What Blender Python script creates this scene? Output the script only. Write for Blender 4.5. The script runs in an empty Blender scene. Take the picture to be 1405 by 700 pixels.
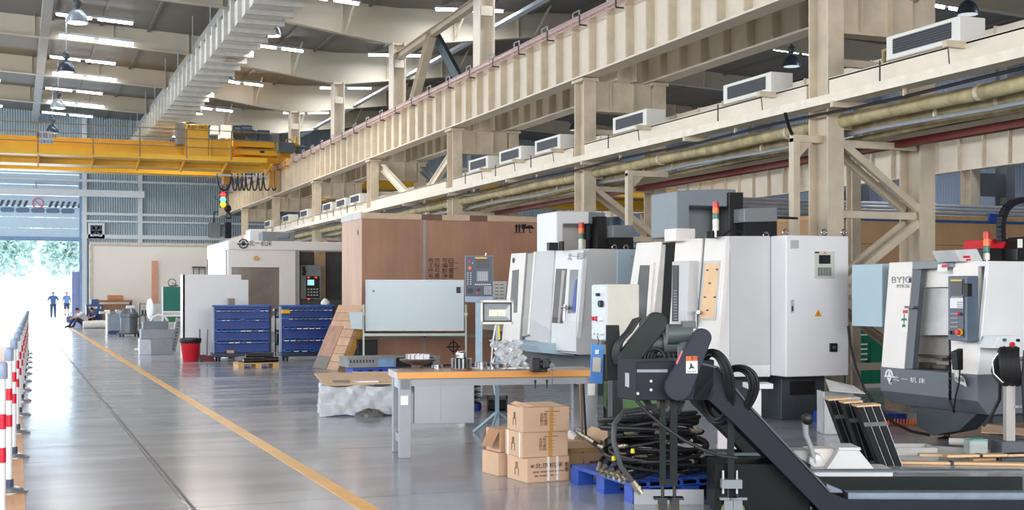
import bpy, math, random
from mathutils import Vector, Matrix
R = math.radians
rnd = random.Random(7)
SC = bpy.context.scene
COL = SC.collection
# ------------------------------------------------------------ camera geometry (photo 1405 x 700)
FPX, UC, VH, H = 1750.0, 702.5, 405.0, 1.5
TH = math.atan((UC - 22.0) / FPX)
CR = Vector((math.cos(TH), -math.sin(TH), 0)); CF = Vector((math.sin(TH), math.cos(TH), 0)); EYE = Vector((0, 0, H))
def ray(u, v): return CR * ((u - UC) / FPX) + CF - Vector((0, 0, (v - VH) / FPX))
def F(u, v): return EYE + ray(u, v) * (H * FPX / (v - VH))            # where a sight line meets the floor
def PY(u, v, Y): r = ray(u, v); return EYE + r * (Y / r.y)
def PX(u, v, X): r = ray(u, v); return EYE + r * (X / r.x)
def PZ(u, v, z): r = ray(u, v); return EYE + r * ((z - H) / r.z)
def PD(u, v, d): return EYE + ray(u, v) * d
class Plane:                                                          # a real flat face; p(u, v) is the point of it on a sight line
    def __init__(s, a, b, c): s.a = Vector(a); s.n = (Vector(b) - s.a).cross(Vector(c) - s.a).normalized(); s.n = s.n if s.n.dot(EYE - s.a) > 0 else -s.n
    def p(s, u, v, out=0.0): r = ray(u, v); o = s.a + s.n * out; return EYE + r * ((o - EYE).dot(s.n) / r.dot(s.n))
    def poly(s, pts, out=0.0): return [s.p(u, v, out) for u, v in pts]
    def rect(s, u0, v0, u1, v1, out=0.0): return s.poly([(u0, v0), (u1, v0), (u1, v1), (u0, v1)], out)
# ------------------------------------------------------------ materials
def lin(c):
    f = lambda x: (x / 255.0) / 12.92 if x / 255.0 <= 0.04045 else ((x / 255.0 + 0.055) / 1.055) ** 2.4
    return tuple(f(x) for x in c)
MATS = {}
def M(name, col, rough=0.5, metal=0.0, var=0.10, scale=5.0, bump=0.0, bscale=60.0, stretch=(1, 1, 1), coat=0.0, trans=0.0, alpha=1.0, spec=0.5):
    if name in MATS: return MATS[name]
    m = bpy.data.materials.new(name); m.use_nodes = True
    nt = m.node_tree; N = nt.nodes; L = nt.links
    b = N['Principled BSDF']
    b.inputs['Roughness'].default_value = rough; b.inputs['Metallic'].default_value = metal
    b.inputs['Coat Weight'].default_value = coat; b.inputs['Transmission Weight'].default_value = trans
    b.inputs['Alpha'].default_value = alpha; b.inputs['Specular IOR Level'].default_value = spec
    c = lin(col)
    tc = N.new('ShaderNodeTexCoord'); mp = N.new('ShaderNodeMapping'); mp.inputs['Scale'].default_value = stretch
    L.new(tc.outputs['Object'], mp.inputs['Vector'])
    no = N.new('ShaderNodeTexNoise'); no.inputs['Scale'].default_value = scale; no.inputs['Detail'].default_value = 6; no.inputs['Roughness'].default_value = 0.62
    L.new(mp.outputs['Vector'], no.inputs['Vector'])
    cr = N.new('ShaderNodeValToRGB'); e = cr.color_ramp.elements
    e[0].position = 0.32; e[1].position = 0.68
    e[0].color = tuple(max(0, x * (1 - var)) for x in c) + (1,); e[1].color = tuple(min(1, x * (1 + var)) for x in c) + (1,)
    L.new(no.outputs['Fac'], cr.inputs['Fac']); L.new(cr.outputs['Color'], b.inputs['Base Color'])
    if bump:
        n2 = N.new('ShaderNodeTexNoise'); n2.inputs['Scale'].default_value = bscale; n2.inputs['Detail'].default_value = 4
        L.new(mp.outputs['Vector'], n2.inputs['Vector'])
        bp = N.new('ShaderNodeBump'); bp.inputs['Strength'].default_value = bump; bp.inputs['Distance'].default_value = 0.02
        L.new(n2.outputs['Fac'], bp.inputs['Height']); L.new(bp.outputs['Normal'], b.inputs['Normal'])
    MATS[name] = m; return m
def EM(name, col, strength):
    if name in MATS: return MATS[name]
    m = bpy.data.materials.new(name); m.use_nodes = True
    b = m.node_tree.nodes['Principled BSDF']; c = lin(col) + (1,)
    b.inputs['Base Color'].default_value = c; b.inputs['Emission Color'].default_value = c; b.inputs['Emission Strength'].default_value = strength
    MATS[name] = m; return m
# ------------------------------------------------------------ mesh builder
def rt_inv(o): return (Matrix.Translation(o.location) @ o.rotation_euler.to_matrix().to_4x4()).inverted()
class MB:
    def __init__(s): s.v = []; s.f = []; s.X = None; s.cuts = []
    def add(s, vs, fs):
        n = len(s.v)
        for p in vs:
            p = Vector(p); s.v.append(s.X @ p if s.X else p)
        s.f += [tuple(i + n for i in f) for f in fs]; return s
    def hexa(s, p): return s.add(p, [(0, 3, 2, 1), (4, 5, 6, 7), (0, 1, 5, 4), (1, 2, 6, 5), (2, 3, 7, 6), (3, 0, 4, 7)])
    def box(s, x0, x1, y0, y1, z0, z1):
        return s.hexa([(x0, y0, z0), (x1, y0, z0), (x1, y1, z0), (x0, y1, z0), (x0, y0, z1), (x1, y0, z1), (x1, y1, z1), (x0, y1, z1)])
    def cbox(s, c, d): return s.box(c[0] - d[0] / 2, c[0] + d[0] / 2, c[1] - d[1] / 2, c[1] + d[1] / 2, c[2] - d[2] / 2, c[2] + d[2] / 2)
    def bar(s, p, q, w, h, up=(0, 0, 1)):                      # rectangular bar from p to q, w across, h along 'up'
        p, q = Vector(p), Vector(q); d = (q - p).normalized(); u = Vector(up)
        a = d.cross(u)
        if a.length < 1e-4: a = d.cross(Vector((0, 1, 0)))
        a.normalize(); u = a.cross(d).normalized(); a = a * w / 2; u = u * h / 2
        return s.hexa([p - a - u, p + a - u, q + a - u, q - a - u, p - a + u, p + a + u, q + a + u, q - a + u])
    def ibeam(s, p, q, w, h, t=0.03, up=(0, 0, 1)):            # I section: two flanges and a web
        p, q, u = Vector(p), Vector(q), Vector(up)
        d = (q - p).normalized(); a = d.cross(u).normalized(); u = a.cross(d).normalized()
        s.bar(p, q, t * 0.8, h - 2 * t, u)
        for k in (1, -1): o = u * (k * (h - t) / 2); s.bar(p + o, q + o, w, t, u)
        return s
    def tube(s, pts, r, n=8, cap=True, closed=False):
        pts = [Vector(p) for p in pts]; m = len(pts); rs = r if isinstance(r, (list, tuple)) else [r] * m
        vs = []; prev = None
        for i, p in enumerate(pts):
            if closed: t = pts[(i + 1) % m] - pts[i - 1]
            else: t = pts[min(i + 1, m - 1)] - pts[max(i - 1, 0)]
            t.normalize()
            if prev is None:
                a = t.cross(Vector((0, 0, 1)))
                if a.length < 1e-3: a = t.cross(Vector((0, 1, 0)))
            else: a = prev - t * prev.dot(t)
            a.normalize(); prev = a; b = t.cross(a)
            vs += [p + a * (rs[i] * math.cos(2 * math.pi * k / n)) + b * (rs[i] * math.sin(2 * math.pi * k / n)) for k in range(n)]
        fs = []
        for i in range(m if closed else m - 1):
            j = (i + 1) % m
            for k in range(n): l = (k + 1) % n; fs.append((i * n + k, i * n + l, j * n + l, j * n + k))
        if cap and not closed: fs += [tuple(reversed(range(n))), tuple(range((m - 1) * n, m * n))]
        return s.add(vs, fs)
    def lathe(s, prof, c=(0, 0, 0), axis=(0, 0, 1), n=24):     # profile of (radius, height)
        q = Vector((0, 0, 1)).rotation_difference(Vector(axis)); c = Vector(c); vs = []
        for r, h in prof: vs += [c + q @ Vector((max(r, 1e-4) * math.cos(2 * math.pi * k / n), max(r, 1e-4) * math.sin(2 * math.pi * k / n), h)) for k in range(n)]
        fs = []
        for i in range(len(prof) - 1):
            for k in range(n): l = (k + 1) % n; fs.append((i * n + k, i * n + l, (i + 1) * n + l, (i + 1) * n + k))
        fs += [tuple(reversed(range(n))), tuple(range((len(prof) - 1) * n, len(prof) * n))]
        return s.add(vs, fs)
    def cyl(s, p, q, r, n=16):
        p, q = Vector(p), Vector(q); return s.lathe([(r, 0), (r, (q - p).length)], p, q - p, n)
    def prism(s, poly, axis, a, b):                            # polygon extruded along an axis; 'y': poly is (x, z), 'x': (y, z), 'z': (x, y)
        f = {'y': lambda p, t: (p[0], t, p[1]), 'x': lambda p, t: (t, p[0], p[1]), 'z': lambda p, t: (p[0], p[1], t)}[axis]
        n = len(poly)
        return s.add([f(p, a) for p in poly] + [f(p, b) for p in poly], [tuple(range(n)), tuple(reversed(range(n, 2 * n)))] + [(i, (i + 1) % n + 0, (i + 1) % n + n, i + n) for i in range(n)])
    def solid(s, front, off):                                  # any planar outline given in 3-D, thickened by the vector 'off'
        n = len(front); off = Vector(off); fr = [Vector(p) for p in front]
        return s.add(fr + [p + off for p in fr], [tuple(range(n)), tuple(reversed(range(n, 2 * n)))] + [(i, (i + 1) % n, (i + 1) % n + n, i + n) for i in range(n)])
    def sheet(s, grid):                                        # rows of points
        m = len(grid[0]); return s.add([p for row in grid for p in row], [(i * m + j, i * m + j + 1, (i + 1) * m + j + 1, (i + 1) * m + j) for i in range(len(grid) - 1) for j in range(m - 1)])
    def cut(s): s.cuts.append(len(s.v)); return s
    def build(s, name, mat, parent=None, smooth=False, bevel=0.0, world=False, kind=None, each=False):
        vs = s.v
        if world and parent is not None:
            rt = parent
            while rt.parent is not None: rt = rt.parent
            iv = rt_inv(rt); vs = [iv @ p for p in vs]
        if each:                                               # one object per piece: pieces end at cut(), or are the loose islands
            gid = {}
            if s.cuts:
                cs = s.cuts + [len(vs)]
                for i in range(len(vs)): gid[i] = next(k for k, c in enumerate(cs) if i < c)
            else:
                pr = list(range(len(vs)))
                def fd(i):
                    while pr[i] != i: pr[i] = pr[pr[i]]; i = pr[i]
                    return i
                for f in s.f:
                    for i in f[1:]: pr[fd(i)] = fd(f[0])
                gid = {i: fd(i) for i in range(len(vs))}
            parts = {}
            for f in s.f: parts.setdefault(gid[f[0]], []).append(f)
            out = []
            for fs in parts.values():
                mp = {}; mb = MB()
                for f in fs:
                    for i in f: mp.setdefault(i, len(mp))
                mb.v = [vs[i] for i in mp]; mb.f = [tuple(mp[i] for i in f) for f in fs]
                out.append(mb.build(name, mat, parent, smooth, bevel, False, kind))
            return out
        me = bpy.data.meshes.new(name)
        me.from_pydata([tuple(p) for p in vs], [], s.f); me.materials.append(mat)
        import bmesh
        bm = bmesh.new(); bm.from_mesh(me); bmesh.ops.recalc_face_normals(bm, faces=bm.faces); bm.to_mesh(me); bm.free()
        if smooth:
            me.polygons.foreach_set('use_smooth', [True] * len(me.polygons)); me.set_sharp_from_angle(angle=R(40))
        o = bpy.data.objects.new(name, me); COL.objects.link(o)
        if parent is not None: o.parent = parent
        if bevel:
            b = o.modifiers.new('bevel', 'BEVEL'); b.width = bevel; b.segments = 2; b.limit_method = 'ANGLE'; b.angle_limit = R(50)
        if kind: o['kind'] = kind
        return o
def tag(o, label=None, cat=None, group=None, kind=None):
    if label: o['label'] = label
    if cat: o['category'] = cat
    if group: o['group'] = group
    if kind: o['kind'] = kind
    return o
def thing(name, label, cat, loc=(0, 0, 0), rz=0.0, group=None):
    o = bpy.data.objects.new(name, None); COL.objects.link(o); o.empty_display_size = 0.1
    o.location = loc; o.rotation_euler = (0, 0, rz)
    return tag(o, label, cat, group)
def copy_tree(o, parent=None):
    c = o.copy(); COL.objects.link(c)
    if parent is not None: c.parent = parent
    for ch in [x for x in COL.objects if x.parent == o]: copy_tree(ch, c)
    return c
def dup(o, loc, rz=0.0, label=None, group=None):
    c = copy_tree(o); c.location = loc; c.rotation_euler = (0, 0, rz)
    if label: c['label'] = label
    if group: c['group'] = group
    return c
def struct(name, mb, mat, parent=None, **k):
    o = mb.build(name, mat, parent, **k); o['kind'] = 'structure'; return o
def text(s, size, loc, rot, mat, parent, name='lettering', depth=0.001, sx=1.0, world=False, align='CENTER'):
    c = bpy.data.curves.new(name, 'FONT'); c.body = s; c.size = size; c.extrude = depth; c.align_x = align; c.align_y = 'CENTER'
    c.materials.append(mat)
    o = bpy.data.objects.new(name, c); COL.objects.link(o); o.parent = parent
    if world:
        rt = parent
        while rt.parent is not None: rt = rt.parent
        loc = rt_inv(rt) @ Vector(loc)
    o.location = loc; o.rotation_euler = rot; o.scale = (sx, 1, 1)
    return o
FY = (R(90), 0, 0)            # lettering that faces -Y
FX = (R(90), 0, R(-90))       # lettering that faces -X
# ------------------------------------------------------------ palette
cream = M('cream_paint', (226, 215, 198), 0.45, var=0.07, scale=1.3)
cream_old = M('cream_paint_worn', (204, 190, 168), 0.55, var=0.13, scale=2.2)
beige_pipe = M('pipe_lagging', (172, 158, 120), 0.7, var=0.32, scale=4, bump=0.3, bscale=14)
roof_m = M('roof_sheet_grey', (112, 108, 101), 0.6, var=0.06, scale=0.8)
yellow = M('crane_yellow', (226, 174, 34), 0.4, var=0.06, scale=2)
white_metal = M('machine_white', (226, 226, 228), 0.35, var=0.025, scale=2)
white_warm = M('machine_warm_white', (232, 226, 220), 0.38, var=0.03, scale=2)
grey_metal = M('machine_grey', (196, 197, 198), 0.4, var=0.03, scale=2)
mid_grey = M('mid_grey_paint', (128, 134, 138), 0.42, var=0.05, scale=2)
dark_grey = M('dark_grey_paint', (84, 89, 98), 0.42, var=0.06, scale=2)
slate = M('conveyor_slate', (30, 33, 42), 0.5, var=0.08, scale=3, spec=.2)
green_black = M('conveyor_green_black', (24, 32, 32), 0.5, var=0.1, scale=3, spec=.2)
blue_grey = M('blue_grey_paint', (178, 200, 212), 0.4, var=0.04, scale=2)
black = M('black_plastic', (22, 22, 24), 0.45, var=0.15)
rubber = M('black_rubber', (26, 26, 28), 0.55, var=0.15, scale=12)
chrome = M('bright_steel', (200, 200, 205), 0.22, 1.0, var=0.08)
steel = M('machined_steel', (150, 150, 152), 0.38, 0.9, var=0.18, scale=9)
dark_glass = M('dark_window', (66, 68, 70), 0.25, var=0.12, scale=2, spec=.25)
red = M('red_plastic', (204, 32, 44), 0.4, var=0.06)
red_paint = M('oxide_red_paint', (120, 46, 40), 0.5, var=0.12)
orange = M('orange_plastic', (240, 110, 30), 0.45, var=0.05)
blue = M('blue_plastic', (40, 78, 168), 0.45, var=0.08)
rack_blue = M('rack_blue_paint', (44, 104, 184), 0.4, var=0.08)
bin_blue = M('bin_blue_plastic', (52, 118, 200), 0.4, var=0.06)
green = M('green_paint', (14, 112, 82), 0.42, var=0.06)
dull_green = M('dull_green_paint', (86, 120, 74), 0.55, var=0.12)
ply = M('plywood_reddish', (178, 134, 110), 0.6, var=0.16, scale=2.2, stretch=(1, 1, 0.25))
ply_pale = M('plywood_pale', (206, 172, 150), 0.6, var=0.12, scale=2.2, stretch=(1, 1, 0.25))
ply_tan = M('plywood_tan', (186, 148, 110), 0.6, var=0.14, scale=1.6, stretch=(1, 1, 0.3))
wood = M('raw_pine', (200, 160, 108), 0.6, var=0.14, scale=4, stretch=(1, 1, 0.2))
wood_dark = M('weathered_wood', (150, 112, 86), 0.65, var=0.2, scale=4)
bench_wood = M('bench_edge_wood', (226, 156, 76), 0.4, var=0.12, scale=4, stretch=(0.2, 1, 1))
bench_top = M('bench_top_laminate', (178, 156, 146), 0.35, var=0.08, scale=3)
card = M('brown_cardboard', (206, 170, 140), 0.75, var=0.07, scale=3)
card_pale = M('pale_cardboard', (226, 190, 158), 0.75, var=0.07, scale=3)
tape = M('parcel_tape', (196, 142, 74), 0.35, var=0.08)
paper = M('white_paper', (236, 236, 232), 0.7, var=0.04)
ink = M('black_ink', (30, 28, 28), 0.6, var=0.1)
ink_blue = M('blue_ink', (52, 62, 96), 0.6, var=0.1)
ink_white = M('white_ink', (232, 234, 236), 0.6, var=0.03)
ink_grey = M('grey_ink', (140, 142, 148), 0.6, var=0.03)
board_white = M('board_white', (206, 218, 224), 0.25, var=0.03, scale=1)
pale_steel = M('pale_green_tube', (196, 206, 190), 0.4, var=0.05)
galv = M('galvanised_steel', (178, 184, 190), 0.4, 0.5, var=0.1, scale=5)
# ============================================================ THE HALL
BAY, CY0 = 8.06, 14.95
CX, RX, UX = 10.5, 12.05, 11.3             # crane leg, second leg, roof column
ROWS = [CY0 + BAY * n for n in range(7)]
YEND, YBACK, XL, XR = 71.4, -9.0, -13.0, 33.0
def roof_z(x): return 11.25 - 0.05 * abs(x + 1.0) if x < UX else 11.25 - 0.05 * (UX + 1) + 0.05 * min(x - UX, 11) - 0.05 * max(0, x - UX - 11)
# ---- floor: sealed concrete slab with worn, slightly uneven gloss
fm = bpy.data.materials.new('sealed_concrete'); fm.use_nodes = True
nt = fm.node_tree; N = nt.nodes; L = nt.links; b = N['Principled BSDF']
tc = N.new('ShaderNodeTexCoord')
def noise(sc, det=5, st=(1, 1, 1)):
    mp = N.new('ShaderNodeMapping'); mp.inputs['Scale'].default_value = st; L.new(tc.outputs['Object'], mp.inputs['Vector'])
    n = N.new('ShaderNodeTexNoise'); n.inputs['Scale'].default_value = sc; n.inputs['Detail'].default_value = det; L.new(mp.outputs['Vector'], n.inputs['Vector']); return n
def ramp(src, p0, c0, p1, c1):
    r = N.new('ShaderNodeValToRGB'); e = r.color_ramp.elements; e[0].position = p0; e[1].position = p1; e[0].color = c0; e[1].color = c1
    L.new(src, r.inputs['Fac']); return r
br = N.new('ShaderNodeTexBrick'); br.offset = 0; br.inputs['Scale'].default_value = 1; br.inputs['Brick Width'].default_value = 4.0; br.inputs['Row Height'].default_value = 3.0
br.inputs['Mortar Size'].default_value = 0.012; br.inputs['Mortar Smooth'].default_value = 0.4
br.inputs['Color1'].default_value = lin((156, 160, 168)) + (1,); br.inputs['Color2'].default_value = lin((166, 170, 177)) + (1,); br.inputs['Mortar'].default_value = lin((112, 112, 116)) + (1,)
mpb = N.new('ShaderNodeMapping'); mpb.inputs['Location'].default_value = (-1.13, -0.2, 0); L.new(tc.outputs['Object'], mpb.inputs['Vector']); L.new(mpb.outputs['Vector'], br.inputs['Vector'])
n1 = noise(0.55, 7, (1.0, 1.6, 1)); r1 = ramp(n1.outputs['Fac'], 0.3, (0.80, 0.80, 0.82, 1), 0.72, (1.08, 1.08, 1.07, 1))
mx = N.new('ShaderNodeMix'); mx.data_type = 'RGBA'; mx.blend_type = 'MULTIPLY'; mx.inputs['Factor'].default_value = 1
L.new(br.outputs['Color'], mx.inputs['A']); L.new(r1.outputs['Color'], mx.inputs['B'])
L.new(mx.outputs['Result'], b.inputs['Base Color'])
n2 = noise(0.8, 6, (0.5, 2.2, 1)); r2 = ramp(n2.outputs['Fac'], 0.35, (0.13,) * 3 + (1,), 0.7, (0.26,) * 3 + (1,)); L.new(r2.outputs['Color'], b.inputs['Roughness'])
b.inputs['Specular IOR Level'].default_value = 0.5
n3 = noise(1.3, 3, (0.35, 1.6, 1)); bp = N.new('ShaderNodeBump'); bp.inputs['Strength'].default_value = 0.12; bp.inputs['Distance'].default_value = 0.02
L.new(n3.outputs['Fac'], bp.inputs['Height']); L.new(bp.outputs['Normal'], b.inputs['Normal'])
floor = struct('floor', MB().box(XL, XR, YBACK, YEND + 0.3, -0.2, 0.0), fm)
line_y = M('floor_line_yellow', (236, 172, 62), 0.35, var=0.14, scale=1.8)
line_o = M('floor_line_orange', (214, 150, 84), 0.35, var=0.14, scale=1.8)
xl_ = F(508, 700).x
struct('lane_line', MB().box(xl_ - 0.065, xl_ + 0.065, YBACK, 69, 0.0, 0.003), line_y, floor)
struct('barrier_strip', MB().box(-0.62, 0.06, YBACK, 40, 0.0, 0.003), line_o, floor)
xj = F(267, 700).x
struct('expansion_joint', MB().box(xj - 0.012, xj + 0.012, YBACK, 71, 0.0, 0.002), M('joint_dark', (92, 92, 98), 0.5), floor)
# ---- walls
def corrug(name, col, axis, pitch, rough=0.5):
    m = M(name, col, rough, var=0.05, scale=0.7); n = m.node_tree; bs = n.nodes['Principled BSDF']
    w = n.nodes.new('ShaderNodeTexWave'); w.bands_direction = axis; w.inputs['Scale'].default_value = 3.1416 / 10 / pitch * 2
    t = n.nodes.new('ShaderNodeTexCoord'); n.links.new(t.outputs['Object'], w.inputs['Vector'])
    q = n.nodes.new('ShaderNodeBump'); q.inputs['Strength'].default_value = 0.7; q.inputs['Distance'].default_value = 0.04
    n.links.new(w.outputs['Fac'], q.inputs['Height']); n.links.new(q.outputs['Normal'], bs.inputs['Normal']); return m
wall_m = corrug('end_wall_sheeting', (150, 166, 176), 'X', 0.25)
DX0, DX1, DZ = -6.0, PY(109, 328, YEND).x, PY(50, 328, YEND).z
wb = MB(); wb.box(DX1, XR, YEND, YEND + 0.3, 0, 12); wb.box(XL, DX0, YEND, YEND + 0.3, 0, 12); wb.box(DX0, DX1, YEND, YEND + 0.3, DZ + 4.0, 12)
wall_back = struct('wall_back', wb, wall_m)
side_m = corrug('side_wall_sheeting', (146, 160, 184), 'Y', 0.3)
wall_right = struct('wall_right', MB().box(XR, XR + 0.3, YBACK, YEND, 0, 12), side_m)
plaster = M('side_wall_paint', (206, 206, 202), 0.7, var=0.04, scale=0.5)
wl = MB(); wl.box(XL - 0.3, XL, YBACK, YEND, 0, 3.4); wl.box(XL - 0.3, XL, YBACK, YEND, 8.2, 12)
for k in range(11): y = YBACK + k * BAY; wl.box(XL - 0.3, XL, y - 0.4 if k else y, y + 0.4, 3.4, 8.2)
wall_left = struct('wall_left', wl, plaster)
wall_front = struct('wall_front', MB().box(XL, XR, YBACK - 0.3, YBACK, 0, 12), plaster)
# ---- roof sheeting (three pitches) with rafters, purlins and tie beams as its children
rf = MB()
for x0, x1 in ((XL, -1.0), (-1.0, UX), (UX, UX + 11), (UX + 11, XR + 0.3)):
    rf.hexa([(x0, YBACK, roof_z(x0)), (x1, YBACK, roof_z(x1)), (x1, YEND + .3, roof_z(x1)), (x0, YEND + .3, roof_z(x0)), (x0, YBACK, roof_z(x0) + .2), (x1, YBACK, roof_z(x1) + .2), (x1, YEND + .3, roof_z(x1) + .2), (x0, YEND + .3, roof_z(x0) + .2)])
ceiling = struct('ceiling', rf, roof_m)
raft_m = M('rafter_cream', (188, 180, 162), 0.5, var=0.05, scale=0.9)
def zb(x):                                                   # underside of a rafter: shallow in the middle, haunched at the column line
    if x < UX: return roof_z(x) - (0.72 if x < 5.8 else 0.72 + (x - 5.8) / (UX - 5.8) * 0.50)
    k = x - UX; return roof_z(x) - (1.22 - 0.5 * min(k, 6) / 6)
for y in [CY0 - 2 * BAY, CY0 - BAY] + ROWS:
    m = MB(); xs = [XL, -1, 1.5, 5.8, 8.0, UX, 14.0, UX + 6, UX + 11, 28, XR]
    for x0, x1 in zip(xs, xs[1:]):
        for (ya, yb, top, bot) in ((-0.008, 0.008, 0, 0), (-0.13, 0.13, None, 0.03)):
            if top is None: z = [(x0, zb(x0)), (x1, zb(x1)), (x1, zb(x1) + bot), (x0, zb(x0) + bot)]
            else: z = [(x0, zb(x0)), (x1, zb(x1)), (x1, roof_z(x1)), (x0, roof_z(x0))]
            m.prism(z, 'y', y + ya, y + yb)
    rt = struct('rafter', m, raft_m, ceiling)
    m = MB()
    for x in [-5, -2.2, 0.6, 3.2, 5.8, 7.7, 9.5, 13.2, 15.4, 18, 21, 24, 27, 30]: m.box(x - .01, x + .01, y - .12, y + .12, zb(x), roof_z(x))
    for x in (7.7, 9.6, 13.2, 16, 19, 25): m.bar((x, y, zb(x) + .02), (x + .1, y - 1.2, roof_z(x + .1)), .05, .05)
    struct('rafter_stiffener', m, cream_old, rt)
m = MB()
for x in [-9, -6.5, -4, -1, 1.2, 2.8, 4.4, 7.4, 9.0, 10.4, 12.6, 14.2, 15.8, 17.4, 19, 22, 25, 28, 31]: m.box(x - .04, x + .04, YBACK, YEND, roof_z(x) - .08, roof_z(x))
struct('purlin', m, M('purlin_grey', (104, 101, 95), 0.6), ceiling)
for x in (0.92, 6.1, 18.5):
    m = MB()
    for a, c in zip([YBACK] + ROWS, ROWS + [YEND]): m.box(x - .15, x + .15, a + .15, c - .15, zb(x) + .02, zb(x) + .34)
    struct('tie_beam', m, M('tie_grey', (160, 160, 158), 0.5), ceiling)
# ---- end wall details: girts, raised sectional door, partition
gm = M('girt_white', (206, 212, 216), 0.5, var=0.04)
m = MB()
for v, h in ((249, .12), (294, .14), (304, .10), (325, .22)):
    z = PY(150, v, YEND).z; m.box(DX1 + .1 if v > 290 else XL, XR, YEND - .16, YEND, z - h / 2, z + h / 2)
for x in (DX1 + .25, PY(192, 300, YEND).x, 13.5, 19, 25): m.box(x - .12, x + .12, YEND - .14, YEND, 0, 11)
struct('trim_1', m, gm)
door_m = M('door_blue_white', (188, 210, 226), 0.45, var=0.04)
m = MB(); nz = 7
for k in range(nz): m.box(DX0, DX1, YEND + .02, YEND + .08, DZ + k * 4.0 / nz + .012, DZ + (k + 1) * 4.0 / nz - .012)
door = struct('door_1', m, door_m)
m = MB(); m.box(DX1, DX1 + .28, YEND - .1, YEND + .3, 0, DZ + 4); m.box(DX0 - .28, DX0, YEND - .1, YEND + .3, 0, DZ + 4); m.box(DX0, DX1, YEND - .1, YEND + .02, DZ - .1, DZ + .12)
struct('door_frame', m, M('door_frame_blue', (120, 150, 186), 0.5), door)
m = MB(); zs = PY(20, 279, YEND).z
for u0, u1 in ((-60, 36), (66, 107)):
    x = PY(u0, 279, YEND).x
    while x < PY(u1, 279, YEND).x: m.prism([(x, zs - .16), (x + .14, zs - .16), (x + .27, zs + .16), (x + .13, zs + .16)], 'y', YEND - .0, YEND + .03); x += .29
struct('hazard_stripes', m, M('stripe_slate', (70, 84, 98), 0.5), door)
c = PY(52, 279, YEND); m = MB()
m.tube([(c.x + .26 * math.cos(a * R(15)), YEND - .01, c.z + .26 * math.sin(a * R(15))) for a in range(24)], .03, 6, closed=True); m.bar((c.x - .18, YEND - .01, c.z + .18), (c.x + .18, YEND - .01, c.z - .18), .04, .04)
struct('round_sign', m, M('sign_pink', (206, 120, 140), 0.5), door)
m = MB(); zw = PY(20, 288, YEND).z
for uc in (-56, -34, -12, 10, 31, 52, 72.5, 93):
    x = PY(uc, 288, YEND).x; pr = []
    for a in range(16): pr.append((x + (.22 if math.cos(a * R(22.5)) > 0 else -.22) + .12 * math.cos(a * R(22.5)), zw + .13 * math.sin(a * R(22.5))))
    m.prism(pr, 'y', YEND - .0, YEND + .03)
struct('door_window', m, M('door_window_glass', (84, 116, 146), 0.15), door)
YP = 66.5
pa = PY(125, 420, YP); pb = PY(470, 420, YP); pz = PY(125, 336, YP).z
part_m = M('partition_white', (222, 218, 212), 0.55, var=0.03, scale=0.6)
wp = struct('wall_partition', MB().box(pa.x, pb.x, YP, YP + .12, 0, pz), part_m)
m = MB(); m.box(pa.x - .05, pb.x, YP - .06, YP + .18, pz, pz + .14); m.box(pa.x - .08, pa.x + .05, YP - .05, YP + .17, 0, pz)
struct('partition_cap', m, M('partition_cap_beige', (196, 188, 176), 0.5), wp)
# ---- side windows (daylight side of the hall) and the world outside
glass = M('window_glass', (235, 245, 250), 0.02, trans=1.0, var=0.0)
win_f = M('window_frame_white', (220, 222, 222), 0.5)
for k in range(10):
    y0, y1 = YBACK + k * BAY + .4, YBACK + (k + 1) * BAY - .4
    if y1 > YEND: break
    m = MB(); m.box(XL - .2, XL - .1, y0, y1, 3.4, 3.5); m.box(XL - .2, XL - .1, y0, y1, 8.1, 8.2)
    for j in range(6): yy = y0 + (y1 - y0) * j / 5; m.box(XL - .2, XL - .1, max(y0, yy - .04), min(y1, yy + .04), 3.4, 8.2)
    m.box(XL - .2, XL - .1, y0, y1, 5.75, 5.83)
    struct('window_%d' % (k + 1), m, win_f)
# outside: yard, trees, parked car
yard = struct('ground_outside', MB().box(-60, 60, YEND + .3, 190, -.25, -.02), M('yard_concrete', (226, 228, 230), 0.8, var=0.05, scale=0.2))
wallm = M('yard_wall_white', (232, 234, 236), 0.7)
m = MB(); m.box(-60, 60, 120, 120.3, -.02, 3.1)
struct('wall_yard', m, wallm)
leaf = M('tree_leaves', (206, 230, 222), 0.8, var=0.22, scale=0.9)
bark = M('tree_bark', (110, 100, 90), 0.8, var=0.2)
tl = ['broad leafy tree beyond the open door, at the left of the row', 'leafy tree beyond the open door, in the middle of the row', 'leafy tree beyond the open door, nearest the door jamb', 'tree beyond the doorway hidden mostly by the raised door edge']
for i, (x, y, h) in enumerate(((-9, 132, 11), (-2, 136, 12.5), (6, 131, 11.5), (14, 134, 12))):
    t = thing('tree', tl[i], 'tree', (x, y, -.02), 0, 'trees beyond the doorway')
    MB().tube([(0, 0, 0), (.1, .1, 3), (.3, 0, h * .7)], [.25, .2, .08], 8).build('trunk', bark, t)
    mm = MB()
    for j in range(1500):
        a, e, q = rnd.uniform(0, 6.283), rnd.gauss(0, .42), rnd.uniform(.35, 1)
        p = Vector((math.cos(a) * 4.0 * q * math.cos(e), math.sin(a) * 2.6 * q * math.cos(e), h * .56 + math.sin(e) * h * .5 * q))
        d = [Vector((rnd.uniform(-1, 1), rnd.uniform(-1, 1), rnd.uniform(-1, 1))) * .42 for _ in range(4)]
        mm.add([p + d[0], p + d[1], p + d[2], p + d[3]], [(0, 1, 2), (0, 2, 3)])
    mm.build('crown', leaf, t, kind='stuff')
car_m = M('car_white', (236, 238, 240), 0.25, coat=0.5)
cc = F(195, 434.6)
t = thing('car', 'white parked car seen in profile outside the open door', 'car', (cc.x - 1.0, cc.y, -.02), 0)
prof = [(-2.1, .35), (2.1, .35), (2.15, .75), (1.25, .95), (.6, 1.42), (-.95, 1.45), (-1.7, .98), (-2.15, .9)]
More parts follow.
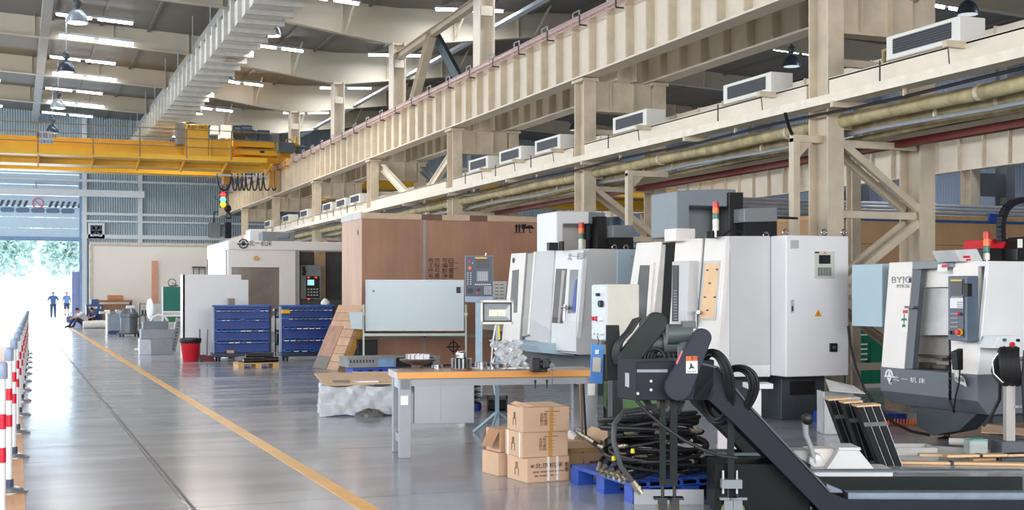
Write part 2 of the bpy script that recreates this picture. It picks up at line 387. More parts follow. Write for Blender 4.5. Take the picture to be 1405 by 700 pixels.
MB().prism(prof, 'y', -.8, .8).build('body', car_m, t, bevel=.08)
for s in (-1.25, 1.25):
    for w in (-.84, .66): MB().cyl((s, w, .33), (s, w + .18, .33), .33).build('wheel', rubber, t)
MB().prism([(-.8, .98), (.9, .98), (.45, 1.36), (-.75, 1.38)], 'y', -.815, .815).build('side_window', dark_glass, t)
# ============================================================ STEELWORK
ORD = ['first laced steel column from the camera, beside the white control cabinet', 'second laced steel column from the camera, standing behind the machine with a square white column head', 'third laced steel column from the camera, rising behind the big plywood crate', 'fourth laced steel column from the camera, carrying the lower end of the crossed braces', 'fifth laced steel column from the camera, above the portal machine', 'sixth laced steel column from the camera, under the far part of the crane girder', 'last laced steel column, next to the end wall']
for n, y in enumerate(ROWS):
    t = thing('steel_column', ORD[n], 'column', (UX, y, 0), 0, 'laced columns down the hall')
    a, c = CX - UX, RX - UX
    for x in (a, c):
        m = MB(); m.ibeam((x, 0, 0), (x, 0, 5.74), .26, .46, .03, (0, 1, 0)); m.box(x - .2, x + .2, -.3, .3, 0, .04); m.box(x - .18, x + .18, -.26, .26, 5.70, 5.76)
        m.build('leg', cream_old, t)
    m = MB(); m.box(a + .12, c - .12, -.06, -.03, 5.16, 5.74); m.box(a + .12, c - .12, -.14, .14, 5.13, 5.17)
    for x in (a + .5, a + 1.0): m.box(x - .012, x + .012, -.14, -.02, 5.17, 5.72)
    m.build('head_plate', cream_old, t)
    m = MB()
    for z in (4.72, 3.84, 3.6, 2.62, 1.55, .5): m.bar((a, -.1, z), (c, -.1, z), .07, .1)
    m.build('batten', cream_old, t, each=True)
    for s in (-.16, .14):
        m = MB(); m.bar((a + .12, s, 3.62), (c - .12, s, 2.72), .08, .1); m.bar((c - .12, s, 2.52), (a + .12, s, 1.62), .08, .1); m.bar((a + .12, s, 1.45), (c - .12, s, .6), .08, .1)
        m.build('lacing_brace', cream_old, t, each=True)
    m = MB(); m.ibeam((0, 0, 5.76), (0, 0, zb(UX) + .1), .5, .42, .03, (1, 0, 0)); m.box(-.16, .16, -.24, -.2, 8.7, 8.95)
    m.build('roof_post', cream, t)
def runway(name, x, label, rail, y0, y1, step=.806):
    t = thing(name, label, 'crane beam', (x, y0, 5.78), 0)
    Ln = y1 - y0; m = MB(); m.ibeam((0, 0, .58), (0, Ln, .58), .36, 1.16, .035)
    m.build('girder', cream, t)
    m = MB(); k = 0.3
    while k < Ln: m.box(-.165, .165, k - .022, k + .022, .03, 1.12); k += step
    m.build('stiffener', cream_old, t, each=True)
    m = MB(); m.box(-.04, .04, 0, Ln, 1.16, 1.27); m.build('rail', galv, t)
    if rail:
        m = MB()
        for z in (1.0, 1.07, 1.14): m.tube([(-.3, 0, z), (-.3, Ln, z)], .018, 6)
        m.build('conductor_bar', M('conductor_pink', (196, 156, 152), 0.5), t, each=True)
        m = MB(); k = 0.4
        while k < Ln: m.box(-.32, -.16, k - .012, k + .012, .95, .975); m.box(-.325, -.31, k - .02, k + .02, .97, 1.16); m.cut(); k += 1.612
        m.build('conductor_bracket', black, t, each=True)
        m = MB(); k = .8
        while k < Ln: m.tube([(-.14, k, 1.16), (-.14, k, 1.34), (-.14, k + .3, 1.34), (-.14, k + .3, 1.16)], .015, 5); k += 1.612
        m.build('rail_hoop', galv, t, each=True)
    return t
runway('runway_beam', CX, 'long cream crane girder with close stiffeners running above the machines', True, -2, 71)
runway('runway_beam', RX, 'shaded crane girder behind the front one on the rear column legs', False, -2, 71)
runway('runway_beam', 30.5, 'distant cream crane girder along the corrugated side wall of the next bay', False, 4, 71, 1.2)
# next-bay wall columns (seen dark through the steelwork)
for n in range(7):
    y = CY0 + 4 + BAY * n
    t = thing('wall_column', 'far side wall column of the next bay, %s bay from the camera' % ['first', 'second', 'third', 'fourth', 'fifth', 'sixth', 'seventh'][n], 'column', (31.4, y, 0), 0, 'columns of the next bay wall')
    m = MB(); m.ibeam((-.9, 0, 0), (-.9, 0, 5.76), .4, .5, .03, (0, 1, 0)); m.build('crane_leg', cream_old, t)
    m = MB(); m.ibeam((.6, 0, 0), (.6, 0, 10.9), .35, .6, .03, (0, 1, 0)); m.box(-.9, .6, -.02, .02, 4.9, 5.7); m.build('roof_post', mid_grey, t)
# wall pipes / light girts on the right wall
t = thing('wall_girts', 'pale horizontal rails along the corrugated side wall', 'rails', (32.9, 0, 0))
for z in (3.2, 4.3, 8.1): MB().box(-.16, 0.05, -5, 71, z - .08, z + .08).build('girt', gm, t)
# crossed bracing between third and fourth column
y2, y3 = ROWS[2], ROWS[3]
t = thing('cross_brace', 'cream crossed steel braces between two columns above the plywood crate', 'brace', (CX + .26, y2, 0))
for (za, zc) in ((2.6, 5.5), (5.5, 2.6)):
    m = MB(); m.ibeam((0, .25, za), (0, y3 - y2 - .25, zc), .13, .22, .02); m.build('diagonal', cream, t)
MB().box(-.07, .07, 3.8, 4.3, 3.8, 4.3).build('gusset', cream_old, t)
t = thing('cross_brace', 'dark cross brace behind the pale pair between the same two columns', 'brace', (RX, y2, 0))
for (za, zc) in ((2.6, 5.5), (5.5, 2.6)): MB().ibeam((0, .25, za), (0, y3 - y2 - .25, zc), .18, .18, .02).build('diagonal', mid_grey, t)
# upper braces in the roof-post line
a3, a2 = ROWS[3], ROWS[2]
t = thing('roof_brace', 'long pale diagonal strut rising between two roof posts above the crane girder', 'brace', (UX, a3, 0))
p, q = PX(540, 82, UX), PX(652, 4, UX); p = p + (p - q) * .02
MB().ibeam(p - Vector((UX, a3, 0)), q - Vector((UX, a3, 0)), .2, .22, .02).build('strut', cream_old, t)
t = thing('roof_brace', 'short cream diagonal post standing on the crane girder', 'brace', (UX, a3, 0))
MB().ibeam(PX(566, 146, UX) - Vector((UX, a3, 0)), PX(592, 48, UX) - Vector((UX, a3, 0)), .24, .26, .02, (0, 1, 0)).build('strut', cream_old, t)
t = thing('roof_brace', 'dark green steel plank leaning on the crane girder by a roof post', 'brace', (UX + .3, a3, 0))
m = MB(); a, c = PX(632, 112, UX + .3), PX(597, 47, UX + .3); d = Vector((UX + .3, a3, 0))
m.bar(a - d, c - d, .12, .32, (0, 1, .3)); m.build('plank', M('brace_green', (56, 78, 84), 0.5), t)
# service beam with tray, lagged pipes, red conductor, brackets
t = thing('service_beam', 'cream channel beam carrying the fan coil units along the columns', 'beam', (CX, 5, 4.1))
m = MB()
for n in range(-1, 7):
    y0, y1 = CY0 + BAY * n + .27, CY0 + BAY * (n + 1) - .27
    m.box(-.14, -.08, max(0, y0 - 5), min(66, y1 - 5), .1, .36)
    m.box(-.14, .2, max(0, y0 - 5), min(66, y1 - 5), .34, .37); m.cut()
m.build('web', cream, t, each=True)
m = MB(); m.box(-.36, -.1, 0, 66, -.03, .0); m.box(-.38, -.35, 0, 66, -.03, .09); m.box(-.34, -.14, 0, 66, .06, .09); m.build('tray', M('tray_white', (232, 222, 204), 0.4), t)
for k in range(17):
    y = 1.2 + k * 4.03
    m = MB(); m.bar((-.4, y, -.06), (.9, y, -.06), .06, .08); m.build('bracket', cream_old, t)
for (x, z, r, la) in ((CX + .12, 3.9, .095, 'thick lagged pipe under the channel beam, nearest the aisle'), (CX + .4, 3.82, .075, 'thinner lagged pipe behind the thick one under the channel beam'), (CX + .7, 3.86, .06, 'slim lagged pipe near the rear column legs')):
    pts = [(0, k * 1.0, .012 * math.sin(k * 2.1 + x)) for k in range(0, 62)]
    t = thing('lagged_pipe', la, 'pipe', (x, 6, z), 0, 'lagged pipes under the channel beam')
    MB().tube(pts, r, 10).build('pipe', beige_pipe, t, smooth=True)
    m = MB()
    for k in range(2, 60, 4): m.cyl((0, k, 0), (0, k + .06, 0), r * 1.15, 10)
    m.build('band', cream_old, t, each=True)
t = thing('conductor_rail', 'oxide red and cream rail running behind the front column legs', 'rail', (11.62, 4, 3.68))
MB().box(-.07, .07, 0, 62, -.1, .0).build('channel', red_paint, t); MB().box(-.08, .06, 0, 62, .0, .07).build('cap', cream, t); MB().tube([(0, k, .1 + .01 * math.sin(k * 3)) for k in range(62)], .03, 6).build('cable', black, t)
for i, (u, v, la) in enumerate(((1090, 190, 'cream drop frame beside the first column, holding a black hose'), (863, 238, 'cream drop frame by the white column head of the second machine'))):
    X = CX - .45; p = PX(u, v, X)
    t = thing('drop_frame', la, 'frame', (X, p.y, 0))
    m = MB(); m.bar((0, 0, 1.0 if i else .0), (0, 0, p.z), .1, .12, (0, 1, 0)); m.bar((-.05, 0, p.z), (.75, 0, p.z), .1, .1); m.build('tube_frame', cream_old, t)
    m = MB(); m.solid([(0.05, -.02, p.z - .05), (.28, -.02, p.z - .05), (.05, -.02, p.z - .28)], (0, .04, 0)); m.build('gusset', cream_old, t)
    if i == 0: MB().tube([(-.02 - .26 * s, -.2 * s, p.z + .05 + .26 * s ** 1.7) for s in [j / 9 for j in range(10)]], .025, 7).build('hose', black, t, smooth=True)
# fan coil units on the channel beam
acm = M('fan_coil_white', (226, 224, 218), 0.4, var=0.03)
ACY = [12.0, 16.0, 19.95, 23.75, 25.9, 28.0, 39.9, 41.85, 43.9, 47.8, 51.3, 55.4]
ACL = ['nearest white fan coil unit on the channel beam, right of the first column', 'white fan coil unit on the channel beam, just past the first column', 'white fan coil unit just before the second column, on a bracket', 'white fan coil unit just past the second column', 'middle of the three close fan coil units between second and third columns', 'small fan coil unit just before the third column', 'first of the far fan coil units past the crossed braces', 'second of the far fan coil units past the crossed braces', 'third of the far fan coil units past the crossed braces', 'far fan coil unit above the portal machine', 'far fan coil unit near the sixth column', 'farthest small fan coil unit near the end wall']
for i, y in enumerate(ACY):
    t = thing('fan_coil_unit', ACL[i], 'air conditioner', (CX, y, 4.47), 0, 'fan coil units on the channel beam')
    Ln = 1.35; m = MB(); m.box(-.22, .16, 0, Ln, 0, .3); m.build('casing', acm, t, bevel=.01)
    m = MB(); m.box(-.228, -.21, .14, Ln - .14, .06, .25); m.build('grille', M('grille_dark', (52, 56, 66), 0.5), t)
    m = MB()
    for k in range(6): m.box(-.236, -.226, .14, Ln - .14, .075 + k * .03, .082 + k * .03)
    m.build('louvre_slats', M('slat_dark', (30, 32, 38), 0.5), t)
    m = MB(); m.tube([(.05, Ln, .1), (.05, Ln + .3, .1), (.1, Ln + .35, -.2)], .03, 8); m.tube([(.05, Ln, .22), (.05, Ln + .4, .22), (.1, Ln + .45, -.2)], .03, 8); m.build('pipe_stub', beige_pipe, t, each=True)
    m = MB(); m.bar((-.42, .02, -.04), (.2, .02, -.04), .08, .08); m.solid([(-.02, -.02, -.08), (.15, -.02, -.08), (.15, -.02, -.3)], (0, .04, 0)); m.build('bracket', cream_old, t)
    m = MB(); m.tube([(-.3, Ln + .02, 0), (-.3, Ln + .02, -.38)], .012, 5); m.tube([(-.38, .02, 0), (-.34, .02, -.36)], .008, 5); m.build('drain_hose', black, t, each=True)
# ---- ventilation duct
t = thing('ventilation_duct', 'pale ribbed air duct running the length of the hall under the roof', 'duct', (5.85, 4, 8.55))
MB().box(-.5, .5, 0, 66.5, 0, .62).build('duct', M('duct_skin', (206, 204, 198), 0.45, var=0.05), t)
m = MB(); k = .0
while k < 66.5: m.box(-.60, .60, k, k + .16, -.12, .70); k += 1.15
m.build('flange', M('duct_flange', (188, 186, 178), 0.45), t, each=True)
m = MB(); k = 2.0
while k < 66: m.bar((-.52, k, .6), (-.52, k, 2.0), .03, .03); m.bar((.52, k, .6), (.52, k, 1.9), .03, .03); k += 4.03
m.build('hanger', galv, t, each=True)
m = MB()
for k in (34.2, 44, 52.5): m.box(-.1, .22, k, k + .3, -.1, -.06)
m.build('outlet_plate', M('outlet_tan', (190, 160, 130), 0.6), t, each=True)
# ---- overhead cable tray lamp in the next bay
t = thing('cable_tray', 'slim pale tray running up under the next bay roof', 'tray', (14, 30, 9.9))
MB().box(-.1, .1, 0, 38, -.05, .05).build('tray', M('tray_bluewhite', (206, 216, 228), 0.4), t)
# thin conduits and a slim post among the pipes
for (x, z, r, mt, la) in ((CX - .2, 3.98, .022, black, 'thin black conduit under the tray of the channel beam'), (CX + .26, 3.72, .03, galv, 'thin bare pipe below the lagged pipes'), (CX + .55, 3.70, .045, beige_pipe, 'narrow lagged pipe lowest of the bundle')):
    t = thing('conduit', la, 'pipe', (x, 6, z)); MB().tube([(0, k * 1.0, .015 * math.sin(k * 1.3 + x * 5)) for k in range(62)], r, 8).build('pipe', mt, t, True)
    m = MB()
    for k in range(3, 60, 4): m.box(-.02, .02, k, k + .03, 0, .2)
    m.build('clip', cream_old, t, each=True)
t = thing('slim_post', 'slim pale post between the two legs of the first column', 'post', (PY(1171, 300, 16.6).x, 16.6, 0))
MB().ibeam((0, 0, 0), (0, 0, 3.55), .16, .16, .015, (0, 1, 0)).build('post', cream_old, t); MB().box(-.15, .15, -.15, .15, 0, .03).build('foot_plate', cream_old, t)
t = thing('ventilation_duct', 'low cream jointed duct behind the fan coil units, past the rear column legs', 'duct', (12.65, 7, 4.75))
MB().box(-.2, .2, 0, 60, 0, .4).build('duct', cream, t)
m = MB(); k = .5
while k < 60: m.box(-.22, .22, k, k + .04, -.02, .42); k += .9
m.build('flange', cream_old, t, each=True)
m = MB(); k = 1.0
while k < 60: m.box(-.3, .25, k, k + .06, -.1, -.03); m.box(-.3, -.24, k, k + .06, -.1, -.03); k += 4.03
m.build('bracket', cream_old, t, each=True)
# ============================================================ LAMPS
shade_m = M('lamp_shade_aluminium', (176, 186, 196), 0.35, 0.4, var=0.05)
lamp_body = M('lamp_gear_dark', (70, 76, 82), 0.45)
glow = EM('lamp_glow', (255, 244, 226), 14)
glow_off = EM('lamp_glow_dim', (225, 232, 240), 0.7)
def highbay(x, y, z, label, lit, energy=190):
    t = thing('high_bay_lamp', label, 'lamp', (x, y, z), 0, 'high bay lamps under the roof')
    m = MB(); m.lathe([(.30, 0), (.29, .05), (.26, .16), (.2, .27), (.12, .35), (.07, .37), (.06, .36), (.11, .33), (.185, .26), (.245, .15), (.275, .05), (.285, .0)], n=24); m.build('shade', shade_m if lit else M('lamp_shade_dark', (84, 96, 108), 0.3, 0.6), t, smooth=True)
    m = MB(); m.lathe([(.06, .36), (.06, .44), (.11, .47), (.13, .55), (.11, .63), (.05, .68), (.02, .74)], n=16); m.build('ballast', lamp_body, t, smooth=True)
    m = MB(); m.lathe([(.272, .012), (.26, .0), (.1, -.012), (.01, -.014)], n=20); m.build('lens', glow if lit else glow_off, t)
    zt = roof_z(x) - z; MB().tube([(0, 0, .72), (0, 0, zt)], .012 if lit else .02, 6).build('suspension_rod', galv, t)
    if lit:
        l = bpy.data.lights.new('high_bay_light', 'AREA'); l.shape = 'DISK'; l.size = .5; l.energy = energy; l.color = (1, .93, .84)
        o = bpy.data.objects.new('high_bay_light', l); COL.objects.link(o); o.parent = t; o.location = (0, 0, -.04)
HB = [(6.78, 36.4, 'lit high bay lamp right of the ribbed duct, nearest the camera'), (6.8, 44.7, 'lit high bay lamp right of the ribbed duct, second along the row'), (6.85, 53.2, 'lit high bay lamp right of the ribbed duct, third along the row'), (6.9, 61.4, 'lit high bay lamp just left of the yellow crane cabinet')]
for x, y, la in HB: highbay(x, y, 8.9, la, True)
HL = ['dim high bay lamp on a long rod, largest of the row left of the duct', 'dim high bay lamp on a long rod, second of the row left of the duct', 'dim high bay lamp on a long rod, third of the row left of the duct', 'smallest dim high bay lamp, just above the crane warning plate']
for (x, y), la in zip(((1.55, 36.6), (1.55, 44.8), (1.55, 53.6), (1.55, 61.8)), HL): highbay(x, y, 8.9, la, y in (36.6, 53.6), 50)
for (y, la) in ((27.0, 'dark unlit high bay lamp at the top edge over the biggest fan coil unit'), (35.2, 'dark unlit high bay lamp in the next bay beside a bright strip light'), (52.3, 'dark unlit high bay lamp in the next bay between second and third columns')): highbay(23.4, y, 8.9, la, False)
# strip lights near each rafter
tube_g = EM('strip_tube_glow', (246, 248, 255), 16)
def strip(x0, x1, y, z0, z1, label, energy=26, grp='strip lights near the rafters'):
    t = thing('strip_light', label, 'strip light', ((x0 + x1) / 2, y, (z0 + z1) / 2), 0, grp)
    w = (x1 - x0) / 2; s = (z1 - z0) / 2
    m = MB(); m.hexa([(-w, -.09, -s + .03), (w, -.09, s + .03), (w, .09, s + .03), (-w, .09, -s + .03), (-w, -.09, -s + .1), (w, -.09, s + .1), (w, .09, s + .1), (-w, .09, -s + .1)]); m.build('housing', galv, t)
    for a, c in ((-w, -.06), (.06, w)):
        MB().tube([(a + .04, 0, s * a / w - .015), (c - .04, 0, s * c / w - .015)], .036, 8).build('tube', tube_g, t)
    l = bpy.data.lights.new('strip_area', 'AREA'); l.shape = 'RECTANGLE'; l.size = 2 * w; l.size_y = .3; l.energy = energy; l.color = (.93, .96, 1)
    o = bpy.data.objects.new('strip_area', l); COL.objects.link(o); o.parent = t; o.location = (0, 0, -.1)
NTH = ['first', 'second', 'third', 'fourth', 'fifth', 'sixth', 'seventh']
for n, y in enumerate(ROWS[1:], 1):
    if n >= 2:
        strip(1.35, 3.9, y - .3, zb(1.35) + .1, zb(3.9) + .1, 'strip light left of the duct, fixed low on the %s rafter' % NTH[n])
        strip(1.2, 3.7, y + 5.6, roof_z(1.2) - .35, roof_z(3.7) - .35, 'strip light left of the duct, high at the roof past the %s rafter' % NTH[n])
        strip(7.9, 9.7, y - 1.5, roof_z(7.7) - .4, roof_z(9.7) - .4, 'strip light right of the duct, before the %s rafter from the camera' % NTH[n])
        strip(-2.8, -.6, y + 4.8, roof_z(-2.8) - .35, roof_z(-.6) - .35, 'strip light at the picture edge beyond the %s rafter from the camera' % NTH[n])
    strip(12.1, 14.4, y - 1.4, roof_z(12.1) - .3, roof_z(14.4) - .3, 'strip light just past the roof posts, before the %s rafter from the camera' % NTH[n], 130)
    strip(26.2, 28.6, y + 1.5, roof_z(26.2) - .35, roof_z(28.6) - .35, 'strip light deep in the next bay, beyond the %s rafter from the camera' % NTH[n], 220)
# ============================================================ OVERHEAD CRANE
YC = PX(400, 222, CX).y
GZ = 6.95
cr = thing('overhead_crane', 'yellow overhead travelling crane spanning the hall with railing and cabinets', 'crane', (CX, YC, GZ))
D = Vector((CX, YC, GZ))
def cpt(u, v, dy=0.0): return PY(u, v, YC + dy) - D
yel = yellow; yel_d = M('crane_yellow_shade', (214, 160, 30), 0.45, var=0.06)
zt, zbm = cpt(300, 199, 1.7).z, cpt(300, 233, 1.7).z
m = MB(); m.box(-23, -.9, 1.7, 2.6, zbm + .03, zt); m.box(-23, -.85, 1.62, 2.72, zbm, zbm + .06); m.box(-23, -.85, 1.62, 2.72, zt, zt + .04)
m.prism([(-.9, zbm + .03), (-.9, zt), (.3, zt), (.3, zbm + .45), (-.4, zbm + .3)], 'y', 1.7, 2.6); m.build('girder', yel, cr)
m = MB(); m.box(-23, -1.1, 4.4, 5.2, zbm + .03, zt); m.box(-23, -1.0, 4.3, 5.3, zbm, zbm + .06); m.build('girder', yel, cr)
zp = cpt(300, 219, 0).z
m = MB(); m.box(-23, -1.0, 0.05, 1.7, zp - .04, zp); m.box(-23, -1.0, 0.0, .05, zp - .06, zp + .13); m.build('platform', yel, cr)
m = MB()
for u in (-60, 52, 128, 192, 254, 313, 375):
    x = cpt(u, 205).x; m.solid([(x, .1, zp - .05), (x, 1.7, zp - .05), (x, 1.7, zp - .4)], (.06, 0, 0))
m.build('platform_knee', yel_d, cr, each=True)
rail_m = M('railing_brown', (134, 112, 82), 0.5)
m = MB()
for u in (-60, 52, 128, 192, 256, 317.5, 382): x = cpt(u, 205).x; m.bar((x, 0, zp), (x, 0, zp + 1.15), .05, .05)
for z in (.45, .8, 1.15): m.bar((-23, 0, zp + z), (cpt(382, 205).x, 0, zp + z), .035, .035)
m.build('rail_bar', rail_m, cr, each=True)
def cbx(u0, u1, v0, v1, y0, y1): a, c = cpt(u0, v0, y0), cpt(u1, v1, y0); return (a.x, c.x, y0, y1, min(a.z, c.z), max(a.z, c.z))
cab = MB().box(*cbx(256, 286, 170, 218, .45, 1.5)).build('electric_cabinet', yel, cr, bevel=.02)
MB().box(*cbx(243, 255.5, 168, 198, .9, 1.6)).build('cabinet_side', mid_grey, cr)
p = cpt(271, 174.5, .43); text('A2J1-06G', .2, (p.x, .435, p.z), FY, ink, cab)
MB().box(*cbx(290, 312, 191, 216, .5, 1.2)).build('low_cabinet', yel_d, cr, bevel=.02)
m = MB(); m.box(*cbx(286.5, 290, 190, 216, .45, .7)); m.box(*cbx(312, 318, 190, 216, .45, .7)); m.build('cabinet_post', yel, cr, each=True)
MB().box(*cbx(319, 377, 192, 203, 1.0, 1.7)).build('drive_beam', yel, cr, bevel=.02)
MB().box(*cbx(320, 384, 205, 214, .8, 1.7)).build('walkway_beam', yel, cr)
MB().box(*cbx(357, 363, 207, 210, .78, .8)).build('vent_plate', black, cr)
MB().box(*cbx(303, 318, 171, 190, 2.7, 3.6)).build('control_box', acm, cr, bevel=.03)
MB().box(*cbx(290, 300, 172, 184, 2.7, 3.2)).build('control_box', acm, cr, bevel=.03)
m = MB(); a = cpt(328, 182, 3.2); m.cyl((a.x - .25, 3.2, a.z), (a.x + .25, 3.2, a.z), .3, 16); m.cyl((a.x + .05, 3.0, a.z + .06), (a.x + .5, 3.0, a.z + .06), .24, 16); m.build('hoist_motor', M('motor_navy', (46, 56, 74), 0.45), cr, smooth=True)
m = MB(); a = cpt(346, 187, 3.2); m.cyl((a.x, 2.9, a.z), (a.x, 3.4, a.z), .24, 14); m.box(a.x + .2, a.x + .7, 2.9, 3.3, a.z - .2, a.z + .25); m.build('hoist_motor', M('motor_navy', (46, 56, 74), 0.45), cr)
m = MB(); m.bar((-.0, -.4, -.05), (-.0, 5.8, -.05), .34, .36); m.build('end_carriage', yel, cr)
for y in (.1, 5.2): MB().cyl((-.1, y, .0 - .02), (.1, y, -.02), .16).build('wheel', steel, cr)
m = MB(); a = cpt(392, 205, .4); m.box(a.x - .35, a.x + .3, .1, .6, a.z - .15, a.z + .25); m.cyl((a.x + .4, .35, a.z), (a.x + .8, .35, a.z), .17, 12); m.build('travel_motor', M('motor_slate', (84, 96, 106), 0.45), cr)
m = MB(); m.tube([cpt(392, 196, .2), cpt(393, 192, .2), cpt(397, 191, .2), cpt(401, 193, .2), cpt(402, 200, .2)], .03, 6); m.tube([cpt(403, 199, .3), cpt(411, 200, .3)], .05, 6); m.tube([cpt(406, 188, .3), cpt(406, 206, .3)], .06, 6); m.build('buffer_arm', yel, cr)
# warning plate on the railing
a, c = cpt(54, 180, -.06), cpt(73, 198, -.06)
pl = MB().box(a.x, c.x, -.07, -.04, c.z, a.z).build('warning_plate', M('plate_grey', (176, 180, 184), 0.45), cr); tag(pl, 'grey plate with two rows of characters')
text('限载10t', .22, ((a.x + c.x) / 2, -.072, a.z - .17), FY, ink, pl); text('注意安全', .13, ((a.x + c.x) / 2, -.072, a.z - .40), FY, ink, pl)
# hoist block, festoon and signal lamp below
zc = zbm
m = MB(); a, c = cpt(305.5, 240, 2.2), cpt(316, 254, 2.2); m.box(a.x, c.x, 2.0, 2.5, c.z, a.z + .2); m.build('hoist_block', M('block_ochre', (176, 122, 40), 0.5), cr, bevel=.03)
for u in (372, 378.5): a, c = cpt(u, 238, 1.4), cpt(u, 258, 1.4); MB().box(a.x - .06, a.x + .06, 1.3, 1.5, c.z, a.z + .1).build('bracket_arm', M('block_ochre', (176, 122, 40), 0.5), cr)
us = [297, 318, 326, 332, 337, 345, 354, 361, 372, 380]
for i, (u0, u1) in enumerate(zip(us, us[1:])):
    pts = []
    for k in range(11): s = k / 10; pts.append(cpt(u0 + (u1 - u0) * s, 238 + 23 * (1 - abs(2 * s - 1) ** 3.5), 1.5))
    MB().tube(pts, .035, 6).build('festoon_cable', black, cr, smooth=True)
MB().bar(cpt(296, 240, 1.5), cpt(384, 243, 1.5), .06, .08).build('festoon_track', galv, cr)
m = MB(); m.tube([cpt(311, 254, 2.2), cpt(311, 327, 2.2)], .02, 5); m.tube([cpt(313, 254, 2.2), cpt(313, 284, 2.2)], .025, 5); m.build('pendant_cable', black, cr, each=True)
a = cpt(312.5, 288, 2.2); m = MB(); m.lathe([(.06, .22), (.13, .15), (.16, .02), (.1, -.08), (.04, -.1)], a, n=14); m.tube([a + Vector((.0, 0, -.1)), a + Vector((.12, 0, -.2)), a + Vector((.1, 0, -.34)), a + Vector((-.05, 0, -.36)), a + Vector((-.12, 0, -.27))], [.05, .05, .05, .04, .02], 8); m.build('crane_hook', black, cr, smooth=True)
a, c = cpt(308, 305, 2.2), cpt(317, 327, 2.2); MB().box(a.x, c.x, 2.1, 2.3, c.z, a.z).build('pendant_control', slate, cr, bevel=.03)
a = cpt(306, 268, 2.2); sg = MB().box(a.x - .14, a.x + .14, 2.2, 2.4, a.z - .5, a.z + .16).build('signal_lamp', black, cr); tag(sg, 'three-colour signal lamp, red over green over amber')
for k, (c_, nm) in enumerate((((255, 40, 40), 'red'), ((60, 230, 170), 'green'), ((255, 160, 30), 'amber'))):
    MB().lathe([(.12, 0), (.11, .05), (.05, .09)], (a.x, 2.2, a.z + .02 - .2 * k), (0, -1, 0), 14).build('signal_lens', EM('signal_' + nm, c_, 5), sg, smooth=True)
MB().tube([cpt(306, 240, 2.2), a + Vector((0, 2.3 - a.y, .16))], .02, 5).build('signal_cable', black, cr)
# second crane, glimpsed through the braces
c2 = thing('overhead_crane', 'second yellow crane girder glimpsed beyond the crossed braces in the next bay', 'crane', (RX + .3, 0, 5.0))
yy = 52.0; z1, z0 = PY(540, 249, yy).z - 5.0, PY(540, 280, yy).z - 5.0
m = MB(); m.box(.2, 18, yy, yy + .8, z0 + .1, z1); m.box(.2, 18, yy - .1, yy + .9, z0, z0 + .1); m.build('girder', yel, c2)
m = MB(); m.box(.2, 18, yy - 1.2, yy, (z0 + z1) / 2 - .03, (z0 + z1) / 2 + .03); m.build('walkway', rail_m, c2)
MB().box(-.1, .3, yy - 1.5, yy + 2.5, z0 + .2, z1 - .1).build('end_carriage', yel, c2)
# wall equipment at the far end
t = thing('wall_fan', 'round exhaust fan in a pale square frame on the end wall near the door', 'fan', tuple(PY(132, 317, YEND - .02)))
m = MB(); m.box(-.42, .42, -.14, 0, -.42, -.3); m.box(-.42, .42, -.14, 0, .3, .42); m.box(-.42, -.3, -.14, 0, -.3, .3); m.box(.3, .42, -.14, 0, -.3, .3); m.build('frame', gm, t)
m = MB(); m.lathe([(.3, 0), (.31, .1), (.28, .1), (.27, 0)], (0, -.04, 0), (0, -1, 0), 20); m.build('ring', dark_grey, t)
m = MB()
for k in range(5): a = k * R(72); m.solid([(0, -.06, 0), (.26 * math.cos(a), -.08, .26 * math.sin(a)), (.26 * math.cos(a + .7), -.05, .26 * math.sin(a + .7))], (0, .01, 0))
m.build('blades', dark_grey, t)
MB().box(-.4, .4, -.03, -.0, -.4, .4).build('back_panel', black, t)
p, q = PY(-30, 261, YEND - 1.5), PY(198, 261, YEND - 1.5)
t = thing('door_beam', 'long pale box beam hung across the end wall above the sectional door', 'beam', (p.x, YEND - 1.5, p.z))
MB().box(-6, q.x - p.x, -.15, .15, -.17, .17).build('box_beam', gm, t)
m = MB()
for u in (50, 110, 190): x = PY(u, 261, YEND - 1.5).x - p.x; m.bar((x, 0, .1), (x, 1.5, .6), .06, .06)
m.build('arm', galv, t, each=True)
p = PY(293, 316, YEND - .1)
t = thing('wall_cabinet', 'small grey cabinet and conduit on the end wall under the crane girder', 'cabinet', (p.x, YEND - .16, p.z - .4))
MB().box(-.3, .3, -.3, 0, 0, .8).build('case', mid_grey, t); MB().tube([(0, -.1, .8), (0, -.1, 1.4), (.5, -.1, 1.4)], .03, 6).build('conduit', black, t)
# ============================================================ MACHINE TOOLS
peach = M('peach_cover_paper', (236, 196, 150), 0.55, var=0.05)
seam = M('panel_seam_dark', (112, 114, 120), 0.5)
base_dark = M('machine_base_slate', (66, 72, 76), 0.45, var=0.08)
opening_shade = M('machine_opening_shade', (22, 21, 20), 0.7, var=0.1, spec=.2)  # near-black plates paint the shade inside the machine openings
inner = M('inner_panel_grey', (170, 166, 160), 0.45, var=0.08)
panel_navy = M('control_panel_navy', (40, 54, 76), 0.35, var=0.05)
screen_m = M('screen_dark', (30, 32, 38), 0.35)
key_m = M('key_grey', (176, 180, 184), 0.45)
emblem = dark_grey
def stack_light(parent, x, y, z0, r, h, cols, pole=.1):
    MB().lathe([(r * .45, 0), (r * .45, pole), (r * .9, pole + .005)], (x, y, z0), n=12).build('lamp_pole', chrome, parent, True, world=True)
    n = len(cols)
    for k, c in enumerate(cols):
        a = z0 + pole + h * k / n; o = MB().lathe([(r, 0), (r, h / n * .86), (r * .86, h / n * .9), (r * .86, h / n)], (x, y, a), n=14).build('lamp_segment', c, parent, True, world=True)
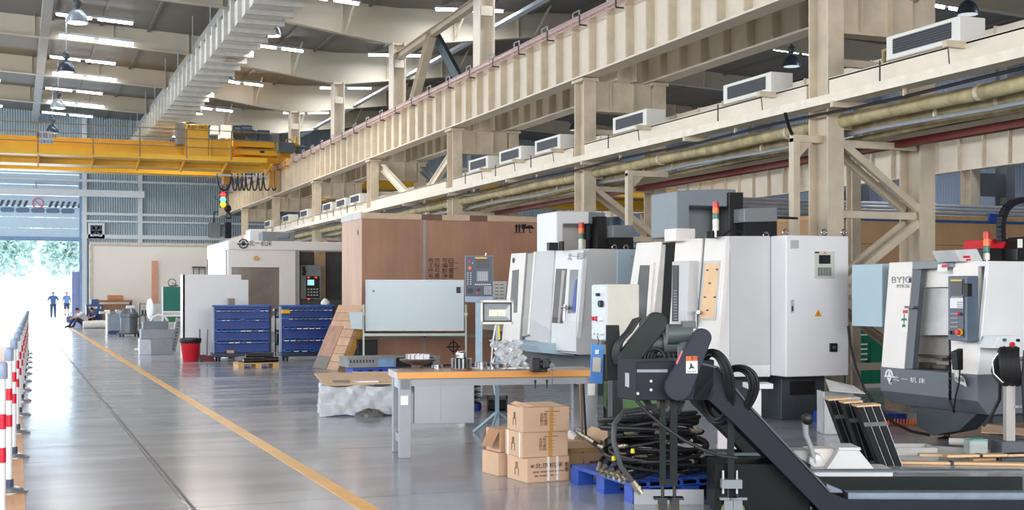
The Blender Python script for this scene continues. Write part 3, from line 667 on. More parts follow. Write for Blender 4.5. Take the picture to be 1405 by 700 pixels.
sl_red = M('lamp_red', (206, 36, 38), 0.3); sl_or = M('lamp_orange', (240, 116, 44), 0.3); sl_gr = M('lamp_green', (58, 112, 96), 0.3); sl_wh = M('lamp_white', (226, 222, 210), 0.35)
def eye_bolts(parent, pts, r=.035):
    for p in pts: MB().tube([p + Vector((r * math.cos(a * R(30)), 0, r + r * math.sin(a * R(30)))) for a in range(12)], r * .3, 6, closed=True).build('lifting_eye', chrome, parent, True, world=True)
class Slant:                                                  # the sloping operator side of a machine, facing the aisle
    def __init__(s, xt, zt, xm, zm): s.up = Plane((xt, 0, zt), (xt, 1, zt), (xm, 0, zm)); s.lo = Plane((xm, 0, zm), (xm, 1, zm), (xm, 0, zm - 1)); s.zm = zm
    def p(s, u, v, out=0.0):
        q = s.up.p(u, v, out); return q if q.z >= s.zm else s.lo.p(u, v, out)
    def plate(s, pts, t, out=0.0):                            # outline on the slope: cut at the knee so both halves stay flat
        return [s.p(u, v, out) for u, v in pts]
def slab(mb, sl, l0, r0, l1, r1, t, out=0.0, n=10):             # strip between left edge l0-l1 and right edge r0-r1 following the slope
    rows = []
    ss = sorted(set([0.0, 1.0] + [max(0, min(1, t)) for t in ()]))
    if n > 1: ss = [k / n for k in range(n + 1)]
    zs = [sl.p(l0[0] + (l1[0] - l0[0]) * q, l0[1] + (l1[1] - l0[1]) * q, out).z for q in ss]
    if hasattr(sl, 'zm'):                                      # keep only the ends and the rows next to the knee
        ss = [q for i, q in enumerate(ss) if i in (0, len(ss) - 1) or (zs[i] - sl.zm) * (zs[i - 1] - sl.zm) <= 0 or (zs[i] - sl.zm) * (zs[i + 1] - sl.zm) <= 0]
    vs = []
    for q in ss:
        a = sl.p(l0[0] + (l1[0] - l0[0]) * q, l0[1] + (l1[1] - l0[1]) * q, out); b_ = sl.p(r0[0] + (r1[0] - r0[0]) * q, r0[1] + (r1[1] - r0[1]) * q, out)
        o = Vector((t, 0, 0)); vs += [a, b_, b_ + o, a + o]
    m_ = len(ss); fs = [(0, 1, 2, 3), tuple(4 * m_ - 4 + i for i in (3, 2, 1, 0))]
    for i in range(m_ - 1):
        for k in range(4): l = (k + 1) % 4; fs.append((4 * i + k, 4 * i + l, 4 * i + 4 + l, 4 * i + 4 + k))
    mb.add(vs, fs)
    return mb
# ---------------------------------------------------------------- machining centre with the white control cabinet
Yc = 12.75
Xl, Xr = PY(1078.5, 420, Yc).x, PY(1164.5, 420, Yc).x
Ys = PX(1057, 420, Xl).y
ct = PY(997, 324, Ys); cm = PY(985, 428, Ys); XT, ZT, XM, ZM = ct.x, ct.z, cm.x, cm.z
sl1 = Slant(XT, ZT, XM, ZM)
Zb = PY(1100, 517, Yc).z
yf = PX(873.5, 333, XT).y
m1 = thing('machining_center', 'large white machining centre with peach covered window and open dark doorway', 'machine', (8.6, Ys + 1.2, 0))
w1 = dict(parent=m1, world=True)
MB().prism([(XT + .07, ZT - .01), (XM + .07, ZM), (XM + .07, Zb), (Xr, Zb), (Xr, ZT - .01)], 'y', Ys, yf).build('body', grey_metal, bevel=.008, **w1)
a = PY(1053, 530, Ys + .3); c = PY(1112, 575, Ys + .3)
m = MB(); m.prism([(XM + .2, Zb), (XM + .2, .0), (c.x - .02, 0), (c.x - .02, Zb)], 'y', Ys + .3, yf - .2); m.build('base', base_dark, **w1)
MB().box(c.x, Xr - .1, Ys + .9, yf - .2, .3, Zb).build('sump', black, **w1)
MB().box(a.x, c.x, Ys + .0, Ys + .35, 0.0, Zb).build('base_foot', base_dark, bevel=.01, **w1)
MB().box(a.x + .12, c.x - .15, Ys - .02, Ys + .02, Zb - .24, Zb - .08).build('base_slot', black, **w1)
A = MB(); slab(A, sl1, (873.5, 333.5), (908, 331.5), (846, 505), (888, 510), .06); dA = A.build('door_panel', white_warm, bevel=.006, **w1)
slab(MB(), sl1, (878, 364), (891, 364), (866, 460), (884, 460), .01, .006).build('door_window', dark_glass, dA, world=True)
slab(MB(), sl1, (893, 360), (896.5, 360), (885, 470), (888.5, 470), .03, .03).build('door_handle', white_warm, dA, world=True)
slab(MB(), sl1, (909, 334), (927.5, 331.5), (890, 505), (914, 500), .01, -.02).build('doorway_shade', opening_shade, **w1)
slab(MB(), sl1, (904.5, 336), (913, 335.5), (886, 500), (903, 500), .05, -.012).build('inner_door', inner, **w1)
Bm = MB(); slab(Bm, sl1, (927, 328), (964, 327), (914, 505), (949, 512), .06); dB = Bm.build('door_panel', white_warm, bevel=.006, **w1)
op = slab(MB(), sl1, (922, 359), (945, 358), (920.5, 443), (942, 443), .16, .14).build('operator_panel', grey_metal, bevel=.008, **w1)
slab(MB(), sl1, (922.5, 364), (930.5, 364), (922, 441), (929.5, 441), .01, .15).build('key_strip', black, op, world=True)
m = MB()
for k in range(11): slab(m, sl1, (924, 398 + k * 3.9), (929, 398 + k * 3.9), (924, 400 + k * 3.9), (929, 400 + k * 3.9), .008, .156, 1)
m.build('key', M('key_dim', (112, 116, 122), 0.5), op, world=True, each=True)
slab(MB(), sl1, (922, 446), (946, 446), (920, 456), (944, 456), .02, .004).build('slot_shade', opening_shade, **w1)
slab(MB(), sl1, (964, 327), (967.5, 327), (949, 512), (952.5, 512), .05, -.02).build('door_track', seam, **w1)
Cm = MB(); slab(Cm, sl1, (967.5, 326), (997, 324), (952.5, 512), (983, 514), .06); dC = Cm.build('front_panel', white_warm, bevel=.006, **w1)
slab(MB(), sl1, (965.5, 358), (988, 357.5), (957.5, 440), (981.5, 440), .012, .008).build('window_frame', grey_metal, dC, world=True)
pw = slab(MB(), sl1, (968, 361), (986, 360.5), (960.5, 437), (979, 437), .008, .014).build('covered_window', peach, dC, world=True)
m = MB()
for u, v in ((970, 371), (983, 370), (973, 389), (966.5, 408), (980, 408), (970, 426)): slab(m, sl1, (u - 1, v - 1.2), (u + 2, v - 1.2), (u - 1, v + .8), (u + 2, v + .8), .004, .017, 1)
m.build('print_marks', ink_blue, pw, world=True)
m = MB(); m.tube([sl1.p(955, 426, .05), sl1.p(954.5, 447, .05)], .016, 8); m.tube([sl1.p(951.5, 428.5, .03), sl1.p(958, 428.5, .08)], .022, 8); m.build('door_handle', chrome, smooth=True, **w1)
pS = Plane((0, Ys, 0), (1, Ys, 0), (0, Ys, 1))
MB().solid(pS.poly([(997, 324), (1001, 324), (1001, 514), (983.5, 514), (985, 428)], .012), (0, .012, 0)).build('side_corner_panel', white_metal, **w1)
m = MB(); m.solid(pS.rect(1001.5, 324, 1056.5, 500, .012), (0, .012, 0)); m.build('side_panel', grey_metal, **w1)
MB().solid(pS.rect(1001.5, 501, 1056.5, 517, .012), (0, .012, 0)).build('side_sill', white_metal, **w1)
cb = MB().box(Xl, Xr, Yc, Ys, Zb, PY(1100, 323, Yc).z).build('control_cabinet', white_metal, bevel=.012, **w1)
pC = Plane((0, Yc, 0), (1, Yc, 0), (0, Yc, 1)); o3 = (0, .006, 0)
k = MB().solid(pC.rect(1085, 329.5, 1096, 341, .008), (0, .008, 0)).build('vent_plate', key_m, cb, world=True)
pn = MB().solid(pC.rect(1118, 345, 1145, 382, .012), (0, .012, 0)).build('keypad_panel', M('keypad_beige', (196, 200, 186), 0.45), cb, bevel=.004, world=True)
m = MB(); m.solid(pC.rect(1124, 350, 1139.5, 362, .018), o3); m.solid(pC.rect(1118.5, 345.5, 1124, 347.5, .018), o3); m.build('screen', screen_m, pn, world=True)
m = MB()
for i in range(5): m.solid(pC.rect(1122.5 + i * 3.8, 367, 1125.5 + i * 3.8, 378.5, .018), o3)
m.build('key', M('key_slate', (120, 126, 124), 0.5), pn, world=True, each=True)
MB().solid(pC.poly([(1132, 345.5), (1134, 348), (1130, 348)], .02), o3).build('key_mark', orange, pn, world=True)
m = MB(); m.solid(pC.rect(1085.5, 411.5, 1089.5, 429, .014), (0, .014, 0)); m.build('door_latch', key_m, cb, bevel=.003, world=True)
MB().solid(pC.rect(1086.5, 420, 1088.5, 427, .02), o3).build('latch_slot', black, cb, world=True)
tri = MB().solid(pC.poly([(1122.5, 424.5), (1127.5, 434.5), (1117.5, 434.5)], .004), (0, .004, 0)).build('warning_triangle', M('warning_yellow', (236, 166, 40), 0.5), cb, world=True)
q = pC.p(1122.5, 431, .006); text('⚡', .05, q, FY, ink, tri, world=True)
m = MB(); m.solid(pC.rect(1139, 471, 1149.5, 483, .02), (0, .02, 0)); m.build('isolator_switch', black, cb, bevel=.006, world=True)
q = pC.p(1144, 477, .02); MB().cyl(q, q + Vector((0, -.02, 0)), .02).build('switch_knob', dark_grey, cb, True, world=True)
eye_bolts(m1, [Vector((PY(u, 322, y).x, y, PY(u, 323, y).z)) for u, y in ((1078, Yc + .2), (1131, Yc + .1), (1158, Yc + .15))] + [Vector((PY(1051, 322, Ys + .3).x, Ys + .3, ZT))])
# column head, spindle motor and magazine standing on top
Yk = Ys + 1.3
pK = Plane((0, Yk, 0), (1, Yk, 0), (0, Yk, 1))
m = MB(); m.solid(pK.poly([(928, 325), (928, 262), (974, 260), (1010, 260), (1010, 284), (946, 282), (946, 325)]), (0, .7, 0)); hd = m.build('column_head', M('column_head_grey', (126, 136, 144), 0.45, var=0.04), bevel=.015, **w1)
MB().solid(pK.rect(946, 282, 981, 326, -.5), (0, .1, 0)).build('column_back', mid_grey, **w1)
MB().solid(pK.rect(1000, 264, 1020, 324, .05), (0, .4, 0)).build('cable_guide', black, bevel=.01, **w1)
MB().solid(pK.poly([(1021, 286), (1021, 305), (1067, 304), (1067, 284)], .3), (0, .5, 0)).build('magazine_cover', mid_grey, bevel=.012, **w1)
m = MB(); m.solid(pK.rect(1022, 304, 1066, 326, .25), (0, .4, 0)); m.build('tool_magazine', black, **w1)
MB().solid(pK.poly([(1066, 297), (1066, 300), (1095, 301), (1095, 298)], .2), (0, .05, 0)).build('magazine_arm', black, **w1)
q = PY(982, 320, Ys + .12); stack_light(m1, q.x, q.y, ZT - .01, .038, .34, [sl_wh, sl_wh, sl_gr, sl_or, sl_red], .08)
m = MB(); q = PY(970, 322, Ys + .15); m.box(q.x, q.x + .14, q.y, q.y + .1, ZT - .02, ZT + .06); m.tube([(q.x + .2, q.y, ZT), (q.x + .35, q.y, ZT + .1), (q.x + .55, q.y + .1, ZT + .06), (q.x + .62, q.y + .2, ZT)], .012, 6); m.build('junction_box', black, **w1)
q = PY(927, 328, Ys + 1.0); MB().box(q.x, q.x + .28, q.y, q.y + .3, ZT - .02, ZT + .14).build('duct_stub', white_warm, bevel=.008, **w1)
# ---------------------------------------------------------------- second machining centre
Y2 = PX(801, 343, XT).y; Z2 = ZT
c2m = PY(791, 440, Y2); sl2 = Slant(XT, Z2, c2m.x, c2m.z)
y2f = PX(701, 348, XT).y + .05; zb2 = PY(800, 487, Y2).z
xr2 = PY(869, 343, Y2).x + .5
m2 = thing('machining_center', 'second white machining centre, with two narrow dark windows and a square white column head', 'machine', (8.6, Y2 + 1.4, 0))
w2 = dict(parent=m2, world=True)
MB().prism([(XT + .07, Z2 - .01), (c2m.x + .07, c2m.z), (c2m.x + .07, zb2), (xr2, zb2), (xr2, Z2 - .01)], 'y', Y2, y2f).build('body', grey_metal, bevel=.008, **w2)
MB().prism([(c2m.x + .3, zb2), (c2m.x + .3, 0), (xr2 - .1, 0), (xr2 - .1, zb2)], 'y', Y2 + .1, y2f - .2).build('base', base_dark, **w2)
A = slab(MB(), sl2, (701.5, 348), (721, 347), (688, 470), (712, 468), .06).build('door_panel', white_warm, bevel=.006, **w2)
slab(MB(), sl2, (703, 371), (711.5, 370), (699, 430), (709, 429), .01, .006).build('door_window', dark_glass, A, world=True)
q = sl2.p(704.5, 358, .01); text('◍', .12, q, FX, ink, A, world=True)
slab(MB(), sl2, (721, 347), (724.5, 347), (712, 468), (716, 468), .05, -.02).build('door_edge', seam, **w2)
slab(MB(), sl2, (724, 348), (733, 347), (716, 462), (725, 460), .02, -.02).build('inner_door', inner, **w2)
Bd = slab(MB(), sl2, (733, 345.5), (760, 344.5), (724, 458), (753, 480), .09, .03).build('door_panel', grey_metal, bevel=.012, **w2)
slab(MB(), sl2, (732.5, 345.5), (735, 345.5), (723.5, 458), (726, 459), .1, .035).build('door_rim', white_warm, Bd, world=True)
Cd = slab(MB(), sl2, (760, 344.5), (801, 343), (753, 480), (790, 483), .07).build('front_panel', white_metal, bevel=.006, **w2)
slab(MB(), sl2, (763, 369), (777.5, 369), (757, 443), (772, 444), .01, .006).build('door_window', M('window_warm_dark', (80, 70, 64), 0.3, var=0.2, spec=.2), Cd, world=True)
slab(MB(), sl2, (771, 371), (775, 371), (765, 443), (768, 443), .01, .01).build('window_pillar', inner, Cd, world=True)
slab(MB(), sl2, (782, 370), (793, 370), (778.5, 430), (789, 430), .01, .006).build('side_window', M('window_grey', (132, 134, 136), 0.3, spec=.2), Cd, world=True)
slab(MB(), sl2, (789, 385), (791.5, 383), (784, 428), (789, 428), .01, .01).build('blue_guard', blue, Cd, world=True)
m = MB(); m.tube([sl2.p(775.5, 418, .05), sl2.p(774, 440, .05)], .02, 8); m.tube([sl2.p(771, 422, .03), sl2.p(778, 422, .07)], .022, 8); m.build('door_handle', chrome, smooth=True, **w2)
q = sl2.p(791, 352.5, .01); text('北一机床', .12, q, FX, ink_grey, Cd, sx=1.4, world=True)
p2 = Plane((0, Y2, 0), (1, Y2, 0), (0, Y2, 1))
m = MB(); m.solid(p2.poly([(801, 343), (845, 343), (845, 486), (790.5, 486), (791, 440)], .012), (0, .012, 0)); m.build('side_panel', grey_metal, **w2)
MB().solid(p2.rect(847, 343, 905, 486, .05), (0, .05, 0)).build('rear_panel', blue_grey, bevel=.006, **w2)
MB().solid(p2.rect(865, 350, 870, 355, .055), (0, .006, 0)).build('name_plate', key_m, **w2)
q0 = sl2.p(722, 476); q1 = sl2.p(756, 482)
MB().hexa([(XT - .35, q1.y - .2, .62), (XT + .3, q1.y - .2, .55), (XT + .3, y2f - .6, .55), (XT - .35, y2f - .6, .62), (XT - .45, q1.y - .2, .74), (XT + .3, q1.y - .2, .8), (XT + .3, y2f - .6, .8), (XT - .45, y2f - .6, .74)]).build('front_ledge', blue_grey, bevel=.01, **w2)
Yq = Y2 + 1.2; pQ = Plane((0, Yq, 0), (1, Yq, 0), (0, Yq, 1))
m = MB(); m.solid(pQ.poly([(763, 346), (763, 290), (808.5, 290), (808.5, 307), (773, 307), (773, 346)]), (0, .8, 0)); m.build('column_head', white_metal, bevel=.02, **w2)
MB().solid(pQ.rect(773, 307, 796, 346, -.5), (0, .1, 0)).build('column_back', white_warm, **w2)
MB().solid(pQ.poly([(808.5, 291), (831, 292), (831, 310), (808.5, 307)], -.1), (0, .7, 0)).build('head_cover', M('column_head_grey', (126, 136, 144), 0.45, var=0.04), bevel=.02, **w2)
m = MB(); a = pQ.p(807, 320, -.2); m.cyl((a.x, a.y, a.z - .1), (a.x, a.y, a.z + .25), .07); m.cyl((a.x, a.y, a.z - .3), (a.x, a.y, a.z - .1), .04); m.build('spindle', slate, smooth=True, **w2)
MB().solid(pQ.rect(820, 297, 832, 346, .1), (0, .35, 0)).build('cable_guide', black, **w2)
MB().solid(pQ.rect(841, 309, 869.5, 326, .3), (0, .5, 0)).build('magazine_cover', mid_grey, bevel=.012, **w2)
MB().solid(pQ.rect(837, 326, 869, 346, .25), (0, .4, 0)).build('tool_magazine', black, **w2)
q = pQ.p(797.5, 342, .3); stack_light(m2, q.x, q.y, Z2 - .01, .045, .42, [sl_wh, sl_wh, sl_gr, sl_or, sl_red], .02)
q = PY(762, 340, Y2 + .6); m = MB(); m.box(q.x - .1, q.x + .05, q.y, q.y + .1, Z2 - .02, Z2 + .1); m.cyl((q.x + .1, q.y, Z2 - .02), (q.x + .1, q.y, Z2 + .12), .04); m.build('junction_box', black, **w2)
eye_bolts(m2, [Vector((PY(u, 343, Y2 + .2).x, Y2 + .2, Z2 - .01)) for u in (843, 859)])
# ---------------------------------------------------------------- white portal machine at the back
Y3 = 34.5
xa, xb = PY(313, 400, Y3).x, PY(500, 400, Y3).x; zt3 = PY(313, 330, Y3).z; yb3 = PX(284, 400, xa).y
m3 = thing('portal_machine', 'white portal milling machine with dark round emblem lettering across its header', 'machine', ((xa + xb) / 2, Y3 + 1, 0)); w3 = dict(parent=m3, world=True)
P3 = Plane((0, Y3, 0), (1, Y3, 0), (0, Y3, 1))
hb = PY(313, 342.5, Y3).z; zl = PY(313, 421, Y3).z
MB().box(xa, xb, Y3, Y3 + .5, hb, zt3).build('header', white_warm, bevel=.02, **w3)
MB().box(xa, xa + .3, Y3 + .5, yb3, 0, zt3).build('side_wall', white_metal, bevel=.02, **w3)
MB().box(xa, xb, yb3 - .2, yb3, 0, zt3 - .4).build('rear_wall', grey_metal, **w3)
dr = MB(); x0, x1 = PY(313, 400, Y3 + .06).x, PY(406, 400, Y3).x; zw0, zw1 = PY(330, 421, Y3).z, PY(330, 366.5, Y3).z; wx0, wx1 = PY(318, 400, Y3).x, PY(384, 400, Y3).x
dr.box(x0, wx0, Y3 + .06, Y3 + .16, .5, hb); dr.box(wx1, x1, Y3 + .06, Y3 + .16, .5, hb); dr.box(wx0, wx1, Y3 + .06, Y3 + .16, zw1, hb); dr.box(wx0, wx1, Y3 + .06, Y3 + .16, .5, zw0 - .3)
d3 = dr.build('sliding_door', white_warm, **w3)
MB().box(wx0, wx1, Y3 + .09, Y3 + .13, zw0 - .3, zw1).build('door_window', M('window_brownish', (128, 120, 110), 0.14, var=0.22, scale=1.2), d3, world=True)
q = P3.p(351.5, 354.5, -.05); MB().cyl(q, q + Vector((0, -.03, 0)), .07).build('round_badge', M('badge_ochre', (196, 158, 90), 0.4, 0.4), d3, True, world=True)
MB().box(x1, x1 + .12, Y3 + .1, Y3 + .2, .5, hb).build('door_edge', inner, **w3)
MB().box(x1 + .1, xb, Y3 + .9, Y3 + 1.0, .4, hb).build('work_space', M('portal_inside', (74, 72, 70), 0.6, var=0.25, scale=2), **w3)
MB().box(xa + .3, xb, Y3 + .3, yb3 - .3, 0.0, .62).build('bed', grey_metal, **w3)
MB().box(x1 + .1, xb, Y3 + .2, Y3 + .9, .62, PY(420, 412, Y3 + .2).z).build('work_table', M('table_dark', (72, 70, 70), 0.5), bevel=.01, **w3)
MB().box(PY(432, 400, Y3 + .8).x, PY(446, 400, Y3 + .8).x, Y3 + .75, Y3 + .88, 1.2, hb).build('inner_column', M('column_tan', (186, 156, 120), 0.5), **w3)
pA = Plane((0, Y3 + .3, 0), (1, Y3 + .3, 0), (0, Y3 + .3, 1))
pd = MB().solid(pA.poly([(413, 364), (441, 364), (441, 411), (413, 411)]), (0, .25, 0)).build('control_pendant', mid_grey, bevel=.02, **w3)
q = MB().solid(pA.rect(420, 379, 438.5, 409, .01), (0, .01, 0)).build('panel_face', black, pd, world=True)
MB().solid(pA.rect(422, 384, 431, 391.5, .016), o3).build('panel_screen', EM('screen_cyan', (150, 210, 232), 0.9), q, world=True)
m = MB()
for u, v in ((422, 381), (432, 381), (422, 410.5)): m.solid(pA.rect(u, v - 1, u + 3, v + .8, .016), o3)
m.build('panel_light', EM('panel_red', (255, 70, 30), 1.6), q, world=True, each=True)
m = MB()
for i in range(4):
    for j in range(3): m.solid(pA.rect(422 + i * 4, 396 + j * 4, 424.5 + i * 4, 398 + j * 4, .016), o3)
m.build('panel_key', key_m, q, world=True, each=True)
MB().tube([pA.p(416, 366, .02), pA.p(417.5, 372, .03), pA.p(416, 378, .02)], .05, 8).build('handwheel', black, pd, True, world=True)
MB().box(pA.p(410, 400).x, pA.p(413, 400).x, Y3 + .35, Y3 + .5, .8, hb).build('pendant_post', black, **w3)
q = P3.p(334, 334.5, .006); text('北一机床', .165, P3.p(357.5, 334.5, .006), FY, ink, m3, sx=.95, world=True)
m = MB(); r_ = .12
m.tube([q + Vector((r_ * math.cos(a * R(20)), -.004, r_ * .95 * math.sin(a * R(20)))) for a in range(1, 9)], .022, 6); m.tube([q + Vector((r_ * math.cos(a * R(20)), -.004, r_ * .95 * math.sin(a * R(20)))) for a in range(10, 18)], .022, 6)
m.solid([q + Vector((-.035, -.006, -.06)), q + Vector((.035, -.006, -.06)), q + Vector((.045, -.006, .05)), q + Vector((0, -.006, .08)), q + Vector((-.045, -.006, .05))], (0, .006, 0)); m.box(q.x - .16, q.x + .16, q.y - .006, q.y, q.z - .03, q.z + .01)
m.build('round_emblem', M('emblem_slate', (66, 72, 88), 0.5), **w3)
m = MB(); a, c = PY(358, 318, Y3 + 1.2), PY(402, 330, Y3 + 1.2); m.box(a.x, c.x, Y3 + 1.0, Y3 + 1.8, zt3 - .02, a.z); m.box(c.x - .5, c.x - .15, Y3 + .95, Y3 + 1.0, zt3 + .12, zt3 + .28); m.build('top_gearbox', mid_grey, bevel=.02, **w3)
a, c = PY(342, 315, Y3 + 1.6), PY(364, 330, Y3 + 1.6); MB().box(a.x, c.x, Y3 + 1.5, Y3 + 2.2, zt3 - .02, a.z).build('top_box', white_metal, bevel=.02, **w3)
# free-standing white sheet-metal panel in front of it
a = F(251, 492.5); xe = PY(341, 440, a.y).x; xs_ = PY(331, 440, a.y).x; zp1, zp2 = PY(251, 376.5, a.y).z, PY(331, 384, a.y).z
t = thing('machine_guard', 'tall blank white sheet-metal guard with a stepped corner, standing behind the red bin', 'guard', (a.x, a.y, 0))
m = MB(); m.prism([(0, 0.02), (xe - a.x, 0.02), (xe - a.x, zp2), (xs_ - a.x, zp2), (xs_ - a.x, zp1), (0, zp1)], 'y', 0, .05); m.build('sheet', white_metal, t, bevel=.006)
m = MB(); m.box(0, .05, 0, .5, .0, zp1); m.build('return_edge', white_warm, t, bevel=.006)
a2 = PY(347, 410, a.y + .6)
t = thing('steel_block', 'small brown-grey block on the shelf behind the first blue rack', 'block', (PY(314, 410, a.y - .6).x, a.y - .55, 0))
zz = PY(323, 410, a.y - .6).z; MB().box(0, .15, 0, .15, 0, zz).build('post', M('block_taupe', (146, 132, 122), 0.6), t); MB().box(-.005, .155, -.005, .155, zz, zz + .02).build('cap', steel, t)
# ---------------------------------------------------------------- lathe at the right edge
cr0 = PX(1341, 514.5, 8.75); Y0 = cr0.y; X0 = 8.75
zs0 = cr0.z; y0f = PX(1209, 503.5, X0).y
zt0 = PX(1341, 358, X0).z
pF = Plane((X0, 0, 0), (X0, 1, 0), (X0, 0, 1)); pE = Plane((0, Y0, 0), (1, Y0, 0), (0, Y0, 1))
m0 = thing('lathe', 'white turning machine with dark grey skirt and upright control panel', 'machine', (X0 + .9, Y0 + .8, 0)); w0 = dict(parent=m0, world=True)
zk = pE.p(1380, 570).z; xr0 = X0 + 2.2
# top leans back towards the machine
XT0 = X0 + .14; slF = Plane((X0, 0, zs0), (X0, 1, zs0), (XT0, 0, zt0))
d0 = MB(); L0 = lambda pts, out=0.0: slF.poly(pts, out); th = Vector((.06, 0, 0))
d0 = MB().solid(L0([(1220, 360.5), (1252, 359), (1240, 507), (1209, 503.5)]), th).build('left_panel', white_warm, bevel=.006, **w0)
MB().solid(L0([(1252, 359), (1308, 357), (1308, 366.5), (1252, 370)], .02), (.08, 0, 0)).build('door_lintel', mid_grey, bevel=.004, **w0)
m = MB(); m.solid(L0([(1254, 370), (1264, 369.5), (1252, 506), (1242, 506)], -.005), (.06, 0, 0)); m.solid(L0([(1241, 420), (1253, 420), (1253, 423), (1241, 423)], .06), (.06, 0, 0)); m.build('sliding_door', dark_grey, **w0)
m = MB(); m.solid(L0([(1262, 369.5), (1310, 366), (1310, 394), (1259, 394)], -.10), (.04, 0, 0)); m.build('inner_upper', white_warm, **w0)
m = MB(); m.solid(L0([(1260, 395), (1310, 395), (1310, 460), (1254, 460)], -.16), (.04, 0, 0)); m.build('inner_back', M('inner_silver', (208, 206, 204), 0.35), **w0)
m = MB(); m.solid(L0([(1254, 460), (1305, 460), (1302, 512), (1250, 510)], -.3), (.04, 0, 0)); m.build('inner_floor', inner, **w0)
m = MB()
for u, v, a, h in ((1262, 486, 42, 5), (1266, 497, 14, 8), (1284, 500, 18, 6), (1288, 489, 10, 5)): q = slF.p(u, v, -.26); e = slF.p(u + a, v + h, -.26); m.box(q.x - .05, q.x + .1, e.y, q.y, e.z, q.z)
m.build('turret_parts', M('turret_bronze', (120, 108, 92), 0.4, 0.5), **w0)
MB().solid(L0([(1308, 357), (1341, 358), (1341, 514.5), (1302, 512)]), th).build('right_panel', white_warm, bevel=.006, **w0)
m = MB(); m.prism([(X0, zs0), (xr0, zs0), (xr0, zt0), (XT0, zt0)], 'y', Y0, Y0 + .05); m.build('end_panel', white_metal, bevel=.006, **w0)
m = MB(); m.box(X0 + .5, xr0, Y0 + .05, y0f, zs0, zt0 - .02); m.box(XT0, X0 + .6, Y0 + .05, y0f, zt0 - .05, zt0); m.build('housing', white_metal, **w0)
m = MB(); zk0 = pF.p(1325, 568).z; m.prism([(X0 - .01, zs0), (xr0, zs0), (xr0, zk0), (X0 + .12, zk0), (X0 - .01, zk0 + .14)], 'y', Y0 - .01, y0f); m.build('skirt', M('lathe_skirt', (104, 109, 118), 0.45, var=0.04), bevel=.006, **w0)
MB().box(X0 + .3, xr0 - .1, Y0 + .12, y0f - .1, .22, zk0).build('bed', base_dark, **w0)
m = MB(); m.prism([(Y0 + .1, zk0), (Y0 + 1.0, zk0), (Y0 + 1.0, .12), (Y0 + .75, .05), (Y0 + .35, .14)], 'x', X0 + .08, X0 + .3); m.build('chip_chute', M('chute_dark', (50, 56, 62), 0.5), **w0)
for x, y in ((X0 + .22, Y0 + .7), (xr0 - .4, Y0 + .3), (xr0 - .4, y0f - .3)): MB().lathe([(.09, 0), (.09, .02), (.03, .04), (.03, .25)], (x, y, 0), n=14).build('levelling_foot', black, smooth=True, **w0)
MB().solid(Plane((0, y0f + .25, 0), (1, y0f + .25, 0), (0, y0f + .25, 1)).poly([(1210, 362), (1240, 361), (1240, 449), (1210, 449)]), (0, .55, 0)).build('rear_housing', blue_grey, bevel=.01, **w0)
# control panel on the right panel
cp = MB().solid(L0([(1300.5, 379), (1326, 378.5), (1326, 469), (1300.5, 467)], .16), (.15, 0, 0)).build('control_panel', M('panel_blue_grey', (84, 98, 114), 0.4), bevel=.01, **w0)
pcp = lambda u0, v0, u1, v1, out=.168: L0([(u0, v0), (u1, v0), (u1, v1), (u0, v1)], out)
MB().solid(pcp(1303, 383, 1322, 464), (.006, 0, 0)).build('panel_face', panel_navy, cp, world=True)
MB().solid(pcp(1305, 386, 1320, 404, .174), (.004, 0, 0)).build('panel_screen', screen_m, cp, world=True)
MB().solid(pcp(1304, 383.5, 1319, 386, .175), (.004, 0, 0)).build('yellow_strip', yellow, cp, world=True)
MB().solid(pcp(1303.5, 409, 1321, 423, .174), (.004, 0, 0)).build('key_block', ink_white, cp, world=True)
m = MB()
for i in range(4):
    for j in range(3): m.solid(pcp(1313 + i * 2, 414 + j * 3, 1314.4 + i * 2, 416 + j * 3, .179), (.003, 0, 0))
for i in range(8): m.solid(pcp(1305 + i * 2, 407, 1306.4 + i * 2, 408.6, .179), (.003, 0, 0))
for j in range(4): m.solid(pcp(1304, 430 + j * 6, 1314, 431 + j * 6, .175), (.003, 0, 0))
m.build('key', key_m, cp, world=True, each=True)
for (u, v, r, mt, nm) in ((1316.5, 431, .016, red, 'red_button'), (1306, 456.5, .018, black, 'rotary_knob'), (1311, 456.5, .016, black, 'rotary_knob')): q = slF.p(u, v, .17); MB().cyl(q, q + slF.n * .03, r, 12).build(nm, mt, cp, True, world=True)
q = slF.p(1317.5, 456.5, .17); MB().cyl(q, q + slF.n * .015, .036, 14).build('stop_button_ring', yellow, cp, True, world=True); MB().cyl(q, q + slF.n * .05, .026, 14).build('stop_button', red, cp, True, world=True)
MB().solid([pE.p(1327, 389, .14), pE.p(1334, 389, .14), pE.p(1334, 407, .14), pE.p(1327, 407, .14)], (0, .05, 0)).build('side_grip', black, cp, bevel=.004, world=True)
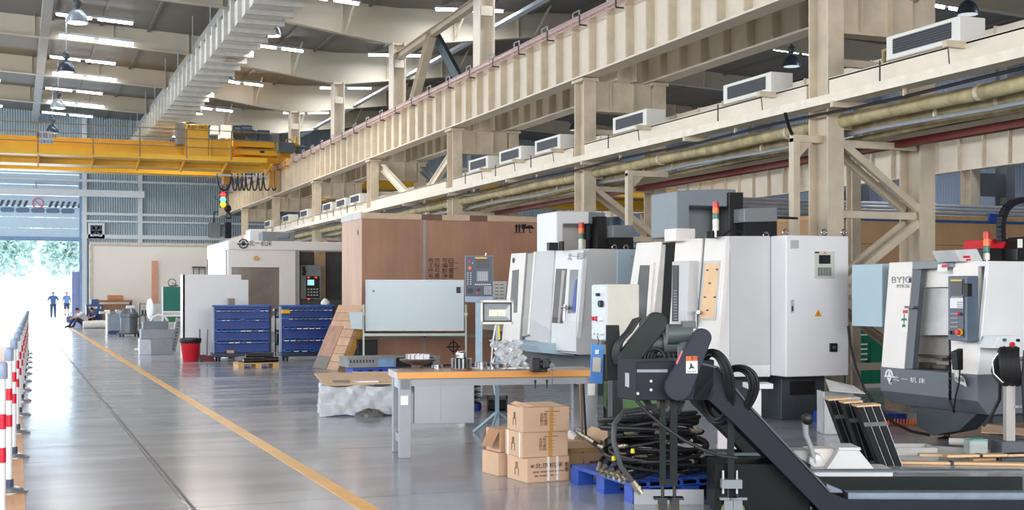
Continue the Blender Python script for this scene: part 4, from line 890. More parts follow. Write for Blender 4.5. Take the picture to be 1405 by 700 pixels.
# labels on the left panel
q = slF.p(1236.5, 384.5, .004); text('BYJC', .1, q, FX, ink_grey, m0, sx=1.6, world=True); MB().solid(L0([(1247, 381.5), (1250.5, 381.3), (1250, 388), (1246.5, 388)], .004), (.003, 0, 0)).build('name_block', ink_blue, **w0)
q = slF.p(1239, 393, .004); text('BYK36', .055, q, FX, ink_grey, m0, sx=1.4, world=True)
lb = MB().solid(L0([(1236.5, 426), (1246, 426), (1245, 456), (1234, 455)], .004), (.003, 0, 0)).build('safety_label', paper, **w0)
MB().solid(L0([(1239, 425.5), (1245.5, 425.5), (1245, 430), (1238.5, 430)], .007), (.003, 0, 0)).build('label_red', red, lb, world=True)
m = MB(); m.solid(L0([(1237, 437), (1244, 437), (1244, 440), (1236.5, 440)], .007), (.003, 0, 0)); m.solid(L0([(1238, 445), (1242, 445), (1242, 449), (1237.5, 449)], .007), (.003, 0, 0)); m.solid(L0([(1240, 431), (1241.2, 431), (1240.8, 444), (1239.6, 444)], .007), (.003, 0, 0)); m.build('label_green', green, lb, world=True)
lb = MB().solid(L0([(1287, 363), (1299.5, 362), (1299.5, 372), (1285.5, 373)], .03), (.003, 0, 0)).build('lintel_label', paper, **w0)
MB().solid(L0([(1292, 363), (1299, 362.5), (1299, 367), (1292, 367.5)], .034), (.003, 0, 0)).build('label_red', red, lb, world=True)
# emblem and lettering on the skirt
q = pF.p(1220.5, 516, .018); r_ = .062; m = MB()
m.tube([q + Vector((-.004, r_ * math.cos(a * R(22)) * .9, r_ * math.sin(a * R(22)))) for a in range(0, 9)], .012, 6); m.solid([q + Vector((-.005, .04, -.02)), q + Vector((-.005, -.04, -.02)), q + Vector((-.005, 0, -.08))], (.004, 0, 0)); m.solid([q + Vector((-.005, .03, .0)), q + Vector((-.005, -.03, .0)), q + Vector((-.005, 0, .06))], (.004, 0, 0)); m.solid([q + Vector((-.005, .085, .0)), q + Vector((-.005, -.085, .0)), q + Vector((-.005, -.085, -.014)), q + Vector((-.005, .085, -.014))], (.004, 0, 0))
m.build('round_emblem', ink_white, **w0)
text('BYJC', .028, pF.p(1222, 526.5, .018), FX, ink_white, m0, world=True)
text('北 一 机 床', .062, pF.p(1247, 521.5, .018), FX, ink_white, m0, sx=1.75, world=True)
# things hanging off the panel: coil cord, hand unit
hu = MB().solid([pE.p(1311, 483, .3), pE.p(1322, 478, .3), pE.p(1322, 508, .3), pE.p(1313, 508, .3)], (0, .07, 0)).build('hand_unit', black, bevel=.01, **w0)
q = pF.p(1316, 494, .25); MB().cyl(q, q + Vector((-.05, 0, 0)), .045).build('hand_wheel', dark_grey, hu, True, world=True)
pts = [pF.p(1303, 466, .06)] + [pF.p(1303.5 + .9 * math.sin(k * 1.9), 486 + k * .92, .08 + .02 * math.cos(k * 1.9)) for k in range(70)] + [pF.p(1308, 560, .06), pF.p(1309, 566, .02)]
MB().tube(pts, .012, 6).build('coil_cord', black, smooth=True, **w0)
MB().tube([pF.p(1317, 507, .1), pF.p(1316, 525, .1), pF.p(1311, 545, .1), pF.p(1309, 562, .06)], .008, 6).build('cord', black, smooth=True, **w0)
lb = MB().solid([pF.p(1307, 512, .05), pF.p(1311, 510, .07), pF.p(1323, 519, .07), pF.p(1326, 531, .05), pF.p(1310, 523, .05)], (.003, 0, 0)).build('paper_tag', paper, **w0)
text('合格证', .05, pF.p(1316.5, 521, .075), FX, ink, lb, world=True)
# on top: display box, stack light, red and black drive with cable chain
m = MB(); a = pE.p(1310, 345); m.solid([pE.p(1310, 343, -.3), pE.p(1341, 341.5, -.3), pE.p(1349, 358.5, -.3), pE.p(1318, 359, -.3)], (0, .35, 0)); sb = m.build('top_lamp_box', M('lamp_box_grey', (206, 206, 208), 0.4), bevel=.008, **w0)
m = MB(); m.solid(Plane((0, Y0 + .3, 0), (1, Y0 + .3, 0), (0, Y0 + .3, 1)).rect(1322, 351, 1331, 354, .004), o3); m.solid(Plane((0, Y0 + .3, 0), (1, Y0 + .3, 0), (0, Y0 + .3, 1)).rect(1326, 355.5, 1332, 358, .004), o3); m.build('red_marks', red, sb, world=True)
q = PY(1353.5, 352, Y0 + .35); stack_light(m0, q.x, q.y, zt0 - .01, .034, .29, [sl_wh, sl_gr, sl_or, sl_red], .03)
pG = Plane((0, Y0 + .6, 0), (1, Y0 + .6, 0), (0, Y0 + .6, 1))
MB().solid(pG.rect(1356, 341, 1381, 360), (0, .4, 0)).build('drive_motor', black, bevel=.01, **w0); MB().solid(pG.poly([(1357, 341), (1360, 328), (1380, 328), (1383, 341)]), (0, .4, 0)).build('drive_cap', red, bevel=.008, **w0); MB().solid(pG.rect(1381, 328, 1391, 347), (0, .2, 0)).build('drive_plug', black, **w0)
pts = [pG.p(1374, 332, .1), pG.p(1373, 312, .1), pG.p(1375, 298, .1), pG.p(1380, 286, .1), pG.p(1389, 278, .1), pG.p(1400, 274.5, .1), pG.p(1416, 274, .1), pG.p(1440, 275, .1)]
m = MB()
for a, c in zip(pts, pts[1:]): m.bar(a, c, .06, .07, (0, 1, 0))
m.build('cable_chain', slate, **w0)
m = MB()
for a, c in zip(pts, pts[1:]):
    for k in range(3): q = a.lerp(c, k / 3 + .15); e = a.lerp(c, k / 3 + .25); m.bar(q, e, .064, .08, (0, 1, 0))
m.build('chain_link', black, each=True, **w0)
m = MB(); m.solid(pG.poly([(1395, 342), (1402, 325), (1412, 325), (1412, 358), (1395, 358)], .2), (0, .2, 0)); m.build('tailstock_lever', black, bevel=.01, **w0)
sc_ = MB().solid(pG.rect(1397, 328, 1403, 340, .4), (0, .01, 0)).build('white_tag', paper, **w0)
# right-hand operator console hanging in front
pH = Plane((0, Y0 - .25, 0), (1, Y0 - .25, 0), (0, Y0 - .25, 1))
cs = MB().solid(pH.poly([(1362, 478), (1371, 461), (1400, 461), (1400, 478)]), (0, .2, 0)).build('push_button_console', M('console_white', (220, 226, 228), 0.4), bevel=.006, **w0)
for u, v, mt, r, nm in ((1377, 466.5, M('button_teal', (40, 120, 110), 0.4), .015, 'start_button'), (1387.5, 473, red, .026, 'stop_button'), (1395.5, 467, black, .015, 'selector_knob')): q = pH.p(u, v); MB().cyl(q, q + Vector((0, -.025, 0)), r, 12).build(nm, mt, cs, True, world=True)
# ============================================================ WORKSHOP THINGS, front to back
def at(u, v): return F(u, v)
# ---- workbench
bz = .79
fl = PD(545.5, 511.4, .71 * FPX / 106.4)
RB = R(-9)
bench = thing('workbench', 'long steel workbench with a wood-edged top carrying machined parts and a vice', 'workbench', (fl.x, fl.y, 0), RB)
BW, BD = 1.93, .62
MB().box(0, BW, .012, BD, bz - .035, bz).build('worktop', bench_top, bench, bevel=.003)
m = MB(); m.box(0, BW, 0, .014, bz - .06, bz + .001); m.build('front_edge', bench_wood, bench, bevel=.004); MB().box(-.012, 0, 0, BD, bz - .06, bz + .001).build('side_edge', M('edge_pale', (206, 190, 184), 0.4), bench)
bm_ = M('bench_grey_paint', (158, 160, 165), 0.42, var=0.04)
for x0 in (.02, BW - .13):
    for y0 in (.02, BD - .12): m = MB(); m.box(x0, x0 + .11, y0, y0 + .10, 0.0, bz - .06); m.build('leg', bm_, bench, bevel=.006)
    MB().box(x0 + .02, x0 + .09, .12, BD - .12, .12, .2).build('foot_rail', bm_, bench); MB().box(x0 + .01, x0 + .10, .02, BD - .02, bz - .16, bz - .06).build('top_rail', blue_grey, bench)
MB().box(.13, BW - .13, .03, .07, bz - .13, bz - .06).build('front_rail', bm_, bench)
dw = MB().box(.16, .72, .035, .45, bz - .48, bz - .10).build('drawer_cabinet', M('drawer_grey', (166, 168, 172), 0.4, var=0.03), bench, bevel=.005); dw['label'] = 'plain grey blank drawer box under the worktop'
MB().box(.40, .404, .032, .036, bz - .46, bz - .12).build('panel_seam', bm_, dw)
MB().box(.03, .10, .012, .02, bz - .30, bz - .215).build('card_tag', paper, bench); MB().box(BW - .12, BW - .05, .012, .02, bz - .24, bz - .13).build('card_tag', paper, bench)
def on_bench(u, v): p = PZ(u, v, bz); return (p.x, p.y, bz)
def bthing(name, label, cat, u, v, group=None): return thing(name, label, cat, on_bench(u, v), RB, group)
t = bthing('gear_hub', 'flat spiked steel flange standing on a short hub at the left of the bench', 'machine part', 573, 505)
MB().lathe([(.055, 0), (.06, .03), (.075, .035), (.15, .06), (.175, .075), (.178, .085), (.17, .088)], n=32).build('flange', M('flange_rust', (112, 92, 78), 0.45, 0.6, var=0.25, scale=12), t, True)
m = MB()
for k in range(14): a = k * R(360 / 14); m.box(*sorted((.098 * math.cos(a) - .016, .098 * math.cos(a) + .016)), .098 * math.sin(a) - .016, .098 * math.sin(a) + .016, .086, .135)
m.build('tooth', steel, t, each=True); MB().lathe([(.10, .087), (.10, .125), (.05, .125), (.05, .087)], n=24).build('ring', chrome, t, True)
t = bthing('spindle_chuck', 'slotted steel rotor with polished knob standing on a round plate mid-bench', 'machine part', 633, 508)
MB().lathe([(.098, 0), (.1, .012), (.1, .02), (.08, .022)], n=28).build('base_plate', M('plate_rust', (126, 96, 84), 0.45, 0.5, var=0.2), t, True)
MB().lathe([(.074, .02), (.078, .11), (.05, .115)], n=24).build('core', black, t, True)
m = MB()
for k in range(16): a = k * R(22.5); d = Vector((math.cos(a), math.sin(a), 0)); m.bar(d * .086 + Vector((0, 0, .02)), d * .086 + Vector((0, 0, .112)), .016, .022, d)
m.build('fin', steel, t, each=True)
MB().lathe([(.045, .11), (.052, .12), (.05, .14), (.052, .16), (.044, .175), (.02, .18)], n=24).build('knob', chrome, t, True)
for (u, v, r, h, la) in ((600, 505, .055, .03, 'low bright steel ring between the flange and the slotted rotor'), (660, 504, .062, .05, 'polished steel ring just right of the slotted rotor'), (675, 505.5, .045, .018, 'thin steel ring lying against the white cloth')):
    t = bthing('steel_ring', la, 'machine part', u, v, 'steel rings on the workbench'); MB().lathe([(r, 0), (r, h * .45), (r * .94, h * .5), (r, h * .55), (r, h), (r * .7, h), (r * .7, h * .3)], n=26).build('ring', chrome, t, True)
t = bthing('marking_clamp', 'pair of pale arched clamps on one bar at the back of the bench', 'tool', 694, 503)
MB().tube([(-.16, .0, .03), (.22, 0, .03)], .012, 8).build('bar', galv, t)
for x in (-.06, .1): MB().tube([(x + .07 * math.cos(a * R(18)), 0, .03 + .085 * math.sin(a * R(18))) for a in range(11)], .011, 7).build('arch', galv, t, True)
t = bthing('wiping_cloth', 'crumpled white cloth lying on the bench top before the vice', 'cloth', 716, 507)
g = []
for i in range(15):
    g.append([(-.2 + .4 * j / 24 + .02 * math.sin(i * 1.3), -.05 + .1 * i / 14 + .015 * math.sin(j * .7), .004 + .022 * abs(math.sin(j * .9 + i * .6) * math.cos(i * .8 - j * .3)) * (1 - (abs(j - 12) / 12.5) ** 3)) for j in range(25)])
MB().sheet(g).build('cloth', M('cloth_white', (236, 232, 230), 0.85, var=0.03), t, True)
t = bthing('bench_vice', 'black cast bench vice clamped to the front of the workbench', 'vice', 741, 511)
m = MB(); m.box(-.07, .01, 0.02, .14, 0, .13); m.build('fixed_jaw', black, t, bevel=.012); m = MB(); m.box(.03, .10, .02, .14, .03, .125); m.cyl((.0, .08, .07), (.12, .08, .07), .035); m.build('moving_jaw', M('vice_slate', (44, 46, 52), 0.4), t, bevel=.012)
MB().box(-.06, .08, .03, .13, -.0, .03).build('foot', black, t, bevel=.005); MB().cyl((.11, .02, .06), (.11, -.02, .06), .025, 14).build('screw_head', chrome, t, True); MB().tube([(.112, -.012, .06), (.112, -.012, -.12)], .006, 6).build('handle_bar', chrome, t)
m = MB()
for x in (-.05, .06): m.lathe([(.012, -.06), (.006, -.1), (.004, -.14)], (x, -.02, -.01), n=8)
m.build('clamp_screw', black, t, each=True)
# ---- cartons beside the bench
def carton(name, label, w, d, h, loc, rz, group='taped cartons stacked beside the bench', mat=card, printed=True, straps=False):
    t = thing(name, label, 'carton', loc, rz, group)
    b_ = MB().box(0, w, 0, d, 0, h).build('box', mat, t, bevel=.006)
    if straps:
        for x in (w * .50, w * .715): m = MB(); m.box(x - .009, x + .009, -.003, d, h - .001, h + .002); m.box(x - .009, x + .009, -.003, 0, .01, h); m.build('strap', paper, t)
        text('※北京机床', h * .22, (w * .46, -.002, h * .66), FY, ink, b_, sx=1.5); text('北京第一机床有限公司  BYJC 2016', h * .075, (w * .5, -.002, h * .42), FY, ink, b_, sx=1.3); text('地址：北京顺义区  电话：010', h * .07, (w * .45, -.002, h * .26), FY, ink, b_, sx=1.2); text('重\n要', h * .2, (w * .93, -.002, h * .55), FY, ink, b_)
    elif printed:
        MB().box(w * .57, w * .65, -.002, 0, 0, h).build('tape', tape, t); MB().box(w * .57, w * .65, 0, d, h, h + .001).build('tape', tape, t)
        text('名称 ____\n型号 ____\n数量 ____\n日期 ____', h * .13, (w * .54, -.002, h * .5), FY, M('print_brown', (130, 92, 60), 0.7), b_, sx=1.3)
        MB().box(w * .47, w * .78, -.0015, 0, h * .80, h * .83).build('print_line', M('print_brown', (130, 92, 60), 0.7), b_)
    text('|||\n┃┃', h * .3, (-.002, d * .5, h * .5), FX, M('print_dark', (84, 64, 50), 0.7), b_)
    return t
a = F(723, 663.5); RC = R(2)
c0 = carton('carton', 'bottom carton of the stack, with two white straps and printed characters', .385, .36, .198, (a.x, a.y, 0), RC + R(3), straps=True)
a1 = a - CR * .038 + Vector((0, .01, .199)); c1 = carton('carton', 'middle carton of the three stacked beside the bench', .41, .34, .202, tuple(a1), RC)
a2 = a - CR * .036 + Vector((0, .0, .402)); c2_ = carton('carton', 'top carton of the stack, with a dark torn flap', .41, .34, .20, tuple(a2), RC - R(2))
for x in (.03, .27): m = MB(); m.box(-.002, 0, x, x + .02, 0, .202); m.build('strap', paper, c1)
m = MB(); m.solid([(.0, .02, .20), (.1, .01, .206), (.02, .2, .235), (-.02, .2, .22)], (0, 0, .004)); m.solid([(.41, .02, .195), (.47, .05, .165), (.47, .2, .175), (.41, .2, .195)], (0, 0, .004)); m.build('flap', card_pale, c2_)
m = MB(); m.add([(.02, .015, .2015), (.39, .015, .2015), (.38, .32, .215), (.03, .32, .215)], [(0, 1, 2, 3)]); m.build('top_cover', card_pale, c2_)
a3 = PD(686, 655, 10.5); b3 = thing('carton', 'small carton standing behind the left side of the stack', 'carton', (a3.x, a3.y + .05, 0), RC + R(4), 'taped cartons stacked beside the bench'); MB().box(0, .2, .0, .3, 0, .19).build('box', card, b3, bevel=.006)
b4 = thing('carton', 'open carton behind the stack with its flap hanging out', 'carton', (a3.x + .03, a3.y + .06, .192), RC + R(4), 'taped cartons stacked beside the bench'); MB().box(0, .16, .02, .28, 0, .19).build('box', card, b4, bevel=.006); MB().solid([(0, .02, .19), (0, .22, .19), (-.085, .2, .04), (-.085, .0, .06)], (.004, 0, 0)).build('flap', M('card_inside', (170, 128, 92), 0.8), b4)
# open carton with a wooden box in it
a = F(783.5, 642); t = thing('open_carton', 'wide open carton with raised flaps right of the carton stack', 'carton', (a.x, a.y + .15, 0), RC)
m = MB(); Wd, Dp, Hh = .40, .46, .20
m.box(0, Wd, 0, .006, 0, Hh * .5); m.box(0, .006, 0, Dp, 0, Hh); m.box(Wd - .006, Wd, 0, Dp, 0, Hh); m.box(0, Wd, Dp - .006, Dp, 0, Hh); m.box(0, Wd, 0, Dp, 0, .006); m.build('box', card, t)
m = MB(); m.solid([(0, Dp, Hh), (Wd * .62, Dp, Hh), (Wd * .6, Dp + .05, Hh + .13), (.02, Dp + .05, Hh + .14)], (0, .004, 0)); m.solid([(Wd, .02, Hh), (Wd, Dp, Hh), (Wd + .10, Dp, Hh + .08), (Wd + .10, .03, Hh + .06)], (0, 0, .004)); m.build('flap', card_pale, t, each=True)
w_ = thing('wooden_box', 'small pine box with pale lid sitting in the open carton', 'box', (a.x + .035, a.y + .16, .012), RC)
m = MB(); m.box(.0, .32, 0.0, .3, 0, .13); m.build('box', ply_pale, w_); MB().box(-.005, .325, -.01, .31, .13, .2).build('lid', card_pale, w_, bevel=.006); m = MB(); m.box(0, .03, -.012, 0, 0, .13); m.box(0, .33, -.012, 0, .1, .13); m.build('frame_batten', wood, w_)
w_ = thing('paper_roll', 'white crumpled paper roll tucked in the open carton', 'roll', (a.x + .07, a.y + .48, .22), RC); g = []
MB().tube([(0, .0, .0), (.03, -.09, .045), (.07, -.16, .03), (.09, -.22, .0)], [.045, .05, .045, .03], 12).build('roll', M('crumple_white', (232, 228, 224), 0.8, bump=.5, bscale=30), w_, True)
hr = random.Random(3)
# ---- blue plastic pallet with hoses
a = F(868, 692); P0 = a
def plastic_pallet(label, loc, rz, L_, W_, h=.15, mat=blue):
    t = thing('plastic_pallet', label, 'pallet', loc, rz, 'blue plastic pallets')
    m = MB(); n = 7
    for i in range(n): x = -L_ + i * L_ / (n - .0); m.box(x, x + L_ / n - .02, 0, W_, h - .03, h)
    m.box(-L_, 0, 0, .03, h - .045, h); m.box(-L_, 0, W_ - .03, W_, h - .045, h); m.build('deck', mat, t, bevel=.003)
    for x in (-L_, -L_ / 2 - .07, -.14):
        for y in (0, W_ / 2 - .07, W_ - .14): MB().box(x, x + .14, y, y + .14, .02, h - .03).build('foot_block', mat, t, bevel=.006)
    m = MB()
    for y in (0, W_ / 2 - .07, W_ - .14): m.box(-L_, 0, y, y + .14, 0, .022)
    m.build('bottom_skid', mat, t, each=True)
    return t
plastic_pallet('blue plastic pallet under the heap of black hoses', (P0.x + .95, P0.y + .0, 0), R(0), .95, 1.1)
pc = Vector((P0.x + .46, P0.y + .56, .15))
hl = 'black hydraulic hose coiled in the heap on the blue pallet'
brass = M('dull_fitting', (176, 166, 146), 0.4, 0.8)
def hose(pts, r, fit=True, label=hl, mat=rubber):
    t = thing('hydraulic_hose', label, 'hose', tuple(pts[0]), 0, 'hoses heaped on the blue pallet' if label == hl else None)
    q = [Vector(p) - Vector(pts[0]) for p in pts]
    MB().tube(q, r, 8).build('hose', mat, t, True)
    if fit:
        for e, n_ in ((0, 1), (-1, -2))[:2 if hr.random() < .5 else 1]:
            d = (q[e] - q[n_]).normalized(); MB().tube([q[e] - d * .02, q[e] + d * .03, q[e] + d * .031, q[e] + d * .05, q[e] + d * .051, q[e] + d * .085], [r * 1.25, r * 1.25, r * 1.55, r * 1.55, r, r], 8).build('fitting', brass, t, True)
    return t
hr = random.Random(3)
for k in range(17):
    n = 46; R0 = hr.uniform(.24, .40); z0 = .165 + k * .024; ox, oy = hr.uniform(-.06, .06), hr.uniform(-.05, .05); ph = hr.uniform(0, 6.28); tx, ty = hr.uniform(-.05, .05), hr.uniform(-.05, .05); tr = hr.uniform(1.3, 2.1)
    pts = []
    for i in range(n):
        s = i / (n - 1); a_ = ph + s * 6.283 * tr; rr = R0 * (1 + .05 * math.sin(3 * a_ + k)) + .02 * s
        pts.append((pc.x + ox + rr * math.cos(a_), pc.y + oy + .85 * rr * math.sin(a_), max(.168, z0 + .02 * s + tx * math.cos(a_) + ty * math.sin(a_))))
    hose(pts, hr.choice([.012, .014, .016]))
for k in range(6):
    y_ = P0.y + .10 + .12 * k; x_ = P0.x + .02 - .01 * k
    pts = [(x_ + .02 * k, y_, .168 + .004 * k), (x_ + .12, y_ + .02, .175 + .01 * k), (x_ + .25, y_ + .12, .19 + .02 * k), (x_ + .33, y_ + .3, .22), (x_ + .2, y_ + .5, .25 + .02 * k)]
    hose(pts, .016, label=hl)
pts = [PD(u, v, d) for u, v, d in ((870, 664, 8.95), (852, 640, 8.95), (842, 605, 8.95), (843, 582, 9.0), (856, 566, 9.05), (880, 562, 9.1), (905, 556, 9.1))]
hose(pts, .02, label='thick grey-black hose looping up in an arch at the left of the hose heap', mat=M('hose_grey', (70, 72, 74), 0.5))
for i, (u, v, la) in enumerate(((842, 632, 'yellow cap among the hoses, nearer the cartons'), (868, 622, 'yellow cap among the hoses, nearer the conveyor leg'))): q = PD(u, v, 9.05); t = thing('plastic_plug', la, 'plug', tuple(q)); MB().lathe([(.014, 0), (.016, .01), (.012, .03), (.005, .034)], n=12).build('cap', M('cap_yellow', (226, 206, 40), 0.4), t, True)
a = F(870, 693); t = thing('steel_strip', 'flat grey steel strip standing on edge before the blue pallet', 'plate', (a.x + .0, a.y, 0), -TH); MB().box(0, .50, 0, .012, 0, .11).build('plate', M('strip_grey', (168, 170, 172), 0.45), t, bevel=.003)
# ---- green tray trolley and control box behind
a = PD(832, 585, 11.9); t = thing('steel_trolley', 'green steel tray on black legs behind the conveyor head', 'trolley', (a.x, a.y, 0), -TH)
zt_ = PD(832, 527, 11.9).z; zb_ = PD(832, 562, 11.9).z
m = MB(); m.box(0, .5, 0, .012, zb_, zt_); m.box(0, .012, 0, .4, zb_, zt_); m.box(.488, .5, 0, .4, zb_, zt_); m.box(0, .5, .388, .4, zb_, zt_); m.box(0, .5, 0, .4, zb_, zb_ + .01); m.build('tray', dull_green, t)
for x in (0, .47):
    for y in (0, .37): MB().box(x, x + .03, y, y + .03, 0, zb_ + .1).build('leg', black, t)
a = PD(833, 470, 11.0); t = thing('electrical_box', 'cream electrical box with red and white push buttons on a post', 'control box', (a.x, a.y, 0), 0)
zb_, zt_ = PD(833, 468, 11.0).z, PD(833, 390, 11.0).z
bx = MB().box(0, .31, 0, .3, zb_, zt_).build('case', M('box_cream', (206, 202, 190), 0.45, var=0.06, scale=4), t, bevel=.008); MB().box(-.012, 0, .01, .29, zb_ + .01, zt_ - .01).build('button_plate', M('plate_white_blue', (208, 218, 228), 0.4), bx)
for y, z, mt, r, nm in ((.15, .19, red, .021, 'red_button'), (.08, .19, ink_white, .022, 'white_button'), (.22, .19, red, .018, 'red_button'), (.06, .07, ink_white, .02, 'white_button'), (.13, .07, ink_white, .02, 'white_button'), (.2, .07, ink_white, .02, 'white_button'), (.07, .32, black, .03, 'rotary_switch'), (.13, .4, black, .014, 'key_switch')): MB().cyl((-.012, y, zb_ + z), (-.045, y, zb_ + z), r, 12).build(nm, mt, bx, True)
MB().box(.1, .2, .1, .2, 0, zb_).build('post', base_dark, t); MB().box(-.02, .32, -.02, .32, 0, .03).build('foot_plate', base_dark, t)
m = MB(); m.box(-.03, .05, -.01, .05, zb_ - .03, zb_); m.build('hook_arm', black, t)
q0 = PD(811.5, 472, 10.9); t = thing('hanging_card', 'blue clipboard with a pale sheet hung below the cream electrical box', 'sign', tuple(q0), 0)
pp = [PD(u, v, 10.9) - q0 for u, v in ((812, 472), (828, 474), (826.5, 527), (810, 525))]
MB().solid(pp, (0, .01, 0)).build('board', M('board_blue', (74, 140, 216), 0.4), t); pq = [PD(u, v, 10.885) - q0 for u, v in ((814, 490), (824.5, 491), (824, 511), (813, 510))]; MB().solid(pq, (0, .004, 0)).build('sheet', M('sheet_beige', (204, 200, 190), 0.7), t); pq = [PD(u, v, 10.885) - q0 for u, v in ((817, 480), (822, 480), (821.5, 486), (816.5, 486))]; MB().solid(pq, (0, .004, 0)).build('print_mark', ink_white, t)
MB().tube([PD(820, 473, 10.9) - q0, PD(822, 468, 10.9) - q0, Vector((.1, .1, .06))], .004, 5).build('wire', black, t)
# ---- long pry bars leaning at the bench end
for (u0, v0, u1, v1, d, mt, la) in ((796, 527, 800, 592, 11.3, wood_dark, 'brown wooden stick leaning at the bench end'), (800, 527, 806, 590, 11.5, black, 'thin black rod leaning beside the wooden stick')):
    p = PD(u1, v1, d); t = thing('leaning_rod', la, 'rod', (p.x, p.y, 0)); q = PD(u0, v0, d); MB().tube([(0, 0, 0.005), q - Vector((p.x, p.y, 0))], .012, 6).build('rod', mt, t)
# ---- cnc pendant on a pillar, flood lamp
d = 18.5; a = PD(657, 500, d); t = thing('control_pendant', 'navy machine control panel standing on a slim blue-grey pillar before the crate', 'control panel', (a.x, a.y, 0), -TH)
def lp(u, v, y=0): return ((u - 657) / FPX * d, y, H - (v - VH) / FPX * d)
def lrect(u0, v0, u1, v1, y): return [lp(u0, v0, y), lp(u1, v0, y), lp(u1, v1, y), lp(u0, v1, y)]
bk = MB().solid(lrect(638, 351, 676.5, 415, 0), (0, .12, 0)).build('housing', M('pendant_shell', (140, 156, 176), 0.4), t, bevel=.008)
fp_ = MB().solid(lrect(638.7, 352, 675.5, 406.5, -.012), (0, .012, 0)).build('panel_face', panel_navy, t, bevel=.004)
MB().solid(lrect(653.5, 356, 671, 368, -.018), (0, .006, 0)).build('panel_screen', screen_m, fp_); MB().solid(lrect(652, 353, 668, 355, -.016), (0, .004, 0)).build('yellow_strip', yellow, fp_); MB().solid(lrect(654, 372, 670, 386, -.016), (0, .004, 0)).build('key_block', M('keyblock_slate', (126, 132, 142), 0.5), fp_)
m = MB()
for i in range(5):
    for j in range(5): m.solid(lrect(655.5 + i * 2.8, 373.5 + j * 2.4, 657.6 + i * 2.8, 375.2 + j * 2.4, -.02), (0, .004, 0))
for i in range(8): m.solid(lrect(651.5 + i * 2.8, 389.5, 653.6 + i * 2.8, 391.5, -.018), (0, .004, 0))
for i in range(4):
    for j in range(5): m.solid(lrect(664.5 + i * 2.6, 393 + j * 2.4, 666.4 + i * 2.6, 394.6 + j * 2.4, -.018), (0, .004, 0))
for j in range(6): m.solid(lrect(641, 374 + j * 3, 642.8, 375.5 + j * 3, -.018), (0, .004, 0)); m.solid(lrect(645, 374 + j * 3, 646.8, 375.5 + j * 3, -.018), (0, .004, 0))
m.build('key', key_m, fp_, each=True)
for u, v, r, mt, nm in ((644.5, 368, .026, orange, 'orange_knob'), (644, 359, .02, red, 'red_knob'), (645, 399, .04, black, 'rotary_knob'), (654.5, 402.5, .016, red, 'red_button'), (657, 397.5, .024, black, 'rotary_knob'), (648.5, 361, .012, key_m, 'round_key')): q = Vector(lp(u, v, -.012)); MB().cyl(q, q + Vector((0, -.03, 0)), r, 12).build(nm, mt, fp_, True)
zz = lp(657, 415)[2]; MB().box(-.05, .05, .02, .1, .02, zz).build('pillar', M('pillar_bluegrey', (150, 176, 192), 0.4), t); MB().box(-.25, .25, -.15, .3, 0, .03).build('foot_plate', base_dark, t); MB().tube([lp(666, 351, .05), lp(667, 347, .05)], .012, 6).build('stub_pin', white_metal, t)
d = 13.6; a = PD(682, 505, d); t = thing('flood_lamp', 'square white-framed flood lamp on a stand behind the workbench', 'lamp', (a.x, a.y, 0), -TH)
def l2(u, v, y=0): return ((u - 682) / FPX * d, y, H - (v - VH) / FPX * d)
def l2r(u0, v0, u1, v1, y): return [l2(u0, v0, y), l2(u1, v0, y), l2(u1, v1, y), l2(u0, v1, y)]
m = MB(); m.solid(l2r(659.5, 412, 704.5, 416, 0), (0, .07, 0)); m.solid(l2r(659.5, 441, 704.5, 445, 0), (0, .07, 0)); m.solid(l2r(659.5, 412, 663, 445, 0), (0, .07, 0)); m.solid(l2r(701.5, 412, 704.5, 445, 0), (0, .07, 0)); m.solid(l2r(662, 414, 703, 444, .05), (0, .05, 0)); m.build('housing', M('lamp_frame_white', (226, 222, 214), 0.4), t)
m = MB(); m.solid(l2r(662.5, 415, 702, 416.8, -.006), (0, .02, 0)); m.solid(l2r(662.5, 440, 702, 441.8, -.006), (0, .02, 0)); m.solid(l2r(662.5, 415, 664.5, 441.8, -.006), (0, .02, 0)); m.solid(l2r(700, 415, 702, 441.8, -.006), (0, .02, 0)); m.build('gasket', black, t)
A_, B_ = [Vector(p) for p in l2r(664.5, 416.8, 700, 440, .006)], [Vector(p) for p in l2r(671, 425, 694, 434, .045)]
m = MB(); m.add(A_ + B_, [(0, 1, 5, 4), (1, 2, 6, 5), (2, 3, 7, 6), (3, 0, 4, 7)]); m.build('reflector', M('reflector_silver', (214, 220, 222), 0.3, 0.6), t)
m = MB(); m.solid(l2r(671, 425, 682, 434, .044), (0, .004, 0)); m.solid(l2r(683, 425, 694, 434, .044), (0, .004, 0)); m.build('led_panel', M('led_cream', (232, 234, 206), 0.4), t, each=True)
m = MB(); m.bar(l2(682, 445, .05), (0, .05, .5), .035, .035); m.bar((0, .05, .5), (0, .05, .03), .045, .045); m.build('post', M('pillar_bluegrey', (150, 176, 192), 0.4), t); m = MB()
for k in range(3): an = k * R(120) + .3; m.bar((0, .05, .25), (.35 * math.cos(an), .05 + .35 * math.sin(an), .012), .025, .025)
m.build('tripod_leg', M('pillar_bluegrey', (150, 176, 192), 0.4), t, each=True)
MB().bar(l2(684, 447, .02), l2(685, 466, .02), .025, .02).build('yellow_tag', M('tag_yellow', (230, 200, 70), 0.5), t); MB().tube([l2(680, 446, .03), l2(676, 470, .03), l2(674, 500, .03), l2(679, 540, .05), l2(684, 556, .05)], .009, 6).build('cable', ink_white, t, True)
t = thing('plastic_wrap', 'crumpled clear plastic wrap standing on the bench below the flood lamp', 'wrap', on_bench(690, 504), -TH)
film = M('clear_film', (236, 240, 244), 0.12, trans=0.55, var=0.02, bump=.6, bscale=9); g = []
